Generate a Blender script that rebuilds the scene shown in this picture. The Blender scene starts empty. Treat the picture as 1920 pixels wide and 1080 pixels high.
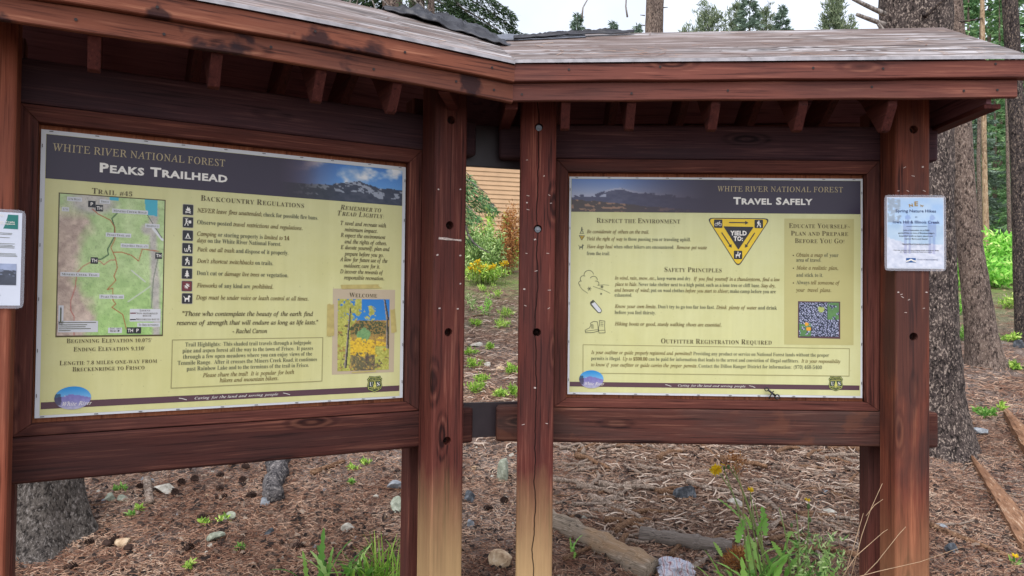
import bpy, bmesh, math, random
import numpy as np
from mathutils import Matrix, Vector
from mathutils.geometry import tessellate_polygon

S = bpy.context.scene
COL = S.collection
R = math.radians

# ---------------------------------------------------------------- camera
EYE = 1.5
FPX, PITCH, ROLL = 1381.04, 0.019767, 0.011039
cd = bpy.data.cameras.new('camera')
cd.sensor_width = 36.0
cd.lens = FPX / 1920 * 36.0
cd.clip_start = 0.05
cd.clip_end = 2000
cam = bpy.data.objects.new('camera', cd)
cam.matrix_world = Matrix.Translation((0, 0, EYE)) @ Matrix.Rotation(R(90) + PITCH, 4, 'X') @ Matrix.Rotation(ROLL, 4, 'Z')
COL.objects.link(cam)
S.camera = cam

# ---------------------------------------------------------------- sky, sun, exposure
SUN_EL, SUN_AZ = 57.0, 200.0          # degrees; azimuth measured clockwise from +Y (behind the viewer's left shoulder)
wd = bpy.data.worlds.new('World')
S.world = wd
wd.use_nodes = True
wn, wl = wd.node_tree.nodes, wd.node_tree.links
bg = wn['Background']
sky = wn.new('ShaderNodeTexSky')
sky.sky_type = 'NISHITA'
sky.sun_disc = False
sky.sun_elevation = R(SUN_EL)
sky.sun_rotation = R(SUN_AZ)
sky.altitude = 2900
sky.air_density = 1.0
sky.dust_density = 4.0
hs = wn.new('ShaderNodeHueSaturation')
hs.inputs['Saturation'].default_value = 0.30
hs.inputs['Value'].default_value = 1.25
wl.new(sky.outputs[0], hs.inputs['Color'])
tc = wn.new('ShaderNodeTexCoord')
cn = wn.new('ShaderNodeTexNoise')
cn.inputs['Scale'].default_value = 2.6
cn.inputs['Detail'].default_value = 5
cn.inputs['Roughness'].default_value = 0.55
wl.new(tc.outputs['Generated'], cn.inputs['Vector'])
cr = wn.new('ShaderNodeMapRange')
cr.inputs['From Min'].default_value = 0.3
cr.inputs['From Max'].default_value = 0.7
cr.inputs['To Min'].default_value = 0.78
cr.inputs['To Max'].default_value = 1.2
wl.new(cn.outputs['Fac'], cr.inputs['Value'])
mm = wn.new('ShaderNodeMix')
mm.data_type = 'RGBA'
mm.blend_type = 'MULTIPLY'
mm.inputs['Factor'].default_value = 1.0
wl.new(hs.outputs[0], mm.inputs[6])
wl.new(cr.outputs[0], mm.inputs[7])
# an overcast sky is brighter overhead than at the horizon
sx = wn.new('ShaderNodeSeparateXYZ'); wl.new(tc.outputs['Generated'], sx.inputs[0])
zr = wn.new('ShaderNodeMapRange')
for k_, v_ in (('From Min', 0.0), ('From Max', 0.8), ('To Min', 0.60), ('To Max', 1.72)): zr.inputs[k_].default_value = v_
wl.new(sx.outputs['Z'], zr.inputs['Value'])
m2 = wn.new('ShaderNodeMix'); m2.data_type = 'RGBA'; m2.blend_type = 'MULTIPLY'; m2.inputs['Factor'].default_value = 1.0
wl.new(mm.outputs[2], m2.inputs[6]); wl.new(zr.outputs[0], m2.inputs[7])
wl.new(m2.outputs[2], bg.inputs['Color'])
bg.inputs['Strength'].default_value = 0.15

sd = bpy.data.lights.new('sun', 'SUN')
sd.energy = 1.3
sd.angle = R(40)
sd.color = (1.0, 0.97, 0.93)
so = bpy.data.objects.new('sun', sd)
so.rotation_euler = (R(90 - SUN_EL), 0, R(180 - SUN_AZ))
so.location = (-4, -6, 12)
COL.objects.link(so)

S.view_settings.view_transform = 'Standard'
S.view_settings.look = 'None'
S.view_settings.exposure = 0.9
S.view_settings.gamma = 1.0
S.view_settings.use_curve_mapping = False

# ---------------------------------------------------------------- small helpers
rng = random.Random(7)
nrng = np.random.RandomState(11)

def lin(r, g, b, k=1.0):
    f = lambda c: ((c / 255.0) / 12.92 if c / 255.0 <= 0.04045 else ((c / 255.0 + 0.055) / 1.055) ** 2.4)
    return (f(r) * k, f(g) * k, f(b) * k, 1.0)

PK = 1.0                                # print colours: photo value -> albedo
def tag(o, label=None, cat=None, group=None, kind=None):
    if label: o['label'] = label
    if cat: o['category'] = cat
    if group: o['group'] = group
    if kind: o['kind'] = kind
    return o

def empty(name, loc, label=None, cat=None, group=None, rz=0.0):
    o = bpy.data.objects.new(name, None)
    o.empty_display_size = 0.1
    o.location = loc
    o.rotation_euler = (0, 0, rz)
    COL.objects.link(o)
    return tag(o, label, cat, group)

def link_mesh(name, me, mats=(), parent=None, loc=None, smooth=False):
    o = bpy.data.objects.new(name, me)
    COL.objects.link(o)
    for m in (mats if isinstance(mats, (list, tuple)) else [mats]):
        me.materials.append(m)
    if parent is not None: o.parent = parent
    if loc is not None: o.location = loc
    if smooth:
        me.polygons.foreach_set('use_smooth', [True] * len(me.polygons))
    return o

def mesh_np(name, verts, faces):
    me = bpy.data.meshes.new(name)
    me.from_pydata([tuple(v) for v in verts], [], [tuple(f) for f in faces])
    me.update()
    return me

def quads_mesh(name, V):
    """V: (n, k, 3) array of separate k-gons."""
    n, k, _ = V.shape
    me = bpy.data.meshes.new(name)
    me.vertices.add(n * k)
    me.vertices.foreach_set('co', V.reshape(-1).astype(np.float32))
    me.loops.add(n * k)
    me.loops.foreach_set('vertex_index', np.arange(n * k, dtype=np.int32))
    me.polygons.add(n)
    me.polygons.foreach_set('loop_start', np.arange(0, n * k, k, dtype=np.int32))
    me.polygons.foreach_set('loop_total', np.full(n, k, dtype=np.int32))
    me.update(calc_edges=True)
    return me

def dup(root, loc=None, rz=None, label=None, group=None, scale=None):
    r = root.copy(); COL.objects.link(r)
    if loc is not None: r.location = loc
    if rz is not None: r.rotation_euler = (r.rotation_euler[0], r.rotation_euler[1], rz)
    if label: r['label'] = label
    if group: r['group'] = group
    if scale: r.scale = scale if isinstance(scale, tuple) else (scale,) * 3
    for ch in list(root.children):
        c = ch.copy(); COL.objects.link(c); c.parent = r
        for g in ch.children:
            d = g.copy(); COL.objects.link(d); d.parent = c
    return r

# value noise (numpy) -----------------------------------------------------
def vnoise(x, y, seed=0):
    x = np.asarray(x, float); y = np.asarray(y, float)
    xi = np.floor(x).astype(np.int64); yi = np.floor(y).astype(np.int64)
    xf = x - xi; yf = y - yi
    xf = xf * xf * (3 - 2 * xf); yf = yf * yf * (3 - 2 * yf)
    def h(a, b):
        n = (a * 374761393 + b * 668265263 + seed * 974711) & 0x7fffffff
        n = ((n ^ (n >> 13)) * 1274126177) & 0x7fffffff
        return ((n ^ (n >> 16)) & 0xffff) / 65535.0
    a = h(xi, yi) * (1 - xf) + h(xi + 1, yi) * xf
    b = h(xi, yi + 1) * (1 - xf) + h(xi + 1, yi + 1) * xf
    return a * (1 - yf) + b * yf

def fbm(x, y, o=4, seed=0):
    t = 0; a = 0.5; s = 0
    for i in range(o):
        t = t + a * vnoise(x * 2 ** i, y * 2 ** i, seed + i * 17); s += a; a *= 0.5
    return t / s

# ---------------------------------------------------------------- materials
def new_mat(name, rough=0.7, spec=0.3):
    m = bpy.data.materials.new(name)
    m.use_nodes = True
    b = m.node_tree.nodes['Principled BSDF']
    b.inputs['Roughness'].default_value = rough
    b.inputs['Specular IOR Level'].default_value = spec
    return m, m.node_tree.nodes, m.node_tree.links, b

def flat_mat(name, col, rough=0.6, spec=0.3, var=0.06, scale=30.0):
    m, n, l, b = new_mat(name, rough, spec)
    t = n.new('ShaderNodeTexCoord')
    ns = n.new('ShaderNodeTexNoise'); ns.inputs['Scale'].default_value = scale; ns.inputs['Detail'].default_value = 4
    l.new(t.outputs['Object'], ns.inputs['Vector'])
    r = n.new('ShaderNodeValToRGB')
    r.color_ramp.elements[0].position = 0.3; r.color_ramp.elements[1].position = 0.7
    r.color_ramp.elements[0].color = (*[c * (1 - var) for c in col[:3]], 1)
    r.color_ramp.elements[1].color = (*[min(1, c * (1 + var)) for c in col[:3]], 1)
    l.new(ns.outputs['Fac'], r.inputs[0]); l.new(r.outputs[0], b.inputs['Base Color'])
    return m

def sheet_mat(name, col):
    """Printed plastic sheet: faint mottling, run-off streaks and specks of dirt."""
    m, n, l, b = new_mat(name, 0.36, 0.4)
    t = n.new('ShaderNodeTexCoord')
    def nz_(sc, det, ro):
        mp = n.new('ShaderNodeMapping'); mp.inputs['Scale'].default_value = sc; l.new(t.outputs['Object'], mp.inputs['Vector'])
        x = n.new('ShaderNodeTexNoise'); x.inputs['Scale'].default_value = 1.0; x.inputs['Detail'].default_value = det; x.inputs['Roughness'].default_value = ro
        l.new(mp.outputs[0], x.inputs['Vector']); return x.outputs['Fac']
    c = node_mix(n, l, 1.0, col, ramp_out(n, l, nz_((3.2, 3.2, 3.2), 5, 0.6), [(0.3, (0.93, 0.92, 0.84)), (0.7, (1.05, 1.06, 1.14))]), 'MULTIPLY')
    c = node_mix(n, l, 1.0, c, ramp_out(n, l, nz_((26, 1, 1.1), 4, 0.6), [(0.3, (0.955, 0.955, 0.95)), (0.7, (1.035, 1.035, 1.04))]), 'MULTIPLY')
    sp = node_range(n, l, nz_((120, 120, 120), 2, 0.5), 0.70, 0.76)
    c = node_mix(n, l, node_math(n, l, 'MULTIPLY', sp, 0.45), c, (0.16, 0.13, 0.07))
    l.new(c, b.inputs['Base Color'])
    l.new(node_range(n, l, nz_((7, 7, 7), 4, 0.6), 0.3, 0.7, 0.28, 0.46), b.inputs['Roughness'])
    return m

def ramp(n, stops):
    r = n.new('ShaderNodeValToRGB')
    e = r.color_ramp.elements
    while len(e) < len(stops): e.new(0.5)
    for el, (p, c) in zip(e, stops):
        el.position = p; el.color = (*c[:3], 1)
    return r

def node_mix(n, l, fac, a, b, blend='MIX'):
    x = n.new('ShaderNodeMix'); x.data_type = 'RGBA'; x.blend_type = blend
    for sock, v in ((x.inputs[0], fac), (x.inputs[6], a), (x.inputs[7], b)):
        if hasattr(v, 'links') or isinstance(v, bpy.types.NodeSocket): l.new(v, sock)
        elif isinstance(v, (int, float)): sock.default_value = v
        else: sock.default_value = (*v[:3], 1)
    return x.outputs[2]

def node_math(n, l, op, a, b=None, clamp=False):
    x = n.new('ShaderNodeMath'); x.operation = op; x.use_clamp = clamp
    for i, v in enumerate((a, b)):
        if v is None: continue
        if isinstance(v, bpy.types.NodeSocket): l.new(v, x.inputs[i])
        else: x.inputs[i].default_value = v
    return x.outputs[0]

def node_range(n, l, v, a, b, c=0.0, d=1.0):
    x = n.new('ShaderNodeMapRange')
    l.new(v, x.inputs['Value'])
    for k, q in (('From Min', a), ('From Max', b), ('To Min', c), ('To Max', d)): x.inputs[k].default_value = q
    return x.outputs[0]

def wood_mat(name, dark, mid, light, patch=None, patch_amt=0.5, grain=30, knots=True, fade=None, crack=False, rough=0.62, bump=0.35,
             patch_scale=(1.3, 5, 5), patch_pos=(0.45, 0.62), stain=None, spec=0.12, rpos=(0.38, 0.48, 0.53, 0.66)):
    """Timber; grain runs along the object's local X."""
    m, n, l, b = new_mat(name, rough, spec)
    t = n.new('ShaderNodeTexCoord')
    oi = n.new('ShaderNodeObjectInfo')
    rv = n.new('ShaderNodeCombineXYZ')
    for i, k in enumerate((37.0, 91.0, 53.0)):
        l.new(node_math(n, l, 'MULTIPLY', oi.outputs['Random'], k), rv.inputs[i])
    off = n.new('ShaderNodeVectorMath'); off.operation = 'ADD'
    l.new(t.outputs['Object'], off.inputs[0]); l.new(rv.outputs[0], off.inputs[1])
    def mapped(sc):
        x = n.new('ShaderNodeMapping'); x.inputs['Scale'].default_value = sc
        l.new(off.outputs[0], x.inputs['Vector']); return x.outputs[0]
    def noise(sc, detail=5, dist=0.0, rough_=0.55):
        x = n.new('ShaderNodeTexNoise'); x.inputs['Scale'].default_value = 1.0
        x.inputs['Detail'].default_value = detail; x.inputs['Distortion'].default_value = dist
        x.inputs['Roughness'].default_value = rough_
        l.new(mapped(sc), x.inputs['Vector']); return x.outputs['Fac']
    g1 = noise((1.6, grain, grain), 6, 0.7)
    g2 = noise((5, grain * 6, grain * 6), 3, 0.2)
    g3 = noise((2.2, grain * 2.6, grain * 2.6), 4, 0.5, 0.65)
    g = node_math(n, l, 'ADD', node_math(n, l, 'MULTIPLY', g1, 0.24), node_math(n, l, 'ADD', node_math(n, l, 'MULTIPLY', g2, 0.38), node_math(n, l, 'MULTIPLY', g3, 0.38)))
    kn = None
    if knots:
        v = n.new('ShaderNodeTexVoronoi'); v.inputs['Scale'].default_value = 1.0
        l.new(mapped((2.1, 7.5, 7.5)), v.inputs['Vector'])
        kn = node_range(n, l, v.outputs['Distance'], 0.10, 0.26, 1.0, 0.0)
        ring = node_math(n, l, 'SINE', node_math(n, l, 'MULTIPLY', v.outputs['Distance'], 55.0))
        g = node_math(n, l, 'ADD', g, node_math(n, l, 'MULTIPLY', node_math(n, l, 'MULTIPLY', kn, ring), 0.12))
    rp = ramp(n, [(rpos[0], dark), (rpos[1], mid), (rpos[2], mid), (rpos[3], light)])
    l.new(g, rp.inputs[0])
    c = rp.outputs[0]
    bl = noise((0.9, 3.0, 3.0), 3)
    c = node_mix(n, l, 1.0, c, ramp_out(n, l, bl, [(0.3, (0.82, 0.80, 0.80)), (0.7, (1.16, 1.13, 1.10))]), 'MULTIPLY')
    ck = node_range(n, l, noise((0.9, grain * 1.7, grain * 1.7), 4, 0.25, 0.5), 0.335, 0.29)
    c = node_mix(n, l, node_math(n, l, 'MULTIPLY', ck, 0.5), c, [x * 0.35 for x in dark[:3]])
    if kn is not None:
        c = node_mix(n, l, node_math(n, l, 'MULTIPLY', kn, 0.45), c, [x * 0.55 for x in dark[:3]])
    if patch:
        pm = node_range(n, l, node_math(n, l, 'ADD', noise(patch_scale, 5, 0.3), node_math(n, l, 'MULTIPLY', g2, 0.12)), patch_pos[0] + .06, patch_pos[1] + .06)
        c = node_mix(n, l, node_math(n, l, 'MULTIPLY', pm, patch_amt), c, patch)
    if stain:
        pm = node_range(n, l, node_math(n, l, 'ADD', noise((4.2, 1.0, 5.0), 4, 0.4), node_math(n, l, 'MULTIPLY', g1, 0.16)), 0.63, 0.68)
        c = node_mix(n, l, node_math(n, l, 'MULTIPLY', pm, 0.85 if sum(stain[:3]) < .1 else 0.5), c, stain)
    geo = n.new('ShaderNodeNewGeometry')
    sp = n.new('ShaderNodeSeparateXYZ'); l.new(geo.outputs['Position'], sp.inputs[0])
    if fade:
        z0, z1, fcol = fade
        zz = node_math(n, l, 'ADD', sp.outputs['Z'], node_math(n, l, 'MULTIPLY', node_math(n, l, 'SUBTRACT', noise((3.5, 14, 14), 4), 0.5), 0.26))
        fm = node_range(n, l, zz, z0, z1, 1.0, 0.0)
        gg = ramp_out(n, l, g, [(0.3, [x * 0.8 for x in fcol[:3]]), (0.7, [x * 1.14 for x in fcol[:3]])])
        c = node_mix(n, l, node_math(n, l, 'MULTIPLY', fm, 0.93), c, gg)
    h = g
    if crack:
        so_ = n.new('ShaderNodeSeparateXYZ'); l.new(t.outputs['Object'], so_.inputs[0])
        w = n.new('ShaderNodeTexNoise'); w.inputs['Scale'].default_value = 1.0; w.inputs['Detail'].default_value = 4
        mp = n.new('ShaderNodeMapping'); mp.inputs['Scale'].default_value = (4.5, 0.0, 0.0); l.new(t.outputs['Object'], mp.inputs['Vector']); l.new(mp.outputs[0], w.inputs['Vector'])
        ln = node_math(n, l, 'MULTIPLY', node_math(n, l, 'SUBTRACT', w.outputs['Fac'], 0.5), 0.05)
        dd = node_math(n, l, 'ABSOLUTE', node_math(n, l, 'SUBTRACT', so_.outputs['Z'], ln))
        cm = node_range(n, l, dd, 0.0012, 0.0032, 1.0, 0.0)
        c = node_mix(n, l, node_math(n, l, 'MULTIPLY', cm, 0.92), c, (0.008, 0.004, 0.003))
        h = node_math(n, l, 'SUBTRACT', g, node_math(n, l, 'MULTIPLY', cm, 1.5))
    hs_ = n.new('ShaderNodeHueSaturation'); hs_.inputs['Saturation'].default_value = 0.96; l.new(c, hs_.inputs['Color'])
    l.new(hs_.outputs[0], b.inputs['Base Color'])
    bp = n.new('ShaderNodeBump'); bp.inputs['Strength'].default_value = bump; bp.inputs['Distance'].default_value = 0.004
    l.new(h, bp.inputs['Height']); l.new(bp.outputs[0], b.inputs['Normal'])
    l.new(node_range(n, l, g1, 0.3, 0.7, rough, rough + 0.22), b.inputs['Roughness'])
    return m

def ramp_out(n, l, v, stops):
    r = ramp(n, stops); l.new(v, r.inputs[0]); return r.outputs[0]

def attr_mat(name, attr='Col', rough=0.5, spec=0.3, coat=0.0):
    m, n, l, b = new_mat(name, rough, spec)
    a = n.new('ShaderNodeAttribute'); a.attribute_name = attr
    l.new(a.outputs['Color'], b.inputs['Base Color'])
    return m

def island_mat(name, stops, rough=0.8, spec=0.2, transl=0.0, noise_scale=0.0):
    """Colour varies from leaf to leaf (random per island), plus clumps."""
    m, n, l, b = new_mat(name, rough, spec)
    g = n.new('ShaderNodeNewGeometry')
    v = g.outputs['Random Per Island']
    if noise_scale:
        t = n.new('ShaderNodeTexNoise'); t.inputs['Scale'].default_value = noise_scale; t.inputs['Detail'].default_value = 3
        l.new(g.outputs['Position'], t.inputs['Vector'])
        v = node_math(n, l, 'ADD', node_math(n, l, 'MULTIPLY', v, 0.6), node_math(n, l, 'MULTIPLY', node_range(n, l, t.outputs['Fac'], 0.3, 0.7), 0.4))
    r = ramp(n, stops); l.new(v, r.inputs[0])
    l.new(r.outputs[0], b.inputs['Base Color'])
    if transl:
        tr = n.new('ShaderNodeBsdfTranslucent'); l.new(r.outputs[0], tr.inputs['Color'])
        mx = n.new('ShaderNodeMixShader'); mx.inputs[0].default_value = transl
        l.new(b.outputs[0], mx.inputs[1]); l.new(tr.outputs[0], mx.inputs[2])
        l.new(mx.outputs[0], n['Material Output'].inputs['Surface'])
    return m

def bark_mat(name, dark, mid, light, scale=22, stretch=0.35, bump=1.0):
    """Scaly bark: fine flakes over coarser ridges, stretched along the trunk."""
    m, n, l, b = new_mat(name, 0.92, 0.12)
    t = n.new('ShaderNodeTexCoord')
    mp = n.new('ShaderNodeMapping'); mp.inputs['Scale'].default_value = (1, 1, stretch); l.new(t.outputs['Object'], mp.inputs['Vector'])
    def nz_(sc, det, ro, dist=0.0):
        x = n.new('ShaderNodeTexNoise'); x.inputs['Scale'].default_value = sc; x.inputs['Detail'].default_value = det; x.inputs['Roughness'].default_value = ro; x.inputs['Distortion'].default_value = dist
        l.new(mp.outputs[0], x.inputs['Vector']); return x.outputs['Fac']
    a = nz_(scale * 0.45, 4, 0.6, 0.6); f = nz_(scale * 1.5, 5, 0.72, 0.4); g = nz_(scale * 4.0, 2, 0.6)
    rid = node_math(n, l, 'ABSOLUTE', node_math(n, l, 'SUBTRACT', a, 0.5))
    rid = node_range(n, l, rid, 0.0, 0.10)
    hh = node_math(n, l, 'ADD', node_math(n, l, 'MULTIPLY', f, 0.62), node_math(n, l, 'ADD', node_math(n, l, 'MULTIPLY', g, 0.28), node_math(n, l, 'MULTIPLY', rid, 0.10)))
    r = ramp(n, [(0.40, dark), (0.50, mid), (0.58, mid), (0.68, light)])
    l.new(hh, r.inputs[0])
    c = node_mix(n, l, 1.0, r.outputs[0], ramp_out(n, l, nz_(scale * 0.12, 4, 0.6), [(0.3, (0.72, 0.72, 0.75)), (0.7, (1.25, 1.22, 1.18))]), 'MULTIPLY')
    fk = node_math(n, l, 'MULTIPLY', node_range(n, l, nz_(scale * 2.4, 2, 0.5, 0.3), 0.56, 0.63), 0.6)
    c = node_mix(n, l, fk, c, light)
    dk_ = node_math(n, l, 'MULTIPLY', node_range(n, l, nz_(scale * 1.1, 3, 0.6, 0.3), 0.44, 0.36), 0.75)
    c = node_mix(n, l, dk_, c, [x * 0.6 for x in dark[:3]])
    l.new(c, b.inputs['Base Color'])
    bp = n.new('ShaderNodeBump'); bp.inputs['Strength'].default_value = bump; bp.inputs['Distance'].default_value = 0.02
    l.new(hh, bp.inputs['Height']); l.new(bp.outputs[0], b.inputs['Normal'])
    return m

M = {}
M['post'] = wood_mat('stained_post', lin(44, 22, 20), lin(92, 46, 38), lin(138, 84, 68), fade=(0.42, 0.88, lin(170, 138, 94)), patch=lin(56, 36, 35), patch_amt=0.5)
M['post_crack'] = wood_mat('stained_cracked_post', lin(44, 22, 20), lin(92, 45, 38), lin(138, 82, 66), fade=(0.40, 0.86, lin(174, 142, 98)), crack=True, patch=lin(56, 36, 35), patch_amt=0.45)
M['post_red'] = wood_mat('stained_red_post', lin(54, 26, 20), lin(112, 58, 42), lin(156, 94, 66), fade=(0.25, 0.78, lin(160, 112, 76)), patch=lin(58, 42, 40), patch_amt=0.7, patch_pos=(0.42, 0.56))
M['post_orange'] = wood_mat('stained_orange_post', lin(84, 40, 28), lin(138, 74, 52), lin(176, 108, 80), patch=lin(92, 54, 44), patch_amt=0.5)
M['rail'] = wood_mat('stained_rail', lin(36, 18, 16), lin(76, 40, 34), lin(126, 78, 60), patch=lin(58, 38, 36), patch_amt=0.5, grain=30)
M['rail_dark'] = wood_mat('dark_stained_veiled_rail', lin(40, 27, 32), lin(74, 48, 52), lin(112, 78, 76), patch=lin(54, 41, 47), patch_amt=0.6, grain=30)  # darker stain, with the purple lens veil under the eaves mixed into the colour
M['rail_worn'] = wood_mat('worn_rail', lin(36, 22, 21), lin(78, 44, 37), lin(134, 92, 74), patch=lin(70, 56, 52), patch_amt=0.6, grain=30, stain=lin(100, 60, 44))
M['frame'] = wood_mat('stained_frame', lin(46, 23, 21), lin(92, 50, 42), lin(142, 88, 70), patch=lin(58, 39, 37), patch_amt=0.5, grain=34)
M['fascia'] = wood_mat('fascia_stain', lin(64, 34, 28), lin(122, 70, 52), lin(164, 108, 82), patch=lin(88, 54, 46), patch_amt=0.6, stain=lin(40, 28, 32), grain=22)
M['fascia_b'] = wood_mat('fascia_board', lin(66, 36, 32), lin(112, 64, 54), lin(158, 100, 80), patch=lin(82, 52, 48), patch_amt=0.6, grain=24)
M['backing'] = wood_mat('backing_boards', lin(110, 60, 40), lin(156, 92, 62), lin(186, 122, 88), grain=24)
M['soffit'] = wood_mat('soffit_wood', lin(84, 54, 62), lin(118, 80, 86), lin(136, 96, 98), grain=18, knots=False)  # stained wood, colour lifted towards purple to imitate lens veil under the roof
M['rafter'] = wood_mat('rafter_wood', lin(50, 24, 22), lin(78, 38, 34), lin(100, 54, 46), grain=26, knots=False)  # same stain as the other timber, darkened to put eave shade into the colour
M['deck'] = wood_mat('weathered_plywood', lin(52, 38, 34), lin(102, 91, 86), lin(178, 174, 176), patch=lin(100, 76, 64), patch_amt=0.65, rpos=(0.415, 0.475, 0.495, 0.565), grain=9, knots=True,
                     rough=0.45, bump=0.6, patch_scale=(0.6, 7, 7), patch_pos=(0.46, 0.56), spec=0.4)
M['edge'] = flat_mat('plywood_edge', lin(158, 154, 157), 0.6, 0.3, 0.25, 25)
M['steel'] = flat_mat('dark_painted_plate', lin(52, 42, 46), 0.45, 0.4, 0.2, 12)
M['bolt'] = flat_mat('galvanised_bolt', lin(120, 120, 124), 0.35, 0.6, 0.2, 300); M['bolt'].node_tree.nodes['Principled BSDF'].inputs['Metallic'].default_value = 0.85
M['hole'] = flat_mat('bored_wood', lin(40, 26, 23), 0.9, 0.1, 0.25, 120)
M['staple'] = flat_mat('staple_metal', lin(70, 62, 60), 0.4, 0.5, 0.3, 200)
M['staple_white'] = flat_mat('paper_scrap', lin(176, 160, 152), 0.8, 0.2, 0.3, 200)
M['nail'] = flat_mat('dark_nail', lin(38, 26, 24), 0.6, 0.4, 0.2, 200)
M['felt'] = flat_mat('roofing_felt', lin(44, 43, 48), 0.45, 0.4, 0.35, 18)
M['felt_light'] = flat_mat('roofing_felt_worn', lin(92, 95, 104), 0.5, 0.45, 0.25, 14)
# ---------------------------------------------------------------- kiosk frames: u along the board, n towards the viewer, w up from the panel's top edge
ZTOP = EYE + 0.5315
FRM = {'L': (np.array([-1.4924, 2.3169]), 0.5077), 'R': (np.array([0.2361, 3.0821]), -0.019)}
def fpos(fr, u, n, w):
    o, a = FRM[fr]
    return Vector((o[0] + u * math.cos(a) + n * math.sin(a), o[1] + u * math.sin(a) - n * math.cos(a), ZTOP + w))

def fmat(fr, grain, c):
    a = FRM[fr][1]
    U = Vector((math.cos(a), math.sin(a), 0)); Y = Vector((-math.sin(a), math.cos(a), 0)); Z = Vector((0, 0, 1))
    ax = {'u': (U, Y, Z), 'w': (Z, Y, -U), 'n': (-Y, U, Z)}[grain]
    m = Matrix.Identity(4)
    for i in range(3):
        for j in range(3): m[j][i] = ax[i][j]
    m.translation = fpos(fr, *c)
    return m

def child(o, parent):
    mw = o.matrix_world.copy()
    o.parent = parent
    o.matrix_parent_inverse = parent_world(parent).inverted()
    return o

def parent_world(p):
    m = p.matrix_basis.copy()
    if p.parent is not None:
        return parent_world(p.parent) @ p.matrix_parent_inverse @ m
    return m

def prism(name, fr, pts, plane, lo, hi, grain, mat, parent, bevel=0.004, seg=2, cuts=None):
    """Polygon pts in a plane of the frame ('un','uw','nw') extruded along the third axis."""
    k = {'un': (0, 1, 2), 'uw': (0, 2, 1), 'nw': (1, 2, 0)}[plane]
    def p3(p, e):
        v = [0, 0, 0]; v[k[0]] = p[0]; v[k[1]] = p[1]; v[k[2]] = e; return v
    V = [p3(p, lo) for p in pts] + [p3(p, hi) for p in pts]
    c = [sum(v[i] for v in V) / len(V) for i in range(3)]
    mw = fmat(fr, grain, c); inv = mw.inverted()
    bm = bmesh.new()
    vs = [bm.verts.new(inv @ fpos(fr, *v)) for v in V]
    q = len(pts)
    bm.faces.new(vs[:q]); bm.faces.new(vs[q:][::-1])
    for i in range(q): bm.faces.new((vs[i], vs[i + q], vs[(i + 1) % q + q], vs[(i + 1) % q]))
    bmesh.ops.recalc_face_normals(bm, faces=bm.faces)
    if bevel:
        bmesh.ops.bevel(bm, geom=bm.edges[:], offset=bevel, segments=seg, profile=0.5, affect='EDGES', clamp_overlap=True)
    me = bpy.data.meshes.new(name); bm.to_mesh(me); bm.free()
    o = link_mesh(name, me, mat)
    o.matrix_basis = mw
    if cuts:
        md = o.modifiers.new('bore', 'BOOLEAN'); md.operation = 'DIFFERENCE'; md.solver = 'EXACT'
        cb = bmesh.new()
        for (u, n, w, r, dp) in cuts:
            q2 = bmesh.ops.create_cone(cb, cap_ends=True, segments=20, radius1=r, radius2=r, depth=dp * 2)
            for v in q2['verts']:
                x, y, z = v.co
                v.co = inv @ fpos(fr, u + x, n + z, w + y)
        bmesh.ops.recalc_face_normals(cb, faces=cb.faces)
        cm = bpy.data.meshes.new('cut'); cb.to_mesh(cm); cb.free()
        co = bpy.data.objects.new('cut', cm); COL.objects.link(co)
        co.matrix_basis = mw
        md.object = co
        bpy.context.view_layer.update()
        dg = bpy.context.evaluated_depsgraph_get()
        nm = bpy.data.meshes.new_from_object(o.evaluated_get(dg))
        o.modifiers.clear(); o.data = nm; nm.name = name
        bpy.data.objects.remove(co)
    if parent is not None: child(o, parent)
    return o

def box(name, fr, u, n, w, grain, mat, parent, bevel=0.004, **k):
    return prism(name, fr, [(u[0], w[0]), (u[1], w[0]), (u[1], w[1]), (u[0], w[1])], 'uw', n[0], n[1], grain, mat, parent, bevel, **k)

# ---------------------------------------------------------------- the kiosk
kiosk = empty('trailhead_kiosk', (-0.1, 3.2, 0.0), 'brown stained timber trailhead kiosk with two angled bays under one plank roof', 'kiosk')
WB = -ZTOP - 0.25                        # below the ground
uL = lambda n: 1.587 - 0.27 * n          # valley line in each frame
uR = lambda n: -0.342 + 0.27 * n

def staple_at(fr, u, n, w, parent, size=0.011, mat=None, rot=0.0, th=0.0022):
    bm = bmesh.new()
    bmesh.ops.create_cube(bm, size=1.0)
    for v in bm.verts: v.co = Vector((v.co.x * size, v.co.y * 0.0016, v.co.z * th))
    me = bpy.data.meshes.new('staple'); bm.to_mesh(me); bm.free()
    o = link_mesh('staple', me, mat or M['staple'])
    o.matrix_basis = fmat(fr, 'u', (u, n + 0.0006, w)) @ Matrix.Rotation(rot, 4, 'Y')
    return child(o, parent)

def bolt_in(fr, u, n, w, parent):
    bm = bmesh.new()
    bmesh.ops.create_cone(bm, cap_ends=True, segments=24, radius1=0.0120, radius2=0.0120, depth=0.003)
    q = bmesh.ops.create_cone(bm, cap_ends=True, segments=6, radius1=0.0085, radius2=0.0078, depth=0.007)
    for v in q['verts']: v.co.z += 0.005
    q = bmesh.ops.create_cone(bm, cap_ends=True, segments=12, radius1=0.0045, radius2=0.004, depth=0.006)
    for v in q['verts']: v.co.z += 0.0105
    for v in bm.verts: v.co = Vector((v.co.x, -v.co.z, v.co.y))
    bmesh.ops.recalc_face_normals(bm, faces=bm.faces)
    me = bpy.data.meshes.new('bolt'); bm.to_mesh(me); bm.free()
    o = link_mesh('bolt', me, M['bolt'])
    o.matrix_basis = fmat(fr, 'u', (u, n, w))
    return child(o, parent)

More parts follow.
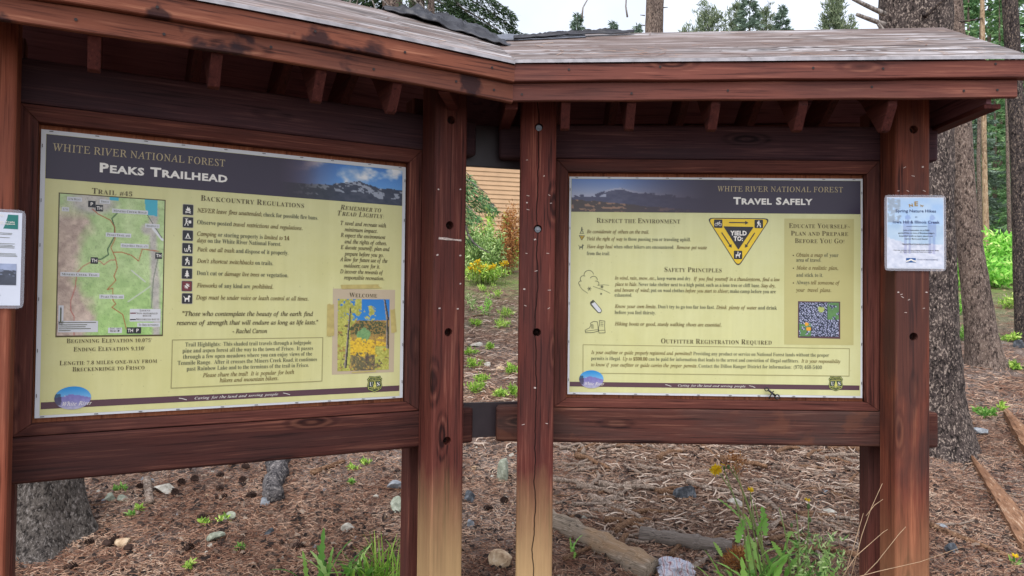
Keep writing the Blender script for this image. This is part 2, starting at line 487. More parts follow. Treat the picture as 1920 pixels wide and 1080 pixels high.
NF, NB = 0.168, 0.030
HOLES = [0.168, -0.238, -0.648, -1.062]
posts = {}
for fr, key, u0, u1, mat, hs_, bolts in (
        ('L', 'p1', -0.205, -0.052, M['post_orange'], [], []),
        ('L', 'p2', 1.274, 1.409, M['post'], HOLES, []),
        ('R', 'p3', -0.207, -0.063, M['post_crack'], HOLES, [0, 1, 3]),
        ('R', 'p4', 1.274, 1.408, M['post_red'], HOLES, [])):
    uc = (u0 + u1) / 2
    cuts = [(uc + (0.002 if fr == 'R' else -0.003), NF, h, 0.0165, 0.034) for h in hs_]
    p = box('post', fr, (u0, u1), (NB + 0.001, NF), (WB, 0.34), 'w', [mat, M['hole']], kiosk, 0.011, seg=3, cuts=cuts or None)
    if key == 'p3': p['label'] = 'post with a long vertical crack and shiny bolts'
    posts[key] = p
    for i in range(len(hs_)):
        b_ = bolt_in(fr, cuts[i][0], (NF - 0.016 if i != 1 else NF - 0.024) if i in bolts else NF - 0.033, hs_[i], p)
        if i not in bolts: b_.data.materials[0] = M['hole']
    # rear post
    box('rear_post', fr, (u0, u1), (-0.15, -0.061), (WB, 0.30), 'w', M['frame'], kiosk, 0.005)
for fr in 'LR':
    for w0, w1, mt in ((0.071, 0.2135, 'rail'), (-1.108, -0.9625, 'rail_worn' if fr == 'R' else 'rail')):
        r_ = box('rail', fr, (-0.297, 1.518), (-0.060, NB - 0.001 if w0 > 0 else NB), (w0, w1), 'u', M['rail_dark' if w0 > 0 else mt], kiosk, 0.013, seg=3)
    # mitred picture frame round the panel
    a0, a1, b0, b1 = -0.058, 1.279, -0.9612, 0.0698
    i0, i1, j0, j1 = -0.007, 1.227, -0.9265, 0.017
    box_n = (-0.018, 0.027)
    prism('frame_board', fr, [(a0, b1), (a1, b1), (i1, j1), (i0, j1)], 'uw', box_n[0], box_n[1], 'u', M['frame'], kiosk, 0.003)
    prism('frame_board', fr, [(a0, b0), (i0, j0), (i1, j0), (a1, b0)], 'uw', box_n[0], box_n[1], 'u', M['frame'], kiosk, 0.003)
    prism('frame_board', fr, [(a0, b0), (a0, b1), (i0, j1), (i0, j0)], 'uw', box_n[0], box_n[1], 'w', M['frame'], kiosk, 0.003)
    prism('frame_board', fr, [(a1, b0), (i1, j0), (i1, j1), (a1, b1)], 'uw', box_n[0], box_n[1], 'w', M['frame'], kiosk, 0.003)
    box('backing_board', fr, (-0.04, 1.26), (-0.034, -0.020), (-0.955, 0.06), 'w', M['backing'], kiosk, 0.0)

# dark plates that tie the two bays together
def plate(w0, w1):
    A = fpos('L', 1.39, -0.075, 0); B = fpos('R', -0.18, -0.075, 0)
    d = (B - A); d.z = 0; L = d.length; d.normalize()
    bm = bmesh.new(); bmesh.ops.create_cube(bm, size=1.0)
    for v in bm.verts: v.co = Vector((v.co.x * L, v.co.y * 0.02, v.co.z * (w1 - w0)))
    bmesh.ops.bevel(bm, geom=bm.edges[:], offset=0.002, segments=1, affect='EDGES')
    me = bpy.data.meshes.new('tie_plate'); bm.to_mesh(me); bm.free()
    o = link_mesh('tie_plate', me, M['steel'])
    o.matrix_basis = Matrix.Translation(((A.x + B.x) / 2, (A.y + B.y) / 2, ZTOP + (w0 + w1) / 2)) @ Matrix.Rotation(math.atan2(d.y, d.x), 4, 'Z')
    child(o, kiosk)
plate(0.040, 0.215); plate(-1.098, -0.953)

# ---- roof
RID = {'L': lambda u: 0.622 - 0.02 * (u - 1.0), 'R': lambda u: 0.606 + 0.022 * (u + 0.3)}
SAG = {'L': lambda u: -0.004 + 0.012 * math.sin(u * 2.1), 'R': lambda u: 0.004 + 0.013 * u}
NE, NR, NBK = 0.432, -0.06, -0.55
def roof_sheet(fr, front):
    nseg = 12
    th = 0.012
    U0 = {'L': lambda n: -0.42, 'R': uR}[fr]; U1 = {'L': uL, 'R': lambda n: 1.618 - 0.03 * (0.43 - n) / 0.49}[fr]
    bm = bmesh.new()
    rows = []
    for n in (NE, NR) if front else (NR, NBK):
        up, dn = [], []
        for i in range(nseg + 1):
            t = i / nseg
            uu = U0(n) * (1 - t) + U1(n) * t
            w = (RID[fr](uu)) if n == NR else (0.337 + SAG[fr](uu))
            up.append(bm.verts.new(fpos(fr, uu, n, w + th))); dn.append(bm.verts.new(fpos(fr, uu, n, w)))
        rows.append((up, dn))
    (a, b), (c, d) = rows
    for i in range(nseg):
        bm.faces.new((a[i], a[i + 1], c[i + 1], c[i])); bm.faces.new((b[i], d[i], d[i + 1], b[i + 1]))
        f = bm.faces.new((a[i], b[i], b[i + 1], a[i + 1])); f.material_index = 1
        f = bm.faces.new((c[i], c[i + 1], d[i + 1], d[i])); f.material_index = 1
    for i in (0, nseg):
        f = bm.faces.new((a[i], c[i], d[i], b[i])); f.material_index = 1
    bmesh.ops.recalc_face_normals(bm, faces=bm.faces)
    mw = fmat(fr, 'u', (0.6, 0.2, 0.4)); inv = mw.inverted()
    for v in bm.verts: v.co = inv @ v.co
    # underside is stained, top weathered
    bm.normal_update()
    for f in bm.faces:
        if f.material_index == 0 and f.normal.z < 0: f.material_index = 2
    me = bpy.data.meshes.new('roof_deck'); bm.to_mesh(me); bm.free()
    o = link_mesh('roof_deck', me, [M['deck'], M['edge'], M['soffit']])
    o.matrix_basis = mw
    return child(o, kiosk)
for fr in 'LR':
    roof_sheet(fr, True); roof_sheet(fr, False)

def fascia(fr, n0, n1, w0, w1, mat, ue):
    """Mitred at the valley; follows the sag of the eave."""
    U0 = {'L': lambda n: -0.42, 'R': uR}[fr]; U1 = {'L': uL, 'R': lambda n: ue}[fr]
    nseg = 10
    mw = fmat(fr, 'u', (0.6, n1, w0)); inv = mw.inverted()
    bm = bmesh.new(); rings = []
    for i in range(nseg + 1):
        t = i / nseg; r_ = []
        for n, w in ((n0, w0), (n1, w0), (n1, w1), (n0, w1)):
            uu = U0(n) * (1 - t) + U1(n) * t
            r_.append(bm.verts.new(inv @ fpos(fr, uu, n, w + SAG[fr](uu) + 0.0012 * math.sin(uu * 23 + w * 40))))
        rings.append(r_)
    for i in range(nseg):
        for j in range(4): bm.faces.new((rings[i][j], rings[i][(j + 1) % 4], rings[i + 1][(j + 1) % 4], rings[i + 1][j]))
    bm.faces.new(rings[0]); bm.faces.new(rings[-1])
    bmesh.ops.recalc_face_normals(bm, faces=bm.faces)
    es = [e for e in bm.edges if abs((e.verts[0].co - e.verts[1].co).x) > 0.05 and len(e.link_faces) == 2 and e.calc_face_angle(0) > 1.0]
    bmesh.ops.bevel(bm, geom=es, offset=0.003, segments=1, affect='EDGES')
    me = bpy.data.meshes.new('fascia_board'); bm.to_mesh(me); bm.free()
    o = link_mesh('fascia_board', me, mat); o.matrix_basis = mw
    return child(o, kiosk)
fas = {}
for fr in 'LR':
    fas[fr, 0] = fascia(fr, 0.380, 0.402, 0.206, 0.272, M['fascia'] if fr == 'L' else M['fascia_b'], 1.592)
    fas[fr, 1] = fascia(fr, 0.382, 0.424, 0.273, 0.336, M['fascia'] if fr == 'L' else M['fascia_b'], 1.625)
    for nd, wz, us in ((0.402, 0.24, (0.1, 0.32, 0.62, 0.95, 1.25, 1.4) if fr == 'L' else (-0.2, 0.2, 0.55, 1.07, 1.4, 1.52)), (0.424, 0.31, (0.3, 0.75, 1.05, 1.38) if fr == 'L' else (-0.03, 0.3, 0.85, 1.1, 1.5))):
        for u in us:
            bm = bmesh.new(); bmesh.ops.create_cone(bm, cap_ends=True, segments=10, radius1=0.0045, radius2=0.004, depth=0.003)
            for v in bm.verts: v.co = Vector((v.co.x, v.co.z, v.co.y))
            me = bpy.data.meshes.new('nail'); bm.to_mesh(me); bm.free()
            o = link_mesh('nail', me, M['nail'])
            w = wz + rng.uniform(-0.012, 0.012) + SAG[fr](u)
            o.matrix_basis = fmat(fr, 'u', (u, nd + 0.0008, w))
            child(o, fas[fr, 0 if wz < 0.27 else 1])

# rafters with square-cut tails
def rafter(fr, u, t=0.034):
    prism('rafter', fr, [(0.374, 0.325), (0.374, 0.205), (0.318, 0.126), (0.296, 0.122), (0.15, 0.275), (-0.06, 0.40), (-0.30, 0.27), (-0.5, 0.22), (-0.5, 0.33), (-0.06, 0.585)], 'nw', u - t / 2, u + t / 2, 'n', M['rafter'], kiosk, 0.002, 1)
for u in (-0.16, 0.145, 0.468, 0.785, 1.045): rafter('L', u)
for u in (-0.037, 0.205, 0.515, 0.835, 1.16): rafter('R', u)
for fr in 'LR':
    fascia(fr, -0.549, -0.530, 0.14, 0.342, M['fascia_b'], 1.592)
# gable end at the right: boarding, bottom chord and barge rafter
prism('gable_panel', 'R', [(0.372, 0.215), (-0.49, 0.215), (-0.49, 0.33), (-0.06, 0.60), (0.372, 0.325)], 'nw', 1.500, 1.518, 'n', M['soffit'], kiosk, 0.0)
prism('gable_chord', 'R', [(0.374, 0.196), (-0.49, 0.196), (-0.49, 0.214), (0.374, 0.214)], 'nw', 1.492, 1.552, 'n', M['rafter'], kiosk, 0.003)
prism('barge_board', 'R', [(0.374, 0.335), (0.374, 0.235), (-0.06, 0.50), (-0.50, 0.235), (-0.50, 0.335), (-0.06, 0.605)], 'nw', 1.566, 1.588, 'n', M['fascia_b'], kiosk, 0.002, 1)
# ceiling boards behind the valley between the bays, and the valley rafters
prism('valley_rafter', 'L', [(1.20, 0.36), (1.235, 0.38), (1.46, 0.03), (1.425, 0.02)], 'un', 0.205, 0.30, 'u', M['rafter'], kiosk, 0.002, 1)
prism('valley_rafter', 'R', [(-0.262, 0.35), (-0.215, 0.35), (-0.262, -0.05), (-0.305, -0.05)], 'un', 0.19, 0.30, 'n', M['rafter'], kiosk, 0.002, 1)
A = [fpos('L', 1.40, -0.16, 0.2), fpos('R', -0.20, -0.16, 0.2)]
bm = bmesh.new()
vv = [bm.verts.new(p + Vector((0, dy, dz))) for dy in (0, 0.02) for p, dz in ((A[0], 0), (A[1], 0), (A[1], 0.38), (A[0], 0.38))]
for f in ((0, 1, 2, 3), (7, 6, 5, 4), (0, 4, 5, 1), (1, 5, 6, 2), (2, 6, 7, 3), (3, 7, 4, 0)): bm.faces.new([vv[i] for i in f])
bmesh.ops.recalc_face_normals(bm, faces=bm.faces)
cm_ = (A[0] + A[1]) / 2
for v in bm.verts: v.co -= cm_
me = bpy.data.meshes.new('valley_panel'); bm.to_mesh(me); bm.free()
o = link_mesh('valley_panel', me, M['soffit']); o.location = cm_; child(o, kiosk)

# staples and paper scraps left on the post faces (photo pixel -> post face)
def cam_ray(px, py):
    X, Y = px - 960, py - 540
    c, s = math.cos(ROLL), math.sin(ROLL)
    u, v = c * X + s * Y, -s * X + c * Y
    d = np.array([u / FPX, 1.0, -v / FPX]); c, s = math.cos(PITCH), math.sin(PITCH)
    return np.array([d[0], d[1] * c - d[2] * s, d[1] * s + d[2] * c])
def on_frame(fr, px, py, n):
    o, a = FRM[fr]; d = cam_ray(px, py)
    nn = np.array([math.sin(a), -math.cos(a), 0]); uu = np.array([math.cos(a), math.sin(a), 0])
    o3 = np.array([o[0], o[1], ZTOP - EYE]) + nn * n
    t = (o3 @ nn) / (d @ nn); q = d * t - o3
    return float(q @ uu), float(q[2])
def on_y(px, py, y):
    """World point seen at a photo pixel at depth y."""
    d = cam_ray(px, py); return Vector((d[0] * y, y, EYE + d[2] * y))
ST = {'p2': ('L', [(822, 355), (863, 355), (820, 478), (863, 479), (863, 532), (824, 578), (858, 579)]),
      'p3': ('R', [(990, 367), (988, 380), (990, 393), (1030, 366), (1033, 381), (1003, 449), (987, 475), (1027, 475), (1005, 508), (983, 542), (985, 573), (1030, 544), (1029, 578), (1003, 727), (981, 796), (1025, 794), (988, 300), (1020, 330)]),
      'p4': ('R', [(1696, 314), (1730, 313), (1684, 358), (1702, 358), (1733, 358), (1684, 548), (1692, 557), (1704, 562), (1690, 552), (1737, 548), (1732, 578), (1698, 586), (1712, 330)])}
for key, (fr, pts) in ST.items():
    for i, (x, y) in enumerate(pts):
        u, w = on_frame(fr, x, y, NF)
        big = i % 4 == 1 or (key == 'p2')
        staple_at(fr, u, NF, w, posts[key], rng.uniform(.006, .009) if big else rng.uniform(.008, .012), M['staple_white'], rng.uniform(-0.6, 0.6), rng.uniform(.004, .006) if big else 0.0022)
u0, w0 = on_frame('L', 822, 447, NF); u1, w1 = on_frame('L', 865, 451, NF)
bm = bmesh.new()
top, bot = [], []
for i in range(9):
    t = i / 8
    u = u0 + (u1 - u0) * t; w = w0 + (w1 - w0) * t
    hh = 0.0045 + rng.uniform(-0.0015, 0.0015)
    top.append(bm.verts.new((u - u0, -rng.uniform(0.001, 0.004), w - w0 + hh))); bot.append(bm.verts.new((u - u0, -0.001, w - w0 - hh * 0.7)))
for i in range(8): bm.faces.new((bot[i], bot[i + 1], top[i + 1], top[i]))
me = bpy.data.meshes.new('paper_strip'); bm.to_mesh(me); bm.free()
o = link_mesh('paper_strip', me, M['staple_white']); o.matrix_basis = fmat('L', 'u', (u0, NF, w0)); child(o, posts['p2'])
# ---------------------------------------------------------------- printed panels: flat sheets with printed layers
def homog(src, dst):
    A = []; b = []
    for (x, y), (u, v) in zip(src, dst):
        A.append([x, y, 1, 0, 0, 0, -u * x, -u * y]); b.append(u)
        A.append([0, 0, 0, x, y, 1, -v * x, -v * y]); b.append(v)
    h = np.linalg.solve(np.array(A, float), np.array(b, float))
    def f(px, py):
        d = h[6] * px + h[7] * py + 1
        return ((h[0] * px + h[1] * py + h[2]) / d, (h[3] * px + h[4] * py + h[5]) / d)
    return f

SM = {chr(65 + i): chr(0x1D400 + i) for i in range(26)}
SM.update({chr(97 + i): chr(0x1D41A + i) for i in range(26)}); SM.update({chr(48 + i): chr(0x1D7CE + i) for i in range(10)})
IM = {chr(65 + i): chr(0x1D434 + i) for i in range(26)}
IM.update({chr(97 + i): chr(0x1D44E + i) for i in range(26)}); IM['h'] = '\u210e'
IM.update({chr(48 + i): chr(0x1D7CE + i) for i in range(10)})
# style: (letter map, weight offset, shear, tracking)
STY = {'rg': (SM, -0.003, 0, 1.0), 'it': (IM, 0.014, 0, 1.0), 'hd': (SM, -0.006, 0, 1.10), 'thin': (IM, 0.003, -0.24, 1.08),
       'sans': ({}, 0.0, 0, 1.0), 'bold': ({}, 0.016, 0, 1.03), 'black': ({}, 0.040, 0, 1.10), 'hdi': (SM, -0.006, 0.22, 1.08), 'scr': (IM, 0.004, 0.15, 1.12)}
_wc = {}
def word_geo(t, st):
    k = (t, st)
    if k in _wc: return _wc[k]
    mp, off, shear, trk = STY[st]
    cu = bpy.data.curves.new('t', 'FONT')
    cu.body = ''.join(mp.get(c, c) for c in t)
    cu.size = 1; cu.offset = off; cu.shear = shear; cu.space_character = trk; cu.resolution_u = 2; cu.fill_mode = 'FRONT'
    ob = bpy.data.objects.new('t', cu)
    me = bpy.data.meshes.new_from_object(ob)
    v = np.array([p.co[:2] for p in me.vertices]) if len(me.vertices) else np.zeros((0, 2))
    f = [tuple(p.vertices) for p in me.polygons]
    bpy.data.objects.remove(ob); bpy.data.curves.remove(cu); bpy.data.meshes.remove(me)
    if len(v):
        x0 = v[:, 0].min(); v = v - np.array([x0, 0]); wdt = v[:, 0].max()
    else: wdt = 0
    _wc[k] = (v, f, wdt)
    return _wc[k]
CAPH = {}
def cap_height(st):
    if st not in CAPH:
        v, f, w = word_geo('H', st); CAPH[st] = v[:, 1].max()
    return CAPH[st]

class Flat:
    """Printed shapes on a panel; positions in panel metres (u right, w up) at a small height above the sheet."""
    def __init__(s): s.v = []; s.f = []; s.m = []; s.mats = []
    def mi(s, mat):
        if mat not in s.mats: s.mats.append(mat)
        return s.mats.index(mat)
    def poly(s, pts, mat, h):
        b = len(s.v); s.v += [(p[0], -h, p[1]) for p in pts]
        i = s.mi(mat)
        if len(pts) <= 4 and len(pts) > 2: s.f.append(tuple(range(b, b + len(pts)))); s.m.append(i)
        else:
            for t in tessellate_polygon([[Vector((p[0], p[1], 0)) for p in pts]]):
                s.f.append(tuple(b + q for q in t)); s.m.append(i)
    def disc(s, c, rx, ry, mat, h, n=20):
        s.poly([(c[0] + rx * math.cos(2 * math.pi * i / n), c[1] + ry * math.sin(2 * math.pi * i / n)) for i in range(n)], mat, h)
    def stroke(s, pts, wd_, mat, h):
        for a, b in zip(pts[:-1], pts[1:]):
            dx, dy = b[0] - a[0], b[1] - a[1]; L = math.hypot(dx, dy) or 1e-9
            nx, ny = -dy / L * wd_ / 2, dx / L * wd_ / 2; ex, ey = dx / L * wd_ * 0.25, dy / L * wd_ * 0.25
            s.poly([(a[0] + nx - ex, a[1] + ny - ey), (a[0] - nx - ex, a[1] - ny - ey), (b[0] - nx + ex, b[1] - ny + ey), (b[0] + nx + ex, b[1] + ny + ey)], mat, h)
    def rrect(s, c, hx, hy, r, mat, h):
        P = []
        for sx, sy, a0 in ((1, 1, 0), (-1, 1, 90), (-1, -1, 180), (1, -1, 270)):
            for k in range(5):
                a = R(a0 + k * 22.5); P.append((c[0] + sx * (hx - r) + r * math.cos(a), c[1] + sy * (hy - r) + r * math.sin(a)))
        s.poly(P, mat, h)
    def line(s, runs, u0, u1, w, cap, h, align_fit=True, space=0.27):
        """runs: list of (text, style, material, scale). Fitted between u0 and u1, baseline w, capital height cap."""
        items = []; x = 0
        for t, st, mat, sc in runs:
            for i, wd_ in enumerate(t.split(' ')):
                if i > 0: x += space * sc
                if wd_:
                    v, f, ww = word_geo(wd_, st); items.append((v, f, x, sc, mat, st)); x += (ww + 0.035) * sc
            x += 0.0
        tot = x - 0.035
        sx = (u1 - u0) / tot
        for v, f, xo, sc, mat, st in items:
            sy = cap / cap_height(st)
            b = len(s.v); i = s.mi(mat)
            s.v += [(u0 + (xo + p[0] * sc) * sx, -h, w + p[1] * sc * sy) for p in v]
            s.f += [tuple(b + q for q in t) for t in f]; s.m += [i] * len(f)
    def build(s, name, parent, origin):
        v = [(p[0] - origin[0], p[1], p[2] - origin[1]) for p in s.v]
        me = mesh_np(name, v, s.f)
        o = link_mesh(name, me, s.mats, parent)
        me.polygons.foreach_set('material_index', s.m)
        # face the viewer
        bm = bmesh.new(); bm.from_mesh(me)
        for f in bm.faces:
            if f.normal.y > 0: f.normal_flip()
        bm.to_mesh(me); bm.free()
        return o

def caps(t, st, mat, small=0.8):
    """Small capitals: big first letters."""
    runs = []
    words = t.split(' ')
    return [(t, st, mat, small)]

def smallcaps_line(F, t, st, mat, u0, u1, w, cap, h, small=0.8, space=0.3):
    items = []; x = 0
    for wi, wd_ in enumerate(t.split(' ')):
        if wi: x += space
        # split into runs of capitals / the rest
        i = 0
        while i < len(wd_):
            j = i
            big = wd_[i].isupper() or wd_[i].isdigit() and False
            while j < len(wd_) and (wd_[j].isupper()) == big: j += 1
            seg = wd_[i:j].upper(); sc = 1.0 if big else small
            if seg.strip():
                v, f, ww = word_geo(seg, st); items.append((v, f, x, sc)); x += (ww + 0.06) * sc
            i = j
    sx = (u1 - u0) / (x - 0.05); sy = cap / cap_height(st)
    for v, f, xo, sc in items:
        b = len(F.v); i = F.mi(mat)
        F.v += [(u0 + (xo + p[0] * sc) * sx, -h, w + p[1] * sc * sy) for p in v]
        F.f += [tuple(b + q for q in t_) for t_ in f]; F.m += [i] * len(f)

def picture(name, parent, origin, corners, nx, ny, fn, mat, h):
    """A printed picture as a fine coloured grid. corners TL,TR,BR,BL in panel metres; fn(X, Y) with X,Y in 0..1 (Y down) -> (r,g,b) sRGB 0..255."""
    X, Y = np.meshgrid(np.linspace(0, 1, nx), np.linspace(0, 1, ny))
    c = [np.array(p) for p in corners]
    P = (c[0] * (1 - X[..., None]) + c[1] * X[..., None]) * (1 - Y[..., None]) + (c[3] * (1 - X[..., None]) + c[2] * X[..., None]) * Y[..., None]
    V = np.stack([P[..., 0] - origin[0], np.full_like(X, -h), P[..., 1] - origin[1]], -1).reshape(-1, 3)
    idx = np.arange(nx * ny).reshape(ny, nx)
    F = np.stack([idx[:-1, :-1], idx[1:, :-1], idx[1:, 1:], idx[:-1, 1:]], -1).reshape(-1, 4)
    me = mesh_np(name, V, F)
    rgb = np.clip(np.array(fn(X, Y)), 0, 255) / 255.0
    rgb = np.where(rgb <= 0.04045, rgb / 12.92, ((rgb + 0.055) / 1.055) ** 2.4) * PKP
    col = np.ones((ny, nx, 4)); col[..., 0], col[..., 1], col[..., 2] = rgb[0], rgb[1], rgb[2]
    a = me.color_attributes.new('Col', 'FLOAT_COLOR', 'POINT')
    a.data.foreach_set('color', col.reshape(-1).astype(np.float32))
    return link_mesh(name, me, mat, parent)

PKP = 0.92
def pm(name, r, g, b, rough=0.42, var=0.03, scale=8): 
    return flat_mat(name, lin(r, g, b, PKP), rough, 0.4, var, scale)
I = {}
I['white'] = pm('print_white', 206, 206, 208, var=0.06, scale=5)
I['yellow'] = sheet_mat('print_yellow', lin(207, 202, 142, PKP))
I['yellow_r'] = sheet_mat('print_yellow_green', lin(206, 203, 146, PKP))
I['purple'] = pm('print_purple', 52, 42, 60)
I['maroon'] = pm('print_maroon', 86, 58, 66)
I['gold'] = pm('ink_gold', 178, 160, 122)
I['cream'] = pm('ink_cream', 232, 226, 216)
I['head'] = pm('ink_heading', 84, 72, 42)
I['brown'] = pm('ink_brown', 116, 98, 52)
I['grey'] = pm('ink_grey', 92, 94, 70)
I['dark'] = pm('ink_dark', 52, 48, 50)
I['line'] = pm('ink_line', 158, 150, 100)
I['tan'] = pm('print_tan', 190, 178, 136)
I['olive'] = pm('print_olive', 186, 178, 118)
I['card'] = pm('print_card', 188, 170, 142)
I['tape'] = flat_mat('masking_tape', lin(186, 168, 104, PKP), 0.55, 0.3, 0.15, 40)
I['red'] = pm('ink_red', 112, 44, 50)
I['sign_yellow'] = pm('ink_sign_yellow', 226, 190, 40)
I['black'] = pm('ink_black', 36, 36, 42)
I['green'] = pm('ink_shield_green', 44, 66, 46)
I['shield_y'] = pm('ink_shield_yellow', 214, 208, 110)
I['blue'] = pm('ink_blue', 40, 84, 140)
I['navy'] = pm('ink_navy', 44, 58, 104)
I['paper'] = pm('print_paper', 206, 210, 222)
I['teal'] = pm('print_teal', 26, 112, 104)
I['iconline'] = pm('ink_icon_border', 176, 170, 150)
I['new'] = pm('ink_new', 158, 128, 62)
I['pic'] = attr_mat('print_picture', rough=0.42, spec=0.4)
I['trail'] = pm('ink_trail', 164, 74, 44)
H1, H2, H3, H4 = 0.0012, 0.0018, 0.0024, 0.0030

# --- glyphs inside the small square signs (unit square -1..1)
def ic_fire(F, P, m, h, k):
    F.poly([P(-.35, -.25), P(-.55, .15), P(-.3, .1), P(-.15, .75), P(.1, .3), P(.25, .55), P(.55, -.05), P(.35, -.3)], m, h)
    F.stroke([P(-.6, -.75), P(.6, -.4)], .18 * k, m, h); F.stroke([P(-.6, -.4), P(.6, -.75)], .18 * k, m, h)
def ic_person(F, P, m, h, k, x=0.0, s=1.0):
    q = lambda a, b: P(x + a * s, b * s)
    F.disc(q(0, .68), .17 * k * s, .17 * k * s, m, h, 10)
    F.stroke([q(0, .45), q(-.05, -.1)], .34 * k * s, m, h); F.stroke([q(-.1, -.1), q(-.4, -.8)], .18 * k * s, m, h)
    F.stroke([q(.02, -.1), q(.35, -.45), q(.38, -.8)], .18 * k * s, m, h); F.stroke([q(.02, .4), q(.38, .05)], .13 * k * s, m, h)
def ic_ranger(F, P, m, h, k):
    ic_person(F, P, m, h, k, -.35, .95); F.rrect(P(.42, .1), .3 * k, .36 * k, .1 * k, m, h); F.stroke([P(-.7, .78), P(0, .78)], .1 * k, m, h)
def ic_tent(F, P, m, h, k):
    F.poly([P(-.5, -.5), P(-.05, .55), P(.05, .55), P(.5, -.5), P(.28, -.5), P(0, .15), P(-.28, -.5)], m, h); F.stroke([P(-.65, -.6), P(.65, -.6)], .12 * k, m, h)
def ic_trash(F, P, m, h, k):
    ic_person(F, P, m, h, k, .35, .95); F.poly([P(-.75, 0), P(-.6, -.75), P(-.2, -.75), P(-.1, 0), P(-.25, 0), P(-.32, -.6), P(-.5, -.6), P(-.58, 0)], m, h)
def ic_hiker(F, P, m, h, k):
    ic_person(F, P, m, h, k, 0, 1.0); F.rrect(P(-.28, .3), .14 * k, .22 * k, .05 * k, m, h); F.stroke([P(.45, .1), P(.5, -.8)], .08 * k, m, h)
def ic_tree(F, P, m, h, k):
    F.poly([P(0, .85), P(-.3, .3), P(.3, .3)], m, h); F.poly([P(0, .5), P(-.45, -.15), P(.45, -.15)], m, h); F.poly([P(0, .1), P(-.58, -.6), P(.58, -.6)], m, h); F.stroke([P(0, -.6), P(0, -.85)], .2 * k, m, h)
def ic_work(F, P, m, h, k):
    pts = []
    for i in range(20):
        a = 2 * math.pi * i / 20; r_ = .75 if i % 2 == 0 else .34
        pts.append(P(r_ * math.cos(a), r_ * math.sin(a)))
    F.poly(pts, m, h); F.stroke([P(-.75, .6), P(.75, -.6)], .14 * k, I['red'], h + .0004)
def ic_dog(F, P, m, h, k):
    F.poly([P(-.55, .1), P(.2, .15), P(.2, .6), P(.45, .75), P(.75, .45), P(.7, .3), P(.5, .28), P(.48, -.75), P(.28, -.75), P(.25, -.25), P(-.3, -.3), P(-.35, -.75), P(-.55, -.75)], m, h); F.stroke([P(-.55, .1), P(-.78, .5)], .14 * k, m, h)
def ic_bike(F, P, m, h, k):
    for x in (-.48, .48):
        F.stroke([P(x + .34 * math.cos(i * .524), -.2 + .34 * math.sin(i * .524)) for i in range(13)], .11 * k, m, h)
    F.stroke([P(-.48, -.2), P(-.2, .3), P(.3, .3), P(.48, -.2)], .1 * k, m, h); F.stroke([P(-.2, .3), P(0, -.2), P(.3, .3)], .1 * k, m, h); F.stroke([P(.3, .3), P(.25, .5), P(.5, .5)], .09 * k, m, h)
def ic_horse(F, P, m, h, k):
    F.poly([P(-.6, .1), P(.25, .1), P(.4, .55), P(.6, .5), P(.75, .2), P(.52, .2), P(.42, -.2), P(.4, -.75), P(.28, -.75), P(.2, -.25), P(-.35, -.25), P(-.4, -.75), P(-.54, -.75)], m, h)
    F.disc(P(-.02, .72), .13 * k, .13 * k, m, h, 8); F.stroke([P(-.02, .6), P(-.08, .1), P(.08, -.25)], .2 * k, m, h)
def pictogram(parent, org, H, cx, cy, hx, hy, glyph, ground=None, border=True, name='pictogram'):
    F = Flat(); c = H(cx, cy); a = H(cx + hx, cy); b = H(cx, cy - hy)
    kx = math.hypot(a[0] - c[0], 0); ky = b[1] - c[1]
    if border: F.rrect(c, kx * 1.1, ky * 1.1, kx * .25, I['iconline'], H1); F.rrect(c, kx * 1.0, ky * 1.0, kx * .2, I['dark'], H1 + .0003)
    F.rrect(c, kx * .9, ky * .9, kx * .18, ground or I['black'], H2)
    glyph(F, lambda x, y: (c[0] + x * kx * .86, c[1] + y * ky * .86), I['cream'], H3, kx * .86)
    return F.build(name, parent, org)

def arrow(F, a, b, wd_, mat, h):
    dx, dy = b[0] - a[0], b[1] - a[1]; L = math.hypot(dx, dy); dx /= L; dy /= L; nx, ny = -dy, dx; hd = wd_ * 3.2
    e = (b[0] - dx * hd, b[1] - dy * hd)
    F.stroke([a, e], wd_, mat, h); F.poly([(e[0] + nx * wd_ * 1.9, e[1] + ny * wd_ * 1.9), b, (e[0] - nx * wd_ * 1.9, e[1] - ny * wd_ * 1.9)], mat, h)

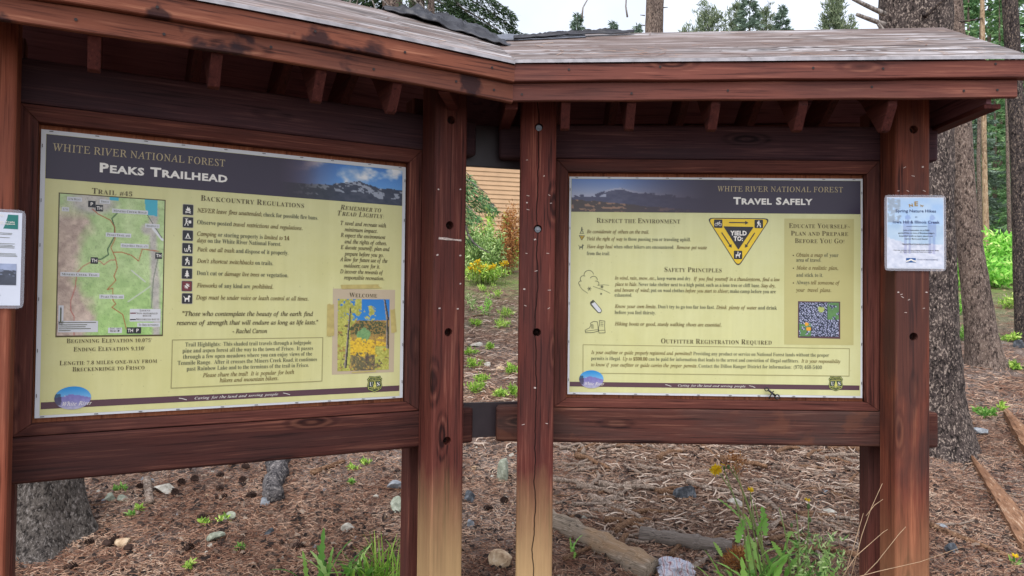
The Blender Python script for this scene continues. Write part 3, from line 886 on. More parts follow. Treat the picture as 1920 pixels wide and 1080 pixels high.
def shield(parent, org, H, cx, cy, hw, hh):
    c = H(cx, cy); kx = H(cx + hw, cy)[0] - c[0]; ky = H(cx, cy - hh)[1] - c[1]
    F = Flat()
    sh = [(-.72, 1), (0, .92), (.72, 1), (.8, .8), (1, .62), (.88, .25), (1, -.2), (.92, -.6), (.5, -.82), (0, -1), (-.5, -.82), (-.92, -.6), (-1, -.2), (-.88, .25), (-1, .62), (-.8, .8)]
    for s_, m, h in ((1.0, 'green', H2), (.91, 'shield_y', H2 + .0003), (.86, 'green', H3)):
        F.poly([(c[0] + x * kx * s_, c[1] + y * ky * s_) for x, y in sh], I[m], h)
    P = lambda x, y: (c[0] + x * kx, c[1] + y * ky)
    F.stroke([P(-.72, .4), P(.72, .4)], .05 * ky, I['shield_y'], H4); F.stroke([P(-.78, -.38), P(.78, -.38)], .05 * ky, I['shield_y'], H4)
    F.poly([P(0, .42), P(-.18, -.12), P(.18, -.12)], I['shield_y'], H4 + .0002); F.poly([P(0, .1), P(-.24, -.3), P(.24, -.3)], I['shield_y'], H4 + .0002); F.stroke([P(0, -.3), P(0, -.5)], .12 * kx, I['shield_y'], H4)
    for t, x0, x1 in (('U', -.66, -.26), ('S', .28, .62)):
        F.line([(t, 'rg', I['cream'], 1)], c[0] + x0 * kx, c[0] + x1 * kx, c[1] - .22 * ky, .46 * ky, H4 + .0002)
    F.line([('FOREST SERVICE', 'sans', I['shield_y'], 1)], c[0] - .62 * kx, c[0] + .62 * kx, c[1] + .52 * ky, .17 * ky, H4)
    F.line([('AGRICULTURE', 'sans', I['shield_y'], 1)], c[0] - .55 * kx, c[0] + .55 * kx, c[1] - .62 * ky, .14 * ky, H4)
    return F.build('shield_emblem', parent, org)

def oval_logo(parent, org, H, cx, cy, rx, ry):
    c = H(cx, cy); kx = H(cx + rx, cy)[0] - c[0]; ky = H(cx, cy - ry)[1] - c[1]
    def fn(X, Y):
        ridge = 0.34 + 0.35 * np.abs(X - 0.47) ** 1.2 + 0.05 * (fbm(X * 9, X * 0 + 3, 3) - .5)
        sky_ = [30 + 110 * Y * 1.6, 130 + 80 * Y, 196 + 30 * Y]
        sh = fbm(X * 14, Y * 10, 3, 5)
        mt = [92 + 36 * sh + 60 * Y ** 2, 84 + 36 * sh + 66 * Y ** 2, 150 + 30 * sh + 20 * Y]
        snow = (Y < ridge + .06) & (sh > .62)
        m = Y > ridge
        out = [np.where(m, np.where(snow, 205, mt[i]), sky_[i]) for i in range(3)]
        dk = (X < .2 - .1 * np.abs(Y - .6)) & (Y > .3) & (Y < .8)
        return [np.where(dk, o * .55, o) for o in out]
    nx, ny = 40, 26
    X, Y = np.meshgrid(np.linspace(0, 1, nx), np.linspace(0, 1, ny))
    # squash the square grid onto the oval
    a = 2 * X - 1; b = 1 - 2 * Y
    ex = a * np.sqrt(1 - b * b / 2); ey = b * np.sqrt(1 - a * a / 2)
    V = np.stack([c[0] + ex * kx - org[0], np.full_like(X, -H3), c[1] + ey * ky - org[1]], -1).reshape(-1, 3)
    idx = np.arange(nx * ny).reshape(ny, nx)
    Fc = np.stack([idx[:-1, :-1], idx[1:, :-1], idx[1:, 1:], idx[:-1, 1:]], -1).reshape(-1, 4)
    me = mesh_np('oval_logo', V, Fc)
    rgb = np.clip(np.array(fn((ex + 1) / 2, (1 - ey) / 2)), 0, 255) / 255
    rgb = ((rgb + .055) / 1.055) ** 2.4 * PKP
    col = np.ones((ny, nx, 4)); col[..., :3] = np.moveaxis(rgb, 0, -1)
    me.color_attributes.new('Col', 'FLOAT_COLOR', 'POINT').data.foreach_set('color', col.reshape(-1).astype(np.float32))
    o = link_mesh('oval_logo', me, I['pic'], parent)
    F = Flat(); F.line([('White River', 'scr', I['cream'], 1)], c[0] - .55 * kx, c[0] + 1.05 * kx, c[1] - .66 * ky, .34 * ky, H4); F.build('logo_lettering', o, org)
    return o

class Panel:
    def __init__(s, fr, corners, label):
        s.H = homog(corners, [(0, 0), (1.22, 0), (1.22, -.911), (0, -.911)])
        s.org = (0.61, -0.911)
        s.fr = fr
        s.root = empty('information_panel', fpos(fr, 0.61, 0.0, -0.911), label, 'sign', rz=FRM[fr][1])
    def quad(s, name, px, mat, h, parent=None):
        F = Flat(); F.poly([s.H(*p) for p in px], mat, h); return F.build(name, parent or s.root, s.org)
    par = None
    def row(s, x0, x1, y, cap, runs, h=H3, ink=None, name='text_line'):
        """runs: 'it:..|rg:..' ; y is the baseline at mid line"""
        a = s.H(x0, y); b = s.H(x1, y); c = s.H((x0 + x1) / 2, y)
        cp = s.H((x0 + x1) / 2, y - cap)[1] - c[1]
        rr = []
        for q in runs.split('|'):
            st, t = q.split(':', 1); rr.append((t, st, ink or (I['brown'] if st == 'it' else I['grey']), 1.0))
        F = Flat(); F.line(rr, a[0], b[0], c[1], cp, h); return F.build(name, s.par or s.root, s.org)
    def head(s, x0, x1, y, cap, t, st='hd', mat=None, h=H3, small=.8, name='heading'):
        a = s.H(x0, y); b = s.H(x1, y); c = s.H((x0 + x1) / 2, y)
        cp = s.H((x0 + x1) / 2, y - cap)[1] - c[1]
        F = Flat(); smallcaps_line(F, t, st, mat or I['head'], a[0], b[0], c[1], cp, h, small); return F.build(name, s.par or s.root, s.org)
    def staples(s):
        me = None
        for i in range(10):
            for w in (-0.004, -0.907):
                s._st(0.03 + i * 0.129 + rng.uniform(-.01, .01), w, False)
        for i in range(6):
            for u in (0.004, 1.216): s._st(u, -0.06 - i * 0.158 + rng.uniform(-.01, .01), True)
    def _st(s, u, w, vert):
        if not hasattr(s, 'sm'):
            bm = bmesh.new(); bmesh.ops.create_cube(bm, size=1.0)
            for v in bm.verts: v.co = Vector((v.co.x * .011, v.co.y * .0014, v.co.z * .0020))
            s.sm = bpy.data.meshes.new('staple'); bm.to_mesh(s.sm); bm.free(); s.sm.materials.append(M['staple'])
        o = bpy.data.objects.new('staple', s.sm); COL.objects.link(o); o.parent = s.root
        o.location = (u - s.org[0], -.0022, w - s.org[1]); o.rotation_euler = (0, R(90) if vert else rng.uniform(-.06, .06), 0)

# ================= left panel: the trail map panel
PL = Panel('L', [(75, 240), (760, 315), (756, 747), (67, 782)], 'pale yellow trailhead panel with a green trail map, regulation icons and an autumn photo')
rt, org, H = PL.root, PL.org, PL.H
def sheet(Pn, ymat, w0=(0.013, 1.207), h0=(-0.013, -0.903)):
    F = Flat()
    F.v += [(0, 0, 0), (1.22, 0, 0), (1.22, 0, -.911), (0, 0, -.911)]; F.v += [(0, .003, 0), (1.22, .003, 0), (1.22, .003, -.911), (0, .003, -.911)]
    F.f += [(0, 1, 2, 3), (4, 7, 6, 5), (0, 4, 5, 1), (1, 5, 6, 2), (2, 6, 7, 3), (3, 7, 4, 0)]; F.m += [0] * 6; F.mi(I['white'])
    me = mesh_np('sheet', [(p[0] - org[0], p[1] - .0, p[2] - org[1]) for p in F.v], F.f); link_mesh('sheet', me, [I['white']], Pn.root)
    F = Flat(); F.poly([(w0[0], h0[0]), (w0[1], h0[0]), (w0[1], h0[1]), (w0[0], h0[1])], ymat, .0006); F.build('printed_ground', Pn.root, org)
sheet(PL, I['yellow'])
tl, tr = H(82, 247), H(754, 316.3); wb = (H(82, 334)[1] + H(753, 386.3)[1]) / 2
F = Flat(); F.poly([(0.014, -0.014), (1.206, -0.014), (1.206, wb), (0.014, wb)], I['purple'], H1); F.build('header_band', rt, org)
def sky_hdr(X, Y):
    n = fbm(X * 7, Y * 3.2, 5, 3); cl = fbm(X * 5 + 3, Y * 2.2 + 1, 5, 9) + .12 * (X - .5)
    blue = [66 + 50 * Y, 124 + 50 * Y, 196 + 30 * Y]
    c = np.clip((cl - .44) * 7, 0, 1) * np.clip((n - .25) * 3, .3, 1)
    cw = 185 + 70 * n
    sk = [b * (1 - c) + cw * c for b in blue]
    ridge = .52 + .16 * np.abs(X - .66) - .14 * (fbm(X * 11, X * 0 + 2, 4, 21) - .5) - .1 * np.exp(-((X - .62) / .13) ** 2)
    r = fbm(X * 22, Y * 14, 4, 33); snow = ((r > .60) & (Y < ridge + .28))
    mt = [np.where(snow, 150, 34 + 44 * r), np.where(snow, 156, 42 + 40 * r), np.where(snow, 168, 62 + 34 * r)]
    m = Y > ridge
    out = [np.where(m, mt[i], sk[i]) for i in range(3)]
    f = np.clip(X * 2.0, 0, 1) ** 1.1
    tint = [72 + 30 * n, 56 + 26 * n, 78 + 26 * n]
    base = [52, 42, 60]
    fade = np.clip(X * 3.2, 0, 1)
    return [(out[i] * f + (np.where(m, 46, tint[i])) * (1 - f)) * fade + base[i] * (1 - fade) for i in range(3)]
uS = H(520, 340)[0]
picture('header_photo', rt, org, [(uS, -0.0142), (1.206, -0.0142), (1.206, wb + .0004), (uS, wb + .0004)], 150, 46, sky_hdr, I['pic'], H1 + .0004)
F = Flat()
PL.head(96.5, 420.6, 296.5, 13.4, 'WHITE RIVER NATIONAL FOREST', 'thin', I['gold'])
PL.head(185, 425, 331.3, 16.5, 'Peaks Trailhead', 'black', I['cream'], small=.82)
F = Flat()
PL.head(171, 246.5, 364.5, 10.4, 'Trail #45'); PL.head(375, 569, 383.2, 10, 'Backcountry Regulations')
PL.head(637, 713.7, 396.8, 9, 'Remember to', 'hdi'); PL.head(632, 719, 407.9, 9, 'Tread Lightly:', 'hdi')
PL.head(126, 285, 640.8, 8.2, "Beginning Elevation 10,075'"); PL.head(139, 272, 656.2, 8.2, "Ending Elevation 9,110'")
PL.head(113, 295.3, 681, 8.2, 'Length: 7.8 miles one-way from'); PL.head(137.5, 272, 693, 8.2, 'Breckenridge to Frisco')
F = Flat()
for x0, x1, y, t in ((368.5, 595.5, 405.3, 'it:NEVER leave fires unattended;|rg: check for possible fire bans.'), (368.5, 566.5, 426, 'rg:Observe posted |it:travel restrictions and regulations.'),
        (368.5, 541.7, 446.2, 'it:Camping |rg:or storing property is |it:limited to 14'), (368.5, 526.7, 457.8, 'it:days |rg:on the White River National Forest.'),
        (368.5, 540, 474.5, 'it:Pack out all trash |rg:and dispose of it properly.'), (368.5, 511.4, 495, "it:Don't shortcut switchbacks |rg:on trails."),
        (368.5, 540, 517.8, "rg:Don't cut or |it:damage live trees |rg:or vegetation."), (368.5, 512, 540, 'it:Fireworks |rg:of any kind are |it:prohibited.'),
        (367, 578.3, 562.5, 'it:Dogs must be under voice or leash control at all times.')):
    PL.row(x0, x1, y, 7.8, t)
F = Flat()
PL.row(342.4, 587, 592.3, 8.2, 'it:"Those who contemplate the beauty of the earth find', ink=I['head']); PL.row(331.5, 596.5, 608.6, 8.2, 'it:reserves of strength that will endure as long as life lasts."', ink=I['head']); PL.row(436.5, 501, 624.4, 8, 'it:- Rachel Carson', ink=I['head'])
F = Flat()
bx = [H(*p) for p in ((324, 636.7), (605.6, 633.6), (604.3, 715), (322.2, 726.6))]
F.poly(bx, I['yellow'], H1)
F.stroke(bx + [bx[0]], .0032, I['line'], H2)
PL.par = F.build('highlights_box', rt, org)
for x0, x1, y, t in ((348, 583.8, 647.6, 'rg:Trail Highlights:  This shaded trail travels through a lodgepole'), (343, 587.4, 658.6, 'rg:pine and aspen forest all the way to the town of Frisco.  It passes'),
        (344, 585.6, 669.5, 'rg:through a few open meadows where you can enjoy views of the'), (334, 594.7, 680.4, 'rg:Tenmile Range.  After it crosses the Miners Creek Road, it continues'),
        (351, 579.6, 691.3, 'rg:past Rainbow Lake and to the terminus of the trail in Frisco.'), (381, 552.4, 703.8, 'it:Please share the trail!  It is popular for both'), (413, 522.6, 714.4, 'it:hikers and mountain bikers.')):
    PL.row(x0, x1, y, 7.4, t)
PL.par = None
F = Flat()
for x0, x1, y, t in ((637.7, 723.3, 425.2, 'T ravel and recreate with'), (645.5, 707, 436.4, 'minimum impact.'), (637.7, 722, 447.5, 'R espect the environment'), (645.5, 724.6, 459.2, 'and the rights of others.'),
        (637.7, 729.8, 470, 'E ducate yourself; plan and'), (645, 718.6, 481.7, 'prepare before you go.'), (636.4, 726, 492.3, 'A llow for future use of the'), (644.2, 712, 503.5, 'outdoors; care for it.'),
        (637, 718, 514.6, 'D iscover the rewards of'), (644.7, 720, 525.8, 'responsible recreation.')):
    PL.row(x0, x1, y, 7.3, 'it:' + t, ink=I['head'])
for (x, y), g, gr in zip(((351.6, 392.8), (351.6, 416.5), (351.4, 441.4), (350.9, 465.2), (350.6, 489.1), (350.4, 512.6), (350.4, 536), (351, 559.2)),
        (ic_fire, ic_ranger, ic_tent, ic_trash, ic_hiker, ic_tree, ic_work, ic_dog), (None,) * 6 + (I['red'], None)):
    pictogram(rt, org, H, x, y, 9.6, 9.6, g, gr)
# footer
F = Flat(); fw = (H(77, 759.5)[1] + H(750, 728.3)[1]) / 2
F.poly([(0.016, fw + .0108), (1.205, fw + .0108), (1.205, fw - .0108), (0.016, fw - .0108)], I['maroon'], H1)
a, b = H(366.5, 743), H(522.6, 743); F.line([('Caring for the land and serving people', 'scr', I['cream'], 1)], a[0], b[0], fw - .004, .0085, H2)
for x in (337, 532):
    q = H(x, 745); F.stroke([(q[0], fw + .003), (q[0] + .01, fw + .001), (q[0] + .024, fw - .004)], .0018, I['cream'], H2)
F.build('footer_band', rt, org)
oval_logo(rt, org, H, 138.5, 744, 34, 21.5); shield(rt, org, H, 703.3, 721.3, 14.2, 15.6)

# map
def seg_dist(X, Y, pts, asp):
    d = np.full_like(X, 9.0)
    for (x0, y0), (x1, y1) in zip(pts[:-1], pts[1:]):
        ax, ay, bx_, by_ = x0, y0 * asp, x1, y1 * asp
        vx, vy = bx_ - ax, by_ - ay; L2 = vx * vx + vy * vy + 1e-12
        t = np.clip(((X - ax) * vx + (Y * asp - ay) * vy) / L2, 0, 1)
        d = np.minimum(d, np.hypot(X - ax - t * vx, Y * asp - ay - t * vy))
    return d
def mpt(*p): return [((x - 40) / 730.0, (y - 42 - 50 * (x - 40) / 730.0 * max(0, 1 - (y - 42) / 990)) / 990.0) for x, y in p]
def map_fn(X, Y):
    asp = 1.32
    n = fbm(X * 6, Y * 8, 5, 41); n2 = fbm(X * 22, Y * 30, 3, 43)
    pink = np.clip((.27 - X + .22 * (n - .5) + .07 * np.sin(Y * 9)) * 9, 0, 1) * np.clip((Y - .06) * 8, 0, 1)
    strip = np.clip((.055 - np.abs(X - (.92 - .03 * np.sin(Y * 5)) - .05 * (n - .5))) * 30, 0, 1) * (Y > .06)
    strip = np.maximum(strip, np.clip((.09 - np.hypot(X - .84, (Y - .22) * 1.6)) * 22, 0, 1))
    urb = np.clip((.10 - np.hypot((X - .3) * .35, Y - .05)) * 22, 0, 1)
    g = [158 + 34 * n - 44 * (n2 - .5), 184 + 22 * n - 40 * (n2 - .5), 120 + 34 * n - 36 * (n2 - .5)]
    g = [g[0] - 16 * np.clip((Y - .55) * 2, 0, 1), g[1] + 2, g[2] - 22 * np.clip((Y - .55) * 2, 0, 1)]
    p = [190 + 40 * (n - .5) - 60 * (n2 - .5), 168 + 40 * (n - .5) - 60 * (n2 - .5), 152 + 40 * (n - .5) - 50 * (n2 - .5)]
    w = [208 - 50 * n2, 200 - 46 * n2, 186 - 40 * n2]
    o = [g[i] * (1 - pink) + p[i] * pink for i in range(3)]
    for mk in (strip, urb): o = [o[i] * (1 - mk) + w[i] * mk for i in range(3)]
    cont = (np.abs(np.sin(n * 46)) < .16)
    o = [np.where(cont, c * .88, c) for c in o]
    lake = ((X > .81 - .12 * np.clip(.04 - Y, 0, 1) * 6) & (X < .93) & (Y < .11 + .08 * (X - .8)) & (X > .8 + .5 * np.clip(Y - .05, 0, 1))) | ((X > .46) & (X < .55) & (Y < .025))
    o = [np.where(lake, c, o[i]) for i, c in enumerate((70, 168, 186))]
    def tr(o, pts, wd_, col):
        d = seg_dist(X, Y, mpt(*pts), asp); m = np.clip((wd_ - d) / .004 + .5, 0, 1)
        return [o[i] * (1 - m) + col[i] * m for i in range(3)]
    o = tr(o, [(430, 180), (395, 215), (415, 280), (412, 350), (370, 430), (375, 470), (330, 500), (280, 505)], .006, (62, 92, 58))
    o = tr(o, [(690, 285), (760, 365)], .012, (214, 214, 214)); o = tr(o, [(640, 180), (720, 300), (755, 350)], .004, (90, 96, 90))
    o = tr(o, [(730, 500), (700, 640), (690, 840)], .005, (120, 128, 110)); o = tr(o, [(520, 800), (640, 720), (680, 690)], .005, (196, 198, 186)); o = tr(o, [(540, 580), (640, 660)], .006, (196, 198, 186))
    RD = (168, 82, 46)
    o = tr(o, [(260, 150), (300, 185), (385, 228), (418, 280), (420, 360), (392, 420), (425, 490), (440, 560), (418, 620), (432, 650), (372, 715), (412, 705), (415, 790), (436, 815), (408, 838), (486, 890), (512, 990)], .0038, RD)
    o = tr(o, [(410, 452), (470, 452), (540, 475), (590, 515), (615, 430), (735, 446)], .0038, RD)
    o = tr(o, [(425, 505), (390, 508), (345, 540), (320, 515), (280, 508), (205, 550), (165, 595), (155, 700), (128, 790), (130, 860), (152, 900), (155, 1030)], .0038, (180, 96, 84))
    return o
mq = [H(111, 361.3), H(307.3, 376), H(305, 626.3), H(108.7, 627.6)]
mw_, mh_ = mq[1][0] - mq[0][0], mq[0][1] - mq[3][1]
mq = [(mq[0][0], (mq[0][1] + mq[1][1]) / 2), (mq[1][0], (mq[0][1] + mq[1][1]) / 2), (mq[1][0], (mq[2][1] + mq[3][1]) / 2), (mq[0][0], (mq[2][1] + mq[3][1]) / 2)]
F = Flat(); e = .0035
F.poly([(mq[0][0] - e, mq[0][1] + e), (mq[1][0] + e, mq[1][1] + e), (mq[2][0] + e, mq[2][1] - e * 1.6), (mq[3][0] - e, mq[3][1] - e * 1.6)], I['head'], H1 - .0004)
mp_o = F.build('trail_map', rt, org)
picture('map_print', mp_o, org, mq, 150, 196, map_fn, I['pic'], H1 + .0002)
def mp(x, y):                                # position on the enlarged map crop -> panel metres
    q = mpt((x, y))[0]; return (mq[0][0] + q[0] * (mq[1][0] - mq[0][0]), mq[0][1] - q[1] * (mq[0][1] - mq[3][1]))
F = Flat()
for x, y, wd_, t in ((88, 78, 100, 'I-70 West'), (308, 95, 72, 'Frisco'), (55, 150, 48, 'I-70'), (395, 160, 255, 'Miners Creek Road'), (632, 265, 105, 'Highway 9'), (355, 328, 178, 'Peaks Trail #45'), (460, 404, 200, 'Gold Hill Trail #79'),
        (55, 604, 262, 'Miners Creek Trail'), (320, 762, 172, 'Peaks Trail #45'), (590, 962, 165, 'To Breckenridge')):
    a = mp(x, y); b = mp(x + wd_, y); hgt = .0068
    F.poly([(a[0], a[1] - hgt), (b[0], a[1] - hgt), (b[0], a[1] + hgt), (a[0], a[1] + hgt)], I['white'], H2)
    smallcaps_line(F, t, 'hd', I['grey'], a[0] + .004, b[0] - .004, a[1] - .0036, .0072, H3); F.build('map_label', mp_o, org); F = Flat()
def mbox(x0, y0, x1, y1, mat=I['white']):
    a = mp(x0, y0); b = mp(x1, y1); F.poly([(a[0], b[1]), (b[0], b[1]), (b[0], a[1]), (a[0], a[1])], mat, H2); return a, b
mbox(535, 850, 757, 940); mbox(48, 930, 315, 1010); mbox(48, 822, 82, 960); mbox(385, 980, 482, 1018)
for t, x, x1, y in (('Legend', 605, 680, 868), ('Non-motorized', 582, 735, 888), ('route', 628, 690, 905), ('Motorized route', 580, 750, 930), ('You Are', 398, 475, 993), ('Here', 398, 445, 1010)):
    smallcaps_line(F, t, 'hd', I['head'], mp(x, y)[0], mp(x1, y)[0], mp(x, y)[1], .0068, H3)
F.stroke([mp(540, 880), mp(576, 880)], .0035, I['red'], H3); F.stroke([mp(540, 925), mp(576, 925)], .0035, I['dark'], H3); F.poly([mp(452, 995), mp(470, 1003), mp(452, 1011)], I['dark'], H3)
for y, x1 in ((942, 300), (958, 240), (972, 230), (985, 265), (998, 130)): F.stroke([mp(54, y), mp(x1, y)], .0022, I['grey'], H3)
F.stroke([mp(64, 940), mp(64, 850)], .004, I['grey'], H3); F.poly([mp(58, 850), mp(70, 850), mp(64, 830)], I['dark'], H3)
F.build('map_legend', mp_o, org); F = Flat()
for x, y, t in ((255, 115, 'P'), (307, 143, 'TH'), (280, 510, 'TH'), (735, 477, 'TH'), (541, 1001, 'TH'), (593, 1001, 'P')):
    c = mp(x, y); F.rrect(c, .0105, .0105, .001, I['black'], H3)
    ww = .0035 if len(t) == 1 else .008; F.line([(t, 'bold', I['cream'], 1)], c[0] - ww, c[0] + ww, c[1] - .0055, .011, H4); F.build('map_symbol', mp_o, org); F = Flat()

# welcome card, taped on
wc = PL.quad('welcome_card', [(624.2, 542), (740.9, 545.1), (739.1, 698.9), (623, 703.3)], I['card'], H1)
PL.par = wc; PL.head(654.8, 706.7, 558.8, 8.4, 'Welcome'); PL.par = None
def aspens(X, Y):
    n = fbm(X * 16, Y * 24, 4, 51); n2 = fbm(X * 40, Y * 56, 2, 52); b = fbm(X * 7, Y * 10, 4, 55)
    sk = [36 + 20 * Y, 118 + 30 * Y, 190 + 10 * Y]
    o = [np.full_like(X, c) for c in (176, 142, 60)]
    def put(m, c): return [np.where(m, c[i], o[i]) for i in range(3)]
    Yw = Y + .16 * (n - .5) + .10 * (b - .5)
    o = [170 + 60 * (n2 - .5) - 20 * n, 130 + 60 * (n2 - .5), 54 + 30 * n2]
    o = put(Y < .29 + .02 * n, sk)
    dk = (np.abs(Yw - .41) < .10) & (n2 > .40 + .25 * np.abs(X - .5)) & (Y > .30)
    o = put(dk, (40 + 50 * n2, 54 + 40 * n2, 36 + 20 * n2))
    o = put((np.hypot((X - .5) * .8, Y - .5) < .10 + .08 * (n - .5)), (96 + 40 * n2, 136 + 36 * n2, 88 + 20 * n2))
    yl = (Yw > .56) & (Yw < .78) & (X > .16) & (n2 > .30)
    o = put(yl, (208 + 46 * (n2 - .3), 168 + 50 * (n2 - .3), 40 + 20 * n2))
    lo = (Yw > .78) & (n2 < .62)
    o = put(lo, (78 + 70 * n2, 74 + 62 * n2, 54 + 36 * n2)); o = put((Y > .8) & (X > .45) & (X < .72) & (n > .5), (92, 76, 68))
    lf = ((X < .46 - .30 * np.clip((Y - .18) * 3, 0, 1)) & (n > .40)) | ((X < .24) & (n > .36)) | ((X > .72) & (Y > .66) & (n > .34)) | ((np.hypot(X - .62, (Y - .2) * 1.2) < .13) & (n > .45)) | ((Y > .93) & (n > .48) & (X < .3))
    o = put(lf, (166 + 70 * (n2 - .4), 164 + 66 * (n2 - .4), 74 + 60 * (n2 - .4)))
    for x0, x1, y0, y1, wd_ in ((.24, .15, .12, .96, .024), (.90, .97, .0, .30, .030), (.95, .975, .28, .70, .028)):
        t = (Y - y0) / (y1 - y0); xc = x0 + (x1 - x0) * t
        m = (np.abs(X - xc) < wd_ * (.6 + .5 * t)) & (t > 0) & (t < 1)
        o = put(m, (92 * (X < xc - wd_ * .2) + 62 + 40 * (n2 - .5), 86 * (X < xc - wd_ * .2) + 56 + 40 * (n2 - .5), 76 * (X < xc - wd_ * .2) + 52 + 30 * (n2 - .5)))
    return o
picture('autumn_photo', wc, org, [H(633.3, 561.5), H(730.5, 562.8), H(729.5, 694.2), H(633.3, 697)], 90, 130, aspens, I['pic'], H2)
def tape(px):
    F = Flat(); pts = []
    for i in range(len(px)):
        a, b = H(*px[i]), H(*px[(i + 1) % len(px)])
        short = math.hypot(a[0] - b[0], a[1] - b[1]) < .03
        k = 7 if short else 1
        for q in range(k):
            t = q / k; j = rng.uniform(-.003, .003) if short and q else 0
            pts.append((a[0] + (b[0] - a[0]) * t + j, a[1] + (b[1] - a[1]) * t + j))
    F.poly(pts, I['tape'], H3); return F.build('tape', wc, org)
tape([(639, 535), (710, 534.5), (715, 542), (641, 543)]); tape([(613.5, 572), (626, 570.5), (627, 630), (613, 631.5)]); tape([(732, 582), (740.5, 581), (744, 624), (734, 626)]); tape([(660, 698), (705, 695.5), (705, 698), (660, 700.5)])
PL.staples()

# ================= right panel: travel safely
PR = Panel('R', [(1068, 332), (1618, 335), (1616, 747), (1064, 740)], 'pale yellow-green safety panel with the black and yellow triangular yield sign')
rt, org, H = PR.root, PR.org, PR.H
sheet(PR, I['yellow_r'], (0.008, 1.212), (-0.008, -0.902))
wb = (H(1071.3, 398)[1] + H(1613.6, 401.8)[1]) / 2
F = Flat(); F.poly([(0.009, -0.009), (1.211, -0.009), (1.211, wb), (0.009, wb)], I['purple'], H1); F.build('header_band', rt, org)
def sky_hdr2(X, Y):
    n = fbm(X * 9, Y * 4, 4, 61); r = fbm(X * 26, Y * 16, 4, 63)
    sk = [96 + 90 * Y * 1.6, 128 + 60 * Y * 1.5, 186 + 10 * Y]
    ridge = .50 - .20 * np.exp(-((X - .33) / .13) ** 2) - .08 * np.exp(-((X - .55) / .2) ** 2) + .05 * (fbm(X * 14, X * 0 + 5, 3, 67) - .5) + .05 * np.clip(X - .6, 0, 1)
    m = Y > ridge
    snow = (Y < ridge + .05) & (r > .42) | (np.abs(Y - .50) < .05) & (X < .25) & (r > .45)
    mt = [np.where(snow, 168, 66 + 30 * r), np.where(snow, 172, 68 + 28 * r), np.where(snow, 192, 94 + 24 * r)]
    fg = Y > .62 + .12 * (n - .5) + .35 * X
    f2 = [78 + 74 * (r > .62), 68 + 50 * (r > .62), 66 + 30 * (r > .62)]
    o = [np.where(fg, f2[i], np.where(m, mt[i], sk[i])) for i in range(3)]
    f = np.clip((1 - X) * 1.5, 0, 1) ** 1.2; base = [52, 42, 60]
    return [o[i] * f + base[i] * (1 - f) for i in range(3)]
uE = H(1330, 370)[0]
picture('header_photo', rt, org, [(0.009, -0.0092), (uE, -0.0092), (uE, wb + .0004), (0.009, wb + .0004)], 150, 46, sky_hdr2, I['pic'], H1 + .0004)
F = Flat(); PR.head(1345, 1580.6, 360, 9.9, 'WHITE RIVER NATIONAL FOREST', 'thin', I['gold']); PR.head(1374.6, 1523.4, 383.6, 13, 'Travel Safely', 'black', I['cream'], small=.84); F = Flat()
PR.head(1118.7, 1275, 419.4, 9.2, 'Respect the Environment'); PR.head(1245.6, 1352.5, 511, 9, 'Safety Principles'); PR.head(1239, 1446, 645.6, 9, 'Outfitter Registration Required')
F = Flat()
for x0, x1, y, t in ((1100.2, 1216.6, 438.6, 'it:Be considerate of others on the trail.'), (1100.2, 1294.6, 452.4, 'it:Yield the right of way |rg:to those passing you or traveling uphill.'),
        (1100.2, 1325, 467.1, 'it:Have dogs heal |rg:when other hikers are encountered.  |it:Remove pet waste'), (1100.2, 1143.7, 479.4, 'rg:from the trail.'),
        (1152.3, 1461.5, 526.4, 'it:In wind, rain, snow, etc., |rg:keep warm and dry.  |it:If you find yourself in a thunderstorm, find a low'),
        (1152.3, 1453, 538, 'it:place to hide. |rg:Never take shelter next to a high point, such as a lone tree or cliff base. |it:Stay dry,'),
        (1152.3, 1453.8, 549, 'it:and beware of wind; |rg:put on wool clothes |it:before you start to shiver; |rg:make camp before you are'), (1152.3, 1184.7, 557.2, 'rg:exhausted.'),
        (1152.3, 1456, 579.6, "it:Know your own limits. |rg:Don't try to go too far too fast. |it:Drink plenty of water |rg:and drink"), (1152.3, 1229, 590, 'rg:before you feel thirsty.'),
        (1152.3, 1352, 612, 'it:Hiking boots or good, sturdy walking shoes are essential.')):
    PR.row(x0, x1, y, 6.5, t)
F = Flat()
bx = [H(*p) for p in ((1093.2, 647.4), (1591.8, 654.2), (1591, 705.6), (1093, 700.3))]
F.poly(bx, I['yellow_r'], H1); F.stroke(bx + [bx[0]], .003, I['line'], H2); PR.par = F.build('registration_box', rt, org)
for x0, x1, y, t in ((1108.2, 1553.3, 667, 'it:Is your outfitter or guide properly registered and permitted? |rg:Providing any product or service on National Forest lands without the proper'),
        (1108.2, 1574.7, 678.5, 'rg:permits is illegal.  |it:Up to $500.00 |rg:can be paid for information that leads to the arrest and conviction of illegal outfitters.  |it:It is your responsibility'),
        (1108.2, 1540, 690, 'it:to know if your outfitter or guide carries the proper permits. |rg:Contact the Dillon Ranger District for information:  (970) 468-5400')):
    PR.row(x0, x1, y, 6.4, t)
PR.par = None
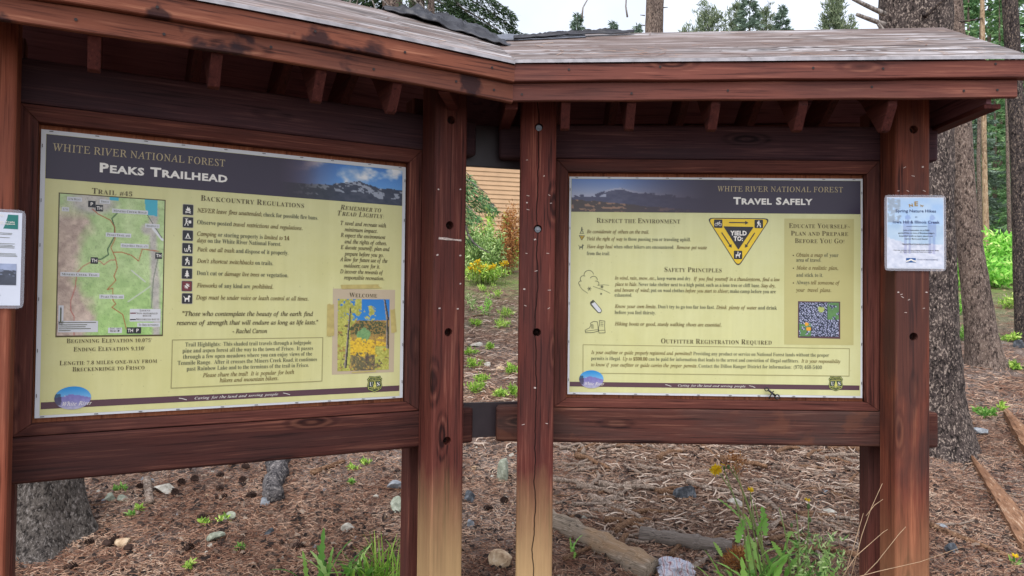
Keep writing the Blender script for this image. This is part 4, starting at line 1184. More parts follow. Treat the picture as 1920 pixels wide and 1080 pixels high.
# side box
sb = PR.quad('planning_box', [(1470.5, 410.2), (1601.3, 410.7), (1599.6, 647.6), (1469.5, 646.5)], I['olive'], H1)
PR.par = sb
PR.head(1479, 1594, 428.2, 8.8, 'Educate Yourself~'); PR.head(1482.6, 1590, 442.4, 8.8, 'Plan and Prepare'); PR.head(1490, 1582.5, 456.3, 8.8, 'Before You Go!')
for x0, x1, y, t in ((1492.5, 1571.8, 481.9, 'it:Obtain a map |rg:of your'), (1492.5, 1539, 491.3, 'rg:area of travel.'), (1492.5, 1571, 506, 'it:Make a realistic plan,'), (1492.5, 1542.5, 519.5, 'rg:and stick to it.'), (1492.5, 1574, 533.7, 'rg:Always |it:tell someone of'), (1491.5, 1557.8, 547.6, 'it:your  travel plans.')):
    PR.row(x0, x1, y, 7, t)
PR.par = None
for y in (479.3, 503.5, 531.2): F = Flat(); F.disc(H(1487, y), .0028, .0028, I['head'], H3, 8); F.build('bullet', sb, org)
F = Flat(); F.poly([H(1495.5, 565.3), H(1574.8, 566), H(1574.6, 635.8), H(1495.2, 634)], I['maroon'], H2); ph = F.build('flower_photo', sb, org)
def flowers(X, Y):
    ox, oy = 15.0, 13.0
    n = fbm(X * 9, Y * 9, 4, 71)
    gx = X * ox; gy = Y * oy; best = np.full_like(X, 9.0)
    for k in range(2):
        cx = np.floor(gx + .5 * k) ; cy = np.floor(gy + .5 * k)
        jx = vnoise(cx * 1.0 + .0, cy, 72 + k) ; jy = vnoise(cx, cy, 75 + k)
        d = np.hypot(gx + .5 * k - cx - .25 - .5 * jx, gy + .5 * k - cy - .25 - .5 * jy); best = np.minimum(best, d)
    fl = best < .225
    gr = (X > .72) & (Y < .5) & (n > .42) | (X < .3) & (Y > .62) & (n < .62)
    o = [np.where(fl, 168 + 50 * (n - .3), 30 + 16 * n), np.where(fl, 170 + 50 * (n - .3), 34 + 26 * n), np.where(fl, 200 + 40 * (n - .3), 54 + 20 * n)]
    o = [np.where(gr, c, o[i]) for i, c in enumerate((66 + 40 * n, 108 + 40 * n, 64 + 20 * n))]
    og = (np.hypot(X - .24, Y - .78) < .06) | (np.hypot(X - .19, Y - .64) < .05)
    yl = (np.hypot(X - .55, Y - .2) < .09) & (n > .45)
    o = [np.where(og, c, o[i]) for i, c in enumerate((226, 158, 40))]
    return [np.where(yl, c, o[i]) for i, c in enumerate((168, 178, 96))]
picture('flower_print', ph, org, [H(1497.6, 567.5), H(1572.4, 568), H(1571.4, 632), H(1497.4, 631)], 66, 58, flowers, I['pic'], H3)
# yield triangle
F = Flat()
def tri(pts, r_, mat, h):
    P_ = [np.array(H(*p)) for p in pts]; out = []
    for i in range(3):
        a, b, c = P_[i - 1], P_[i], P_[(i + 1) % 3]
        d1 = (a - b) / np.linalg.norm(a - b); d2 = (c - b) / np.linalg.norm(c - b)
        for t in (0, .25, .5, .75, 1): out.append(tuple((b + d1 * r_) * (1 - t) ** 2 + b * 2 * t * (1 - t) + (b + d2 * r_) * t * t))
    F.poly(out, mat, h)
tri([(1324.5, 408.8), (1445, 409.8), (1383.6, 503)], .026, I['dark'], H1 - .0005); tri([(1327.5, 410.6), (1442, 411.6), (1383.5, 500)], .024, I['sign_yellow'], H1); tri([(1356, 425), (1412.8, 426), (1384, 469)], .004, I['black'], H3)
arrow(F, H(1367, 417.8), H(1403, 418.2), .0042, I['dark'], H3); arrow(F, H(1353, 437), H(1371.5, 465.2), .0042, I['dark'], H3); arrow(F, H(1414.5, 437.3), H(1396.3, 465.2), .0042, I['dark'], H3)
for t, x0, x1, y in (('YIELD', 1368.7, 1399.5, 441.6), ('TO:', 1375, 1392.5, 452)):
    a, b = H(x0, y), H(x1, y); F.line([(t, 'black', I['cream'], 1)], a[0], b[0], a[1], .0185, H4)
ty = F.build('yield_triangle', rt, org)
for x, y, g in ((1346.4, 420, ic_bike), (1422.4, 420.4, ic_hiker), (1383.4, 478.6, ic_horse)): pictogram(ty, org, H, x, y, 8.8, 8.8, g, I['black'], False)
# line drawings and tiny icons
F = Flat(); lw = .0022
def px(*p): return [H(*q) for q in p]
def arc(cx, cy, r_, a0, a1, n=8): return [H(cx + r_ * math.cos(R(a0 + (a1 - a0) * i / n)), cy - r_ * math.sin(R(a0 + (a1 - a0) * i / n))) for i in range(n + 1)]
for a in (arc(1104, 517, 9, 10, 180), arc(1094, 524, 6, 60, 230), arc(1113, 526, 7, 0, 150), arc(1089, 532, 4, 90, 260), arc(1118, 533, 5, -40, 110)): F.stroke(a, lw, I['grey'], H2)
F.stroke(px((1086, 536), (1092, 544), (1102, 551)), lw * .7, I['grey'], H2); F.stroke(px((1120, 536), (1132, 535), (1142, 536)), lw * .7, I['grey'], H2); F.stroke(px((1112, 538), (1132, 545), (1144, 551)), lw * .7, I['grey'], H2)
for cx, cy, r_ in ((1105, 542.5, 3.6), (1128.5, 539, 3), (1127, 552, 1.6)):
    for k in range(3): F.stroke([H(cx - r_ * math.cos(k * 1.05), cy - r_ * math.sin(k * 1.05)), H(cx + r_ * math.cos(k * 1.05), cy + r_ * math.sin(k * 1.05))], lw, I['grey'], H2)
F.build('storm_drawing', rt, org)
F = Flat()
F.poly(px((1107, 567), (1113, 563.5), (1127, 580), (1129, 584), (1126, 588.5), (1121, 588), (1107, 573)), I['grey'], H1); F.poly(px((1109, 571), (1115, 567.5), (1126, 581), (1127.4, 584), (1125, 586.8), (1121.4, 586)), I['white'], H2)
F.stroke(px((1107, 570), (1112, 564)), .004, I['dark'], H3)
F.build('bottle_drawing', rt, org)
F = Flat()
F.stroke(px((1107, 607), (1113, 603.5), (1120, 604.5), (1121, 612), (1121.5, 622), (1112, 624.5), (1098, 625), (1097, 620), (1105, 616), (1108, 611), (1107, 607)), lw, I['grey'], H2)
F.stroke(px((1124, 602), (1134, 603), (1133.5, 612), (1134.5, 625), (1123, 625.5), (1122, 616), (1124, 610), (1124, 602)), lw, I['grey'], H2)
F.stroke(px((1098, 622), (1121, 619)), lw * .8, I['grey'], H2); F.stroke(px((1122, 620.5), (1134, 620)), lw * .8, I['grey'], H2)
for k in range(4): F.stroke(px((1108.5, 609 + k * 2.3), (1113, 610.5 + k * 2)), lw * .8, I['grey'], H2)
for k in range(3): F.stroke(px((1126, 606 + k * 3), (1131, 606.5 + k * 3)), lw * .8, I['grey'], H2)
F.build('boots_drawing', rt, org)
F = Flat()
def PP(cx, cy, s_): 
    c = H(cx, cy); k = H(cx + s_, cy)[0] - c[0]; return (lambda x, y: (c[0] + x * k, c[1] + y * k)), k
p_, k_ = PP(1091, 432.5, 6.6); ic_person(F, p_, I['grey'], H2, k_, 0, 1); F.stroke([p_(-.6, -.95), p_(.6, -.95)], .14 * k_, I['grey'], H2)
F.poly(px((1085.5, 442.5), (1097, 442.7), (1091, 452)), I['dark'], H2); F.poly(px((1087.6, 443.6), (1094.8, 443.7), (1091, 449.6)), I['sign_yellow'], H3); F.poly(px((1089.4, 444.6), (1093, 444.6), (1091, 447.6)), I['dark'], H4)
p_, k_ = PP(1090, 464, 6.5); ic_dog(F, p_, I['grey'], H2, k_)
F.build('margin_icons', rt, org)
# footer
F = Flat(); fw = (H(1068.7, 720.8)[1] + H(1610.8, 728)[1]) / 2
F.poly([(0.009, fw + .0098), (1.208, fw + .0098), (1.208, fw - .0098), (0.009, fw - .0098)], I['maroon'], H1)
a, b = H(1270.5, 725), H(1397, 725); F.line([('Caring for the land and serving people', 'scr', I['cream'], 1)], a[0], b[0], fw - .004, .0085, H2)
for x in (1247, 1404):
    q = H(x, 723); F.stroke([(q[0], fw + .003), (q[0] + .01, fw + .001), (q[0] + .024, fw - .004)], .0018, I['cream'], H2)
F.build('footer_band', rt, org)
oval_logo(rt, org, H, 1108.6, 712, 22.8, 16.8); shield(rt, org, H, 1566, 719.8, 13.6, 14.2)
PR.staples()

# ================= laminated notices on the posts
M['film'] = None
fm, n_, l_, b_ = new_mat('laminate_film', 0.18, 0.5)
b_.inputs['Base Color'].default_value = lin(190, 190, 200); b_.inputs['Alpha'].default_value = 0.35
M['film'] = fm
def notice(fr, u0, u1, w0, w1, n, tilt, label, build):
    o = empty('laminated_notice', fpos(fr, (u0 + u1) / 2, n, w0), label, 'notice', rz=FRM[fr][1])
    o.rotation_euler[0] = tilt
    W_, H_ = u1 - u0, w1 - w0; org_ = ((u0 + u1) / 2, w0)
    def curl(x, z): return -.0025 * math.sin(x * 14 + 1) - .006 * max(0, abs(x) / (W_ / 2) - .6) * (1 - z / H_)
    def sheet_(name, e, mat, h, rc):
        nx, nz = 14, 16; P = []
        for j in range(nz + 1):
            for i in range(nx + 1):
                x = -(W_ / 2 + e) + (W_ + 2 * e) * i / nx; z = -e + (H_ + 2 * e) * j / nz
                if rc:
                    cx, cz = (W_ / 2 + e - rc), (H_ / 2 + e - rc); zx = z - H_ / 2
                    if abs(x) > cx and abs(zx) > cz:
                        dx, dz = abs(x) - cx, abs(zx) - cz; L = math.hypot(dx, dz)
                        if L > rc: x = math.copysign(cx + dx / L * rc, x); z = H_ / 2 + math.copysign(cz + dz / L * rc, zx)
                P.append((x, curl(x, z) - h, z))
        Q = [(j * (nx + 1) + i, j * (nx + 1) + i + 1, (j + 1) * (nx + 1) + i + 1, (j + 1) * (nx + 1) + i) for j in range(nz) for i in range(nx)]
        return link_mesh(name, mesh_np(name, P, Q), mat, o, smooth=True)
    sheet_('laminate_pouch', .009, M['film'], .0, .012)
    build(o, org_, W_, H_, sheet_, curl)
    return o
def bend(obj, curl, extra=0.0):
    for v in obj.data.vertices: v.co.y += curl(v.co.x, v.co.z)

def build_hikes(o, org_, W_, H_, sheet_, curl):
    sheet_('paper_sheet', 0, I['paper'], .0008, 0)
    L = lambda x, y: (org_[0] - W_ / 2 + W_ * (x - 137) / 635.0, org_[1] + H_ * (1 - (y - 123) / 797.0))
    def fn(X, Y):
        n = fbm(X * 6, Y * 8, 5, 81); r = fbm(X * 20, Y * 26, 3, 82)
        sk = [152 + 40 * n, 186 + 24 * n, 226]
        o_ = [np.where(Y > .36 + .06 * n, 150 + 40 * n, sk[0]), np.where(Y > .36 + .06 * n, 178 + 28 * n, sk[1]), np.where(Y > .36 + .06 * n, 206 + 14 * n, sk[2])]
        gnd = Y > .66 + .05 * (r - .5) - .30 * np.clip(.35 - X, 0, 1)
        o_ = [np.where(gnd, 196 + 46 * (r - .4), o_[0]), np.where(gnd, 200 + 40 * (r - .4), o_[1]), np.where(gnd, 214 + 30 * (r - .4), o_[2])]
        tr = (X < .22 + .1 * (r - .5)) & (Y < .35) & (r > .42)
        o_ = [np.where(tr, c - 40 * r, o_[i]) for i, c in enumerate((176, 190, 206))]
        for cx in (.36, .80):
            p = ((np.abs(X - cx) < .075) & (Y > .33) & (Y < .55)) | (np.hypot(X - cx, (Y - .28) * 1.25) < .05) | ((np.abs(np.abs(X - cx) - .035) < .022) & (Y > .54) & (Y < .80))
            o_ = [np.where(p, v * .86 + 16 * (i == 2), v) for i, v in enumerate(o_)]
        return o_
    bend(picture('backdrop_print', o, org_, [L(146, 134), L(764, 131), L(764, 910), L(141, 910)], 60, 80, fn, I['pic'], .0014), curl)
    F = Flat()
    # NEW on an arc
    for k, (t, x, y, a) in enumerate((('N', 407, 232, 14), ('E', 461, 221, 0), ('W', 521, 230, -14))):
        v, f, ww = word_geo(t, 'black'); b = len(F.v); i = F.mi(I['new']); c = L(x, y); s_ = W_ * 42 / 635 / max(ww, .5)
        for p in v:
            x_, y_ = (p[0] - ww / 2) * s_, p[1] * s_ * .85; ca, sa = math.cos(R(a)), math.sin(R(a))
            F.v.append((c[0] + x_ * ca - y_ * sa, -.0022, c[1] + x_ * sa + y_ * ca))
        F.f += [tuple(b + q for q in tt) for tt in f]; F.m += [i] * len(f)
    bend(F.build('heading', o, org_), curl)
    for t, st, x0, x1, y, cap, m in (('Spring Nature Hikes', 'bold', 233, 682, 292, 32, 'navy'), ('at', 'sans', 448, 473, 352, 20, 'navy'), ('Iowa Hill & Illinois Creek', 'bold', 203, 722, 416, 32, 'navy'),
            ('Join a Naturalist on a FREE', 'bold', 318, 608, 499, 15, 'dark'), ("guided hike on one of Breckenridge's", 'bold', 263, 663, 530, 15, 'dark'), ('beautiful trails to learn about our', 'bold', 275, 648, 563, 15, 'dark'), ('native flora and fauna!', 'bold', 335, 590, 595, 15, 'dark'),
            ('*REGISTRATION REQUIRED*', 'bold', 303, 622, 656, 15, 'dark'), ('Visit the website for more hiking details and times, dates', 'bold', 208, 712, 721, 12, 'dark'), ('or register online to reserve a spot', 'bold', 282, 636, 739, 12, 'dark'), ('TOWN OF BRECKENRIDGE', 'sans', 470, 700, 825, 13, 'navy')):
        a, b = L(x0, y), L(x1, y); F = Flat(); F.line([(t, st, I[m], 1)], a[0], b[0], a[1], H_ * cap / 797, .0022); bend(F.build('text_line', o, org_), curl)
    F = Flat(); F.stroke([L(355, 449), L(582, 449)], H_ * 4 / 797, I['navy'], .0022); bend(F.build('divider_line', o, org_), curl)
    F = Flat()
    a, b = L(350, 802), L(456, 852); F.poly([(a[0], b[1]), (b[0], b[1]), (b[0], a[1]), (a[0], a[1])], I['blue'], .0020)
    F.stroke([L(352, 838), L(380, 832), L(403, 818), L(428, 832), L(455, 838)], H_ * 14 / 797, I['cream'], .0024)
    bend(F.build('mountain_logo', o, org_), curl)
ua, wa = on_frame('R', 1662.3, 503.3, .172); ub, wb_ = on_frame('R', 1768.7, 370.5, .172)
nt = notice('R', ua, ub, wa, wb_, .173, 0.0, 'laminated blue flyer about spring nature hikes stapled to the right-hand post', build_hikes)

def build_left(o, org_, W_, H_, sheet_, curl):
    sheet_('paper_sheet', 0, I['paper'], .0008, 0)
    L = lambda x, y: (org_[0] + W_ / 2 - W_ * (205 - x) / 640.0, org_[1] + H_ * (1 - (y - 85) / 865.0))
    F = Flat()
    a, b = L(-400, 105), L(177, 238); F.poly([(a[0], b[1]), (b[0], b[1]), (b[0], a[1]), (a[0], a[1])], I['teal'], .0016); bend(F.build('heading_band', o, org_), curl)
    for t, x0, x1, y, cap in (('NOTICE', 20, 75, 125, 14), ('Wilderness Area Trails', -130, 152, 180, 14), ('and Trailhead Regulations Project', -330, 155, 198, 14)):
        q, r_ = L(x0, y), L(x1, y); F = Flat(); F.line([(t, 'bold', I['cream'], 1)], q[0], r_[0], q[1], H_ * cap / 865, .0022); bend(F.build('heading', o, org_), curl)
    for y, x1 in ((278, 135), (290, 132), (320, 118), (376, 155), (390, 140), (402, 155), (414, 154), (468, 165), (480, 170), (492, 176), (845, 60), (857, 62)): 
        F = Flat(); F.stroke([L(-400, y), L(x1, y)], H_ * 4 / 865, I['grey'], .0018); bend(F.build('text_line', o, org_), curl)
    def fn(X, Y):
        n = fbm(X * 8, Y * 5, 5, 91); sn = fbm(X * 22, Y * 14, 3, 93)
        rid = .25 + .3 * np.abs(X - .7) + .2 * (n - .5); k = Y > rid
        v = np.where(k, 60 + 60 * (sn > .55) * (Y < .6) + 30 * n, 150 + 40 * n)
        return [v * .9, v * .96, v * 1.12]
    bend(picture('mountain_photo', o, org_, [L(-300, 562), L(173, 562), L(173, 760), L(-300, 760)], 60, 36, fn, I['pic'], .0016), curl)
ua, wa = on_frame('L', 42, 573, .172); ub, wb_ = on_frame('L', 42, 400, .172)
notice('L', ub - .216, ub, wa, wb_, .173, 0.0, 'laminated white notice with a teal heading, stapled to the leftmost post', build_left)

# black clip hanging at the foot of the right panel
cu = empty('black_clip', fpos('R', *[0, 0, 0]), 'small black metal clip with two rings on the panel\'s lower edge', 'clip')
bm = bmesh.new()
def tube(bm, pts, r_, seg=8, closed=False, taper=None):
    rings = []; n = len(pts); pts = [Vector(p) for p in pts]
    ref = None
    for i in range(n):
        if closed: d = pts[(i + 1) % n] - pts[i - 1]
        else: d = pts[min(i + 1, n - 1)] - pts[max(i - 1, 0)]
        if d.length < 1e-9: d = Vector((0, 0, 1))
        d.normalize()
        if ref is None: ref = d.orthogonal().normalized()
        ref = (ref - d * ref.dot(d)); ref = ref.normalized() if ref.length > 1e-6 else d.orthogonal().normalized()
        b = d.cross(ref)
        rr = r_ if taper is None else r_ * taper(i / (n - 1))
        rings.append([bm.verts.new(pts[i] + (ref * math.cos(2 * math.pi * k / seg) + b * math.sin(2 * math.pi * k / seg)) * rr) for k in range(seg)])
    m = n if closed else n - 1
    for i in range(m):
        a, b_ = rings[i], rings[(i + 1) % n]
        for k in range(seg): bm.faces.new((a[k], a[(k + 1) % seg], b_[(k + 1) % seg], b_[k]))
    if not closed:
        bm.faces.new(rings[0][::-1]); bm.faces.new(rings[-1])
    return rings
def clip_pt(x, y, n=.016):
    u, w = on_frame('R', 1380 + x / 4.571, 540 + y / 4.571, n); return fpos('R', u, n, w) - fpos('R', 0, 0, 0)
def mk(name, fn, mat, parent, smooth=True):
    b = bmesh.new(); fn(b); bmesh.ops.recalc_face_normals(b, faces=b.faces); me_ = bpy.data.meshes.new(name); b.to_mesh(me_); b.free(); return link_mesh(name, me_, mat, parent, smooth=smooth)
M['black'] = flat_mat('black_enamel', lin(22, 22, 26), 0.35, 0.5, 0.1, 60)
base_c = clip_pt(310, 905)
cu.location = fpos('R', 0, 0, 0) + base_c
def cp(x, y, n=.016): return clip_pt(x, y, n) - base_c
def ringp(cx, cy, r_): return [cp(cx + r_ * math.cos(i * .5236), cy + r_ * math.sin(i * .5236)) for i in range(12)]
mk('ring', lambda b: tube(b, ringp(352, 932, 19), .0028, 8, True), M['black'], cu)
mk('ring', lambda b: tube(b, ringp(262, 868, 15), .0022, 8, True), M['black'], cu)
mk('arm', lambda b: tube(b, [cp(275, 872), cp(305, 898), cp(340, 925)], .0042, 8), M['black'], cu)
mk('arm', lambda b: tube(b, [cp(322, 882, .019), cp(300, 915, .019), cp(282, 950, .019)], .0026, 8), M['black'], cu)
# ---------------------------------------------------------------- terrain
def gz(x, y):
    x = np.asarray(x, float); y = np.asarray(y, float)
    t = y - 3.3
    base = 0.17 * np.where(t > 0.6, t - 0.15, np.where(t > 0, t * t / 0.6 * 0.75, 0))
    base = base - 0.03 * np.clip(y - 45, 0, None)
    return base + 0.05 * (fbm(x * .6 + 31, y * .6 + 7, 3, 101) - .5) * np.clip(t, 0, 1) + 0.5 * (fbm(x * .07 + 3, y * .07 + 9, 2, 103) - .5) * np.clip((y - 9) / 10, 0, 1)
def G(x, y): return float(gz(x, y))
def on_ground(px, py, lo=3.0, hi=80.0):
    d = cam_ray(px, py); t = lo; dt = .02
    while t < hi:
        if EYE + d[2] * t < G(d[0] * t, d[1] * t): break
        t += dt; dt = max(.02, t * .004)
    return Vector((d[0] * t, d[1] * t, G(d[0] * t, d[1] * t)))

def axis_grid(segs):
    out = []
    for a, b, s in segs:
        k = max(1, int(round((b - a) / s))); out += [a + (b - a) * i / k for i in range(k)]
    return np.array(out + [segs[-1][1]])
gx = axis_grid([(-90, -30, 6), (-30, -8, 1.2), (-8, -4, .2), (-4, 5.5, .045), (5.5, 10, .2), (10, 30, 1.2), (30, 100, 6)])
gy = axis_grid([(-12, 0, 2), (0, 3.2, .4), (3.2, 7.5, .045), (7.5, 11, .1), (11, 20, .3), (20, 50, 1.2), (50, 130, 6)])
X, Y = np.meshgrid(gx, gy)
Z = gz(X, Y)
near = np.clip((12 - Y) / 5, 0, 1) * np.clip((Y - 3.0) / .3, 0, 1)
Z = Z + near * (.030 * (fbm(X * 6, Y * 6, 4, 105) - .5) + .014 * (fbm(X * 21, Y * 21, 2, 107) - .5))
idx = np.arange(X.size).reshape(X.shape)
me = mesh_np('ground', np.stack([X, Y, Z], -1).reshape(-1, 3), np.stack([idx[:-1, :-1], idx[:-1, 1:], idx[1:, 1:], idx[1:, :-1]], -1).reshape(-1, 4))
m, n, l, b = new_mat('forest_floor', 0.95, 0.12)
t = n.new('ShaderNodeTexCoord')
def nz(scale, det=5, ro=.6, dist=0):
    x = n.new('ShaderNodeTexNoise'); x.inputs['Scale'].default_value = scale; x.inputs['Detail'].default_value = det; x.inputs['Roughness'].default_value = ro; x.inputs['Distortion'].default_value = dist
    l.new(t.outputs['Object'], x.inputs['Vector']); return x.outputs['Fac']
fine = nz(55, 6, .75, .5); mid = nz(9, 5, .6); big = nz(1.1, 4, .55)
v = node_math(n, l, 'ADD', node_math(n, l, 'MULTIPLY', fine, .75), node_math(n, l, 'MULTIPLY', mid, .3))
c1 = ramp_out(n, l, v, [(.36, lin(34, 26, 24)), (.48, lin(88, 68, 58)), (.56, lin(126, 102, 88)), (.68, lin(188, 164, 144))])
c2 = ramp_out(n, l, v, [(.36, lin(36, 32, 31)), (.5, lin(98, 86, 80)), (.68, lin(176, 160, 150))])
c = node_mix(n, l, node_range(n, l, big, .42, .6), c1, c2)
geo = n.new('ShaderNodeNewGeometry'); sp = n.new('ShaderNodeSeparateXYZ'); l.new(geo.outputs['Position'], sp.inputs[0])
gr = ramp_out(n, l, v, [(.35, lin(64, 78, 40)), (.55, lin(110, 128, 66)), (.72, lin(158, 160, 100))])
far = node_math(n, l, 'MULTIPLY', node_range(n, l, sp.outputs['Y'], 9.5, 15.0), node_range(n, l, node_math(n, l, 'ADD', big, node_math(n, l, 'MULTIPLY', mid, .4)), .55, .75))
c = node_mix(n, l, far, c, gr)
l.new(c, b.inputs['Base Color'])
bp = n.new('ShaderNodeBump'); bp.inputs['Strength'].default_value = .9; bp.inputs['Distance'].default_value = .03
l.new(v, bp.inputs['Height']); l.new(bp.outputs[0], b.inputs['Normal'])
tag(link_mesh('ground', me, m, smooth=True), kind='structure')

# ---------------------------------------------------------------- needle and chip litter (nobody could count it)
def litter(name, n_, region, Lr, Wr, mat, seed, label, lift=.006, curve=True):
    r_ = np.random.RandomState(seed)
    x, y = region(r_, n_)
    L_ = r_.uniform(*Lr, n_); W_ = r_.uniform(*Wr, n_); a = r_.normal(0.15, .9, n_); tilt = r_.normal(0, .22, n_)
    z = gz(x, y) + lift + np.abs(r_.normal(0, .006, n_))
    d = np.stack([np.cos(a) * np.cos(tilt), np.sin(a) * np.cos(tilt), np.sin(tilt) + .17 * np.sin(a)], -1)
    s = np.stack([-np.sin(a), np.cos(a), .17 * np.cos(a)], -1)
    C = np.stack([x, y, z], -1)
    bend_ = (s * r_.normal(0, .16, n_)[:, None] + np.array([0, 0, 1]) * np.abs(r_.normal(0, .08, n_))[:, None]) * L_[:, None]
    p0 = C - d * L_[:, None] / 2; p2 = C + d * L_[:, None] / 2; p1 = C + bend_
    w = s * W_[:, None] / 2; up = np.zeros_like(C); up[:, 2] = W_ * .55
    # two joined flattened prisms: five verts per end pair
    V = np.stack([p0 - w, p0 + up, p0 + w, p1 - w, p1 + up, p1 + w, p2 - w * .6, p2 + up * .6, p2 + w * .6], 1)
    b0 = (np.arange(n_) * 9)[:, None]
    q = np.array([[0, 3, 4, 1], [1, 4, 5, 2], [3, 6, 7, 4], [4, 7, 8, 5]])
    Fc = (b0[:, None, :] + q[None]).reshape(-1, 4)
    me = bpy.data.meshes.new(name)
    me.vertices.add(n_ * 9); me.vertices.foreach_set('co', V.reshape(-1).astype(np.float32))
    me.loops.add(Fc.size); me.loops.foreach_set('vertex_index', Fc.reshape(-1).astype(np.int32))
    me.polygons.add(len(Fc)); me.polygons.foreach_set('loop_start', np.arange(0, Fc.size, 4, dtype=np.int32)); me.polygons.foreach_set('loop_total', np.full(len(Fc), 4, np.int32))
    me.update(calc_edges=True)
    o = link_mesh(name, me, mat)
    return tag(o, label, 'litter', kind='stuff')
M['needle'] = island_mat('pine_needle', [(0.0, lin(44, 28, 24)), (.3, lin(106, 70, 54)), (.55, lin(146, 110, 88)), (.8, lin(188, 156, 132)), (1, lin(216, 192, 168))], .8, .2, noise_scale=2.2)
M['chip'] = island_mat('grey_chip', [(0.0, lin(58, 44, 38)), (.45, lin(112, 88, 74)), (.8, lin(152, 128, 110)), (1, lin(196, 178, 162))], .85, .2)
def wedge(y0, y1, m0=1.0):
    def f(r_, n_):
        u = r_.uniform(0, 1, n_); y = 1 / (1 / y0 + (1 / y1 - 1 / y0) * u)
        x = y * r_.uniform(-.72, .72, n_); return x, y
    return f
litter('needle_litter', 72000, wedge(3.55, 7.5), (.018, .062), (.0018, .0044), M['needle'], 1, 'brown pine needles and bark bits covering the forest floor')
litter('needle_litter', 12000, wedge(6.5, 16), (.05, .13), (.004, .009), M['needle'], 2, 'brown needle litter on the rising slope behind the kiosk')
M['flake'] = island_mat('bark_flake', [(0, lin(30, 25, 24)), (.5, lin(62, 50, 45)), (.85, lin(104, 84, 72)), (1, lin(150, 132, 116))], .9, .15)
litter('bark_flakes', 5500, wedge(3.55, 8.0), (.012, .045), (.008, .022), M['flake'], 12, 'dark bark flakes and crumbs strewn over the needles', lift=.008)
def right_zone(r_, n_):
    y = r_.uniform(4.2, 7.0, n_); x = r_.uniform(.12, .50, n_) * y + r_.normal(0, .1, n_); return x, y
litter('bark_chips', 4200, right_zone, (.035, .14), (.004, .011), M['chip'], 3, 'grey-tan wood chips and twigs under the right bay', lift=.012)
def gap_zone(r_, n_):
    y = r_.uniform(5.5, 13, n_); x = y * r_.uniform(-.08, .02, n_); return x, y
litter('bark_chips', 1800, gap_zone, (.04, .14), (.005, .012), M['chip'], 4, 'grey wood chips on the slope seen between the two bays', lift=.008)

# ---------------------------------------------------------------- sticks
M['stick'] = bark_mat('grey_stick', lin(86, 72, 62), lin(144, 126, 112), lin(190, 176, 162), 30, 1, .6)
M['stick_b'] = bark_mat('brown_stick', lin(72, 50, 38), lin(124, 94, 72), lin(166, 136, 108), 30, 1, .5)
M['log_bark'] = bark_mat('log_bark', lin(44, 42, 44), lin(96, 92, 92), lin(156, 148, 142), 22, 1, 1.0)
M['weathered'] = wood_mat('weathered_log', lin(60, 52, 46), lin(138, 124, 108), lin(196, 184, 168), grain=30, knots=False, bump=1.0, rough=.85, patch=lin(166, 126, 84), patch_amt=.5, patch_scale=(2, 4, 4), patch_pos=(.5, .62))
M['weathered_dark'] = wood_mat('weathered_grey_log', lin(66, 60, 56), lin(118, 108, 100), lin(160, 150, 142), grain=34, knots=False, bump=.9, rough=.8)
M['split'] = wood_mat('split_wood', lin(58, 40, 30), lin(138, 102, 76), lin(208, 182, 154), grain=20, knots=False, bump=.9, rough=.75, patch=lin(106, 74, 54), patch_amt=.7, patch_scale=(3, 14, 14))
def stick_mesh(L_, r_, seed, fork=False, wob=.06):
    q = random.Random(seed); bm = bmesh.new()
    pts = []; y = z = 0; bnd = q.uniform(-.22, .22)
    for i in range(10):
        t = i / 9; pts.append((L_ * (t - .5), bnd * L_ * (t - .5) ** 2 * 2 + q.uniform(-wob, wob) * L_ * .25, r_ * .6 + q.uniform(0, .5) * r_))
    tube(bm, pts, r_, 7, taper=lambda t: (1.05 - .55 * t) * (1 + .12 * math.sin(t * 19 + seed)))
    if fork:
        for k in (4, 6):
            p = Vector(pts[k]); s_ = q.choice((-1, 1)); e = Vector((q.uniform(.12, .3) * L_, s_ * q.uniform(.12, .25) * L_, q.uniform(0, .06) * L_))
            tube(bm, [p, p + e * .5 + Vector((0, 0, r_ * .5)), p + e], r_ * .6, 6, taper=lambda t: 1 - .5 * t)
    me = bpy.data.meshes.new('fallen_stick'); bm.to_mesh(me); bm.free()
    me.polygons.foreach_set('use_smooth', [True] * len(me.polygons))
    return me
SMESH = [stick_mesh(1.0, .022 + .016 * (i % 3), 300 + i, i % 3 == 0) for i in range(9)]
for i, s_ in enumerate(SMESH): s_.materials.append(M['stick_b'] if i in (5, 8) else M['stick'])
def put_stick(x, y, L_, rz, label, group, k=None, thick=1.0):
    o = bpy.data.objects.new('fallen_stick', SMESH[k if k is not None else rng.randrange(9)]); COL.objects.link(o)
    o.location = (x, y, G(x, y) + .006); o.scale = (L_, L_ * thick, L_ * thick)
    sl = math.atan(.17)
    o.rotation_euler = (sl * math.cos(rz), -sl * math.sin(rz), rz)
    tag(o, label, 'stick', group); return o
qs = random.Random(21)
for i in range(230):
    px, py = qs.uniform(1045, 1640), 838 + 215 * qs.random() ** 1.5
    p = on_ground(px, py)
    put_stick(p.x, p.y, qs.uniform(.10, .34) * (1.3 if qs.random() < .12 else 1), qs.gauss(.05, .6), 'weathered grey stick lying in the brown litter under the right bay', 'grey sticks under the right bay', thick=qs.uniform(.7, 1.7))
for i in range(34):
    px, py = qs.uniform(150, 760), 845 + 235 * qs.random()
    p = on_ground(px, py)
    put_stick(p.x, p.y, qs.uniform(.08, .24), qs.uniform(0, 3.14), 'thin brown twig lying on the needles under the left bay', 'thin twigs under the left bay', k=qs.choice((1, 4, 5, 8)), thick=.55)
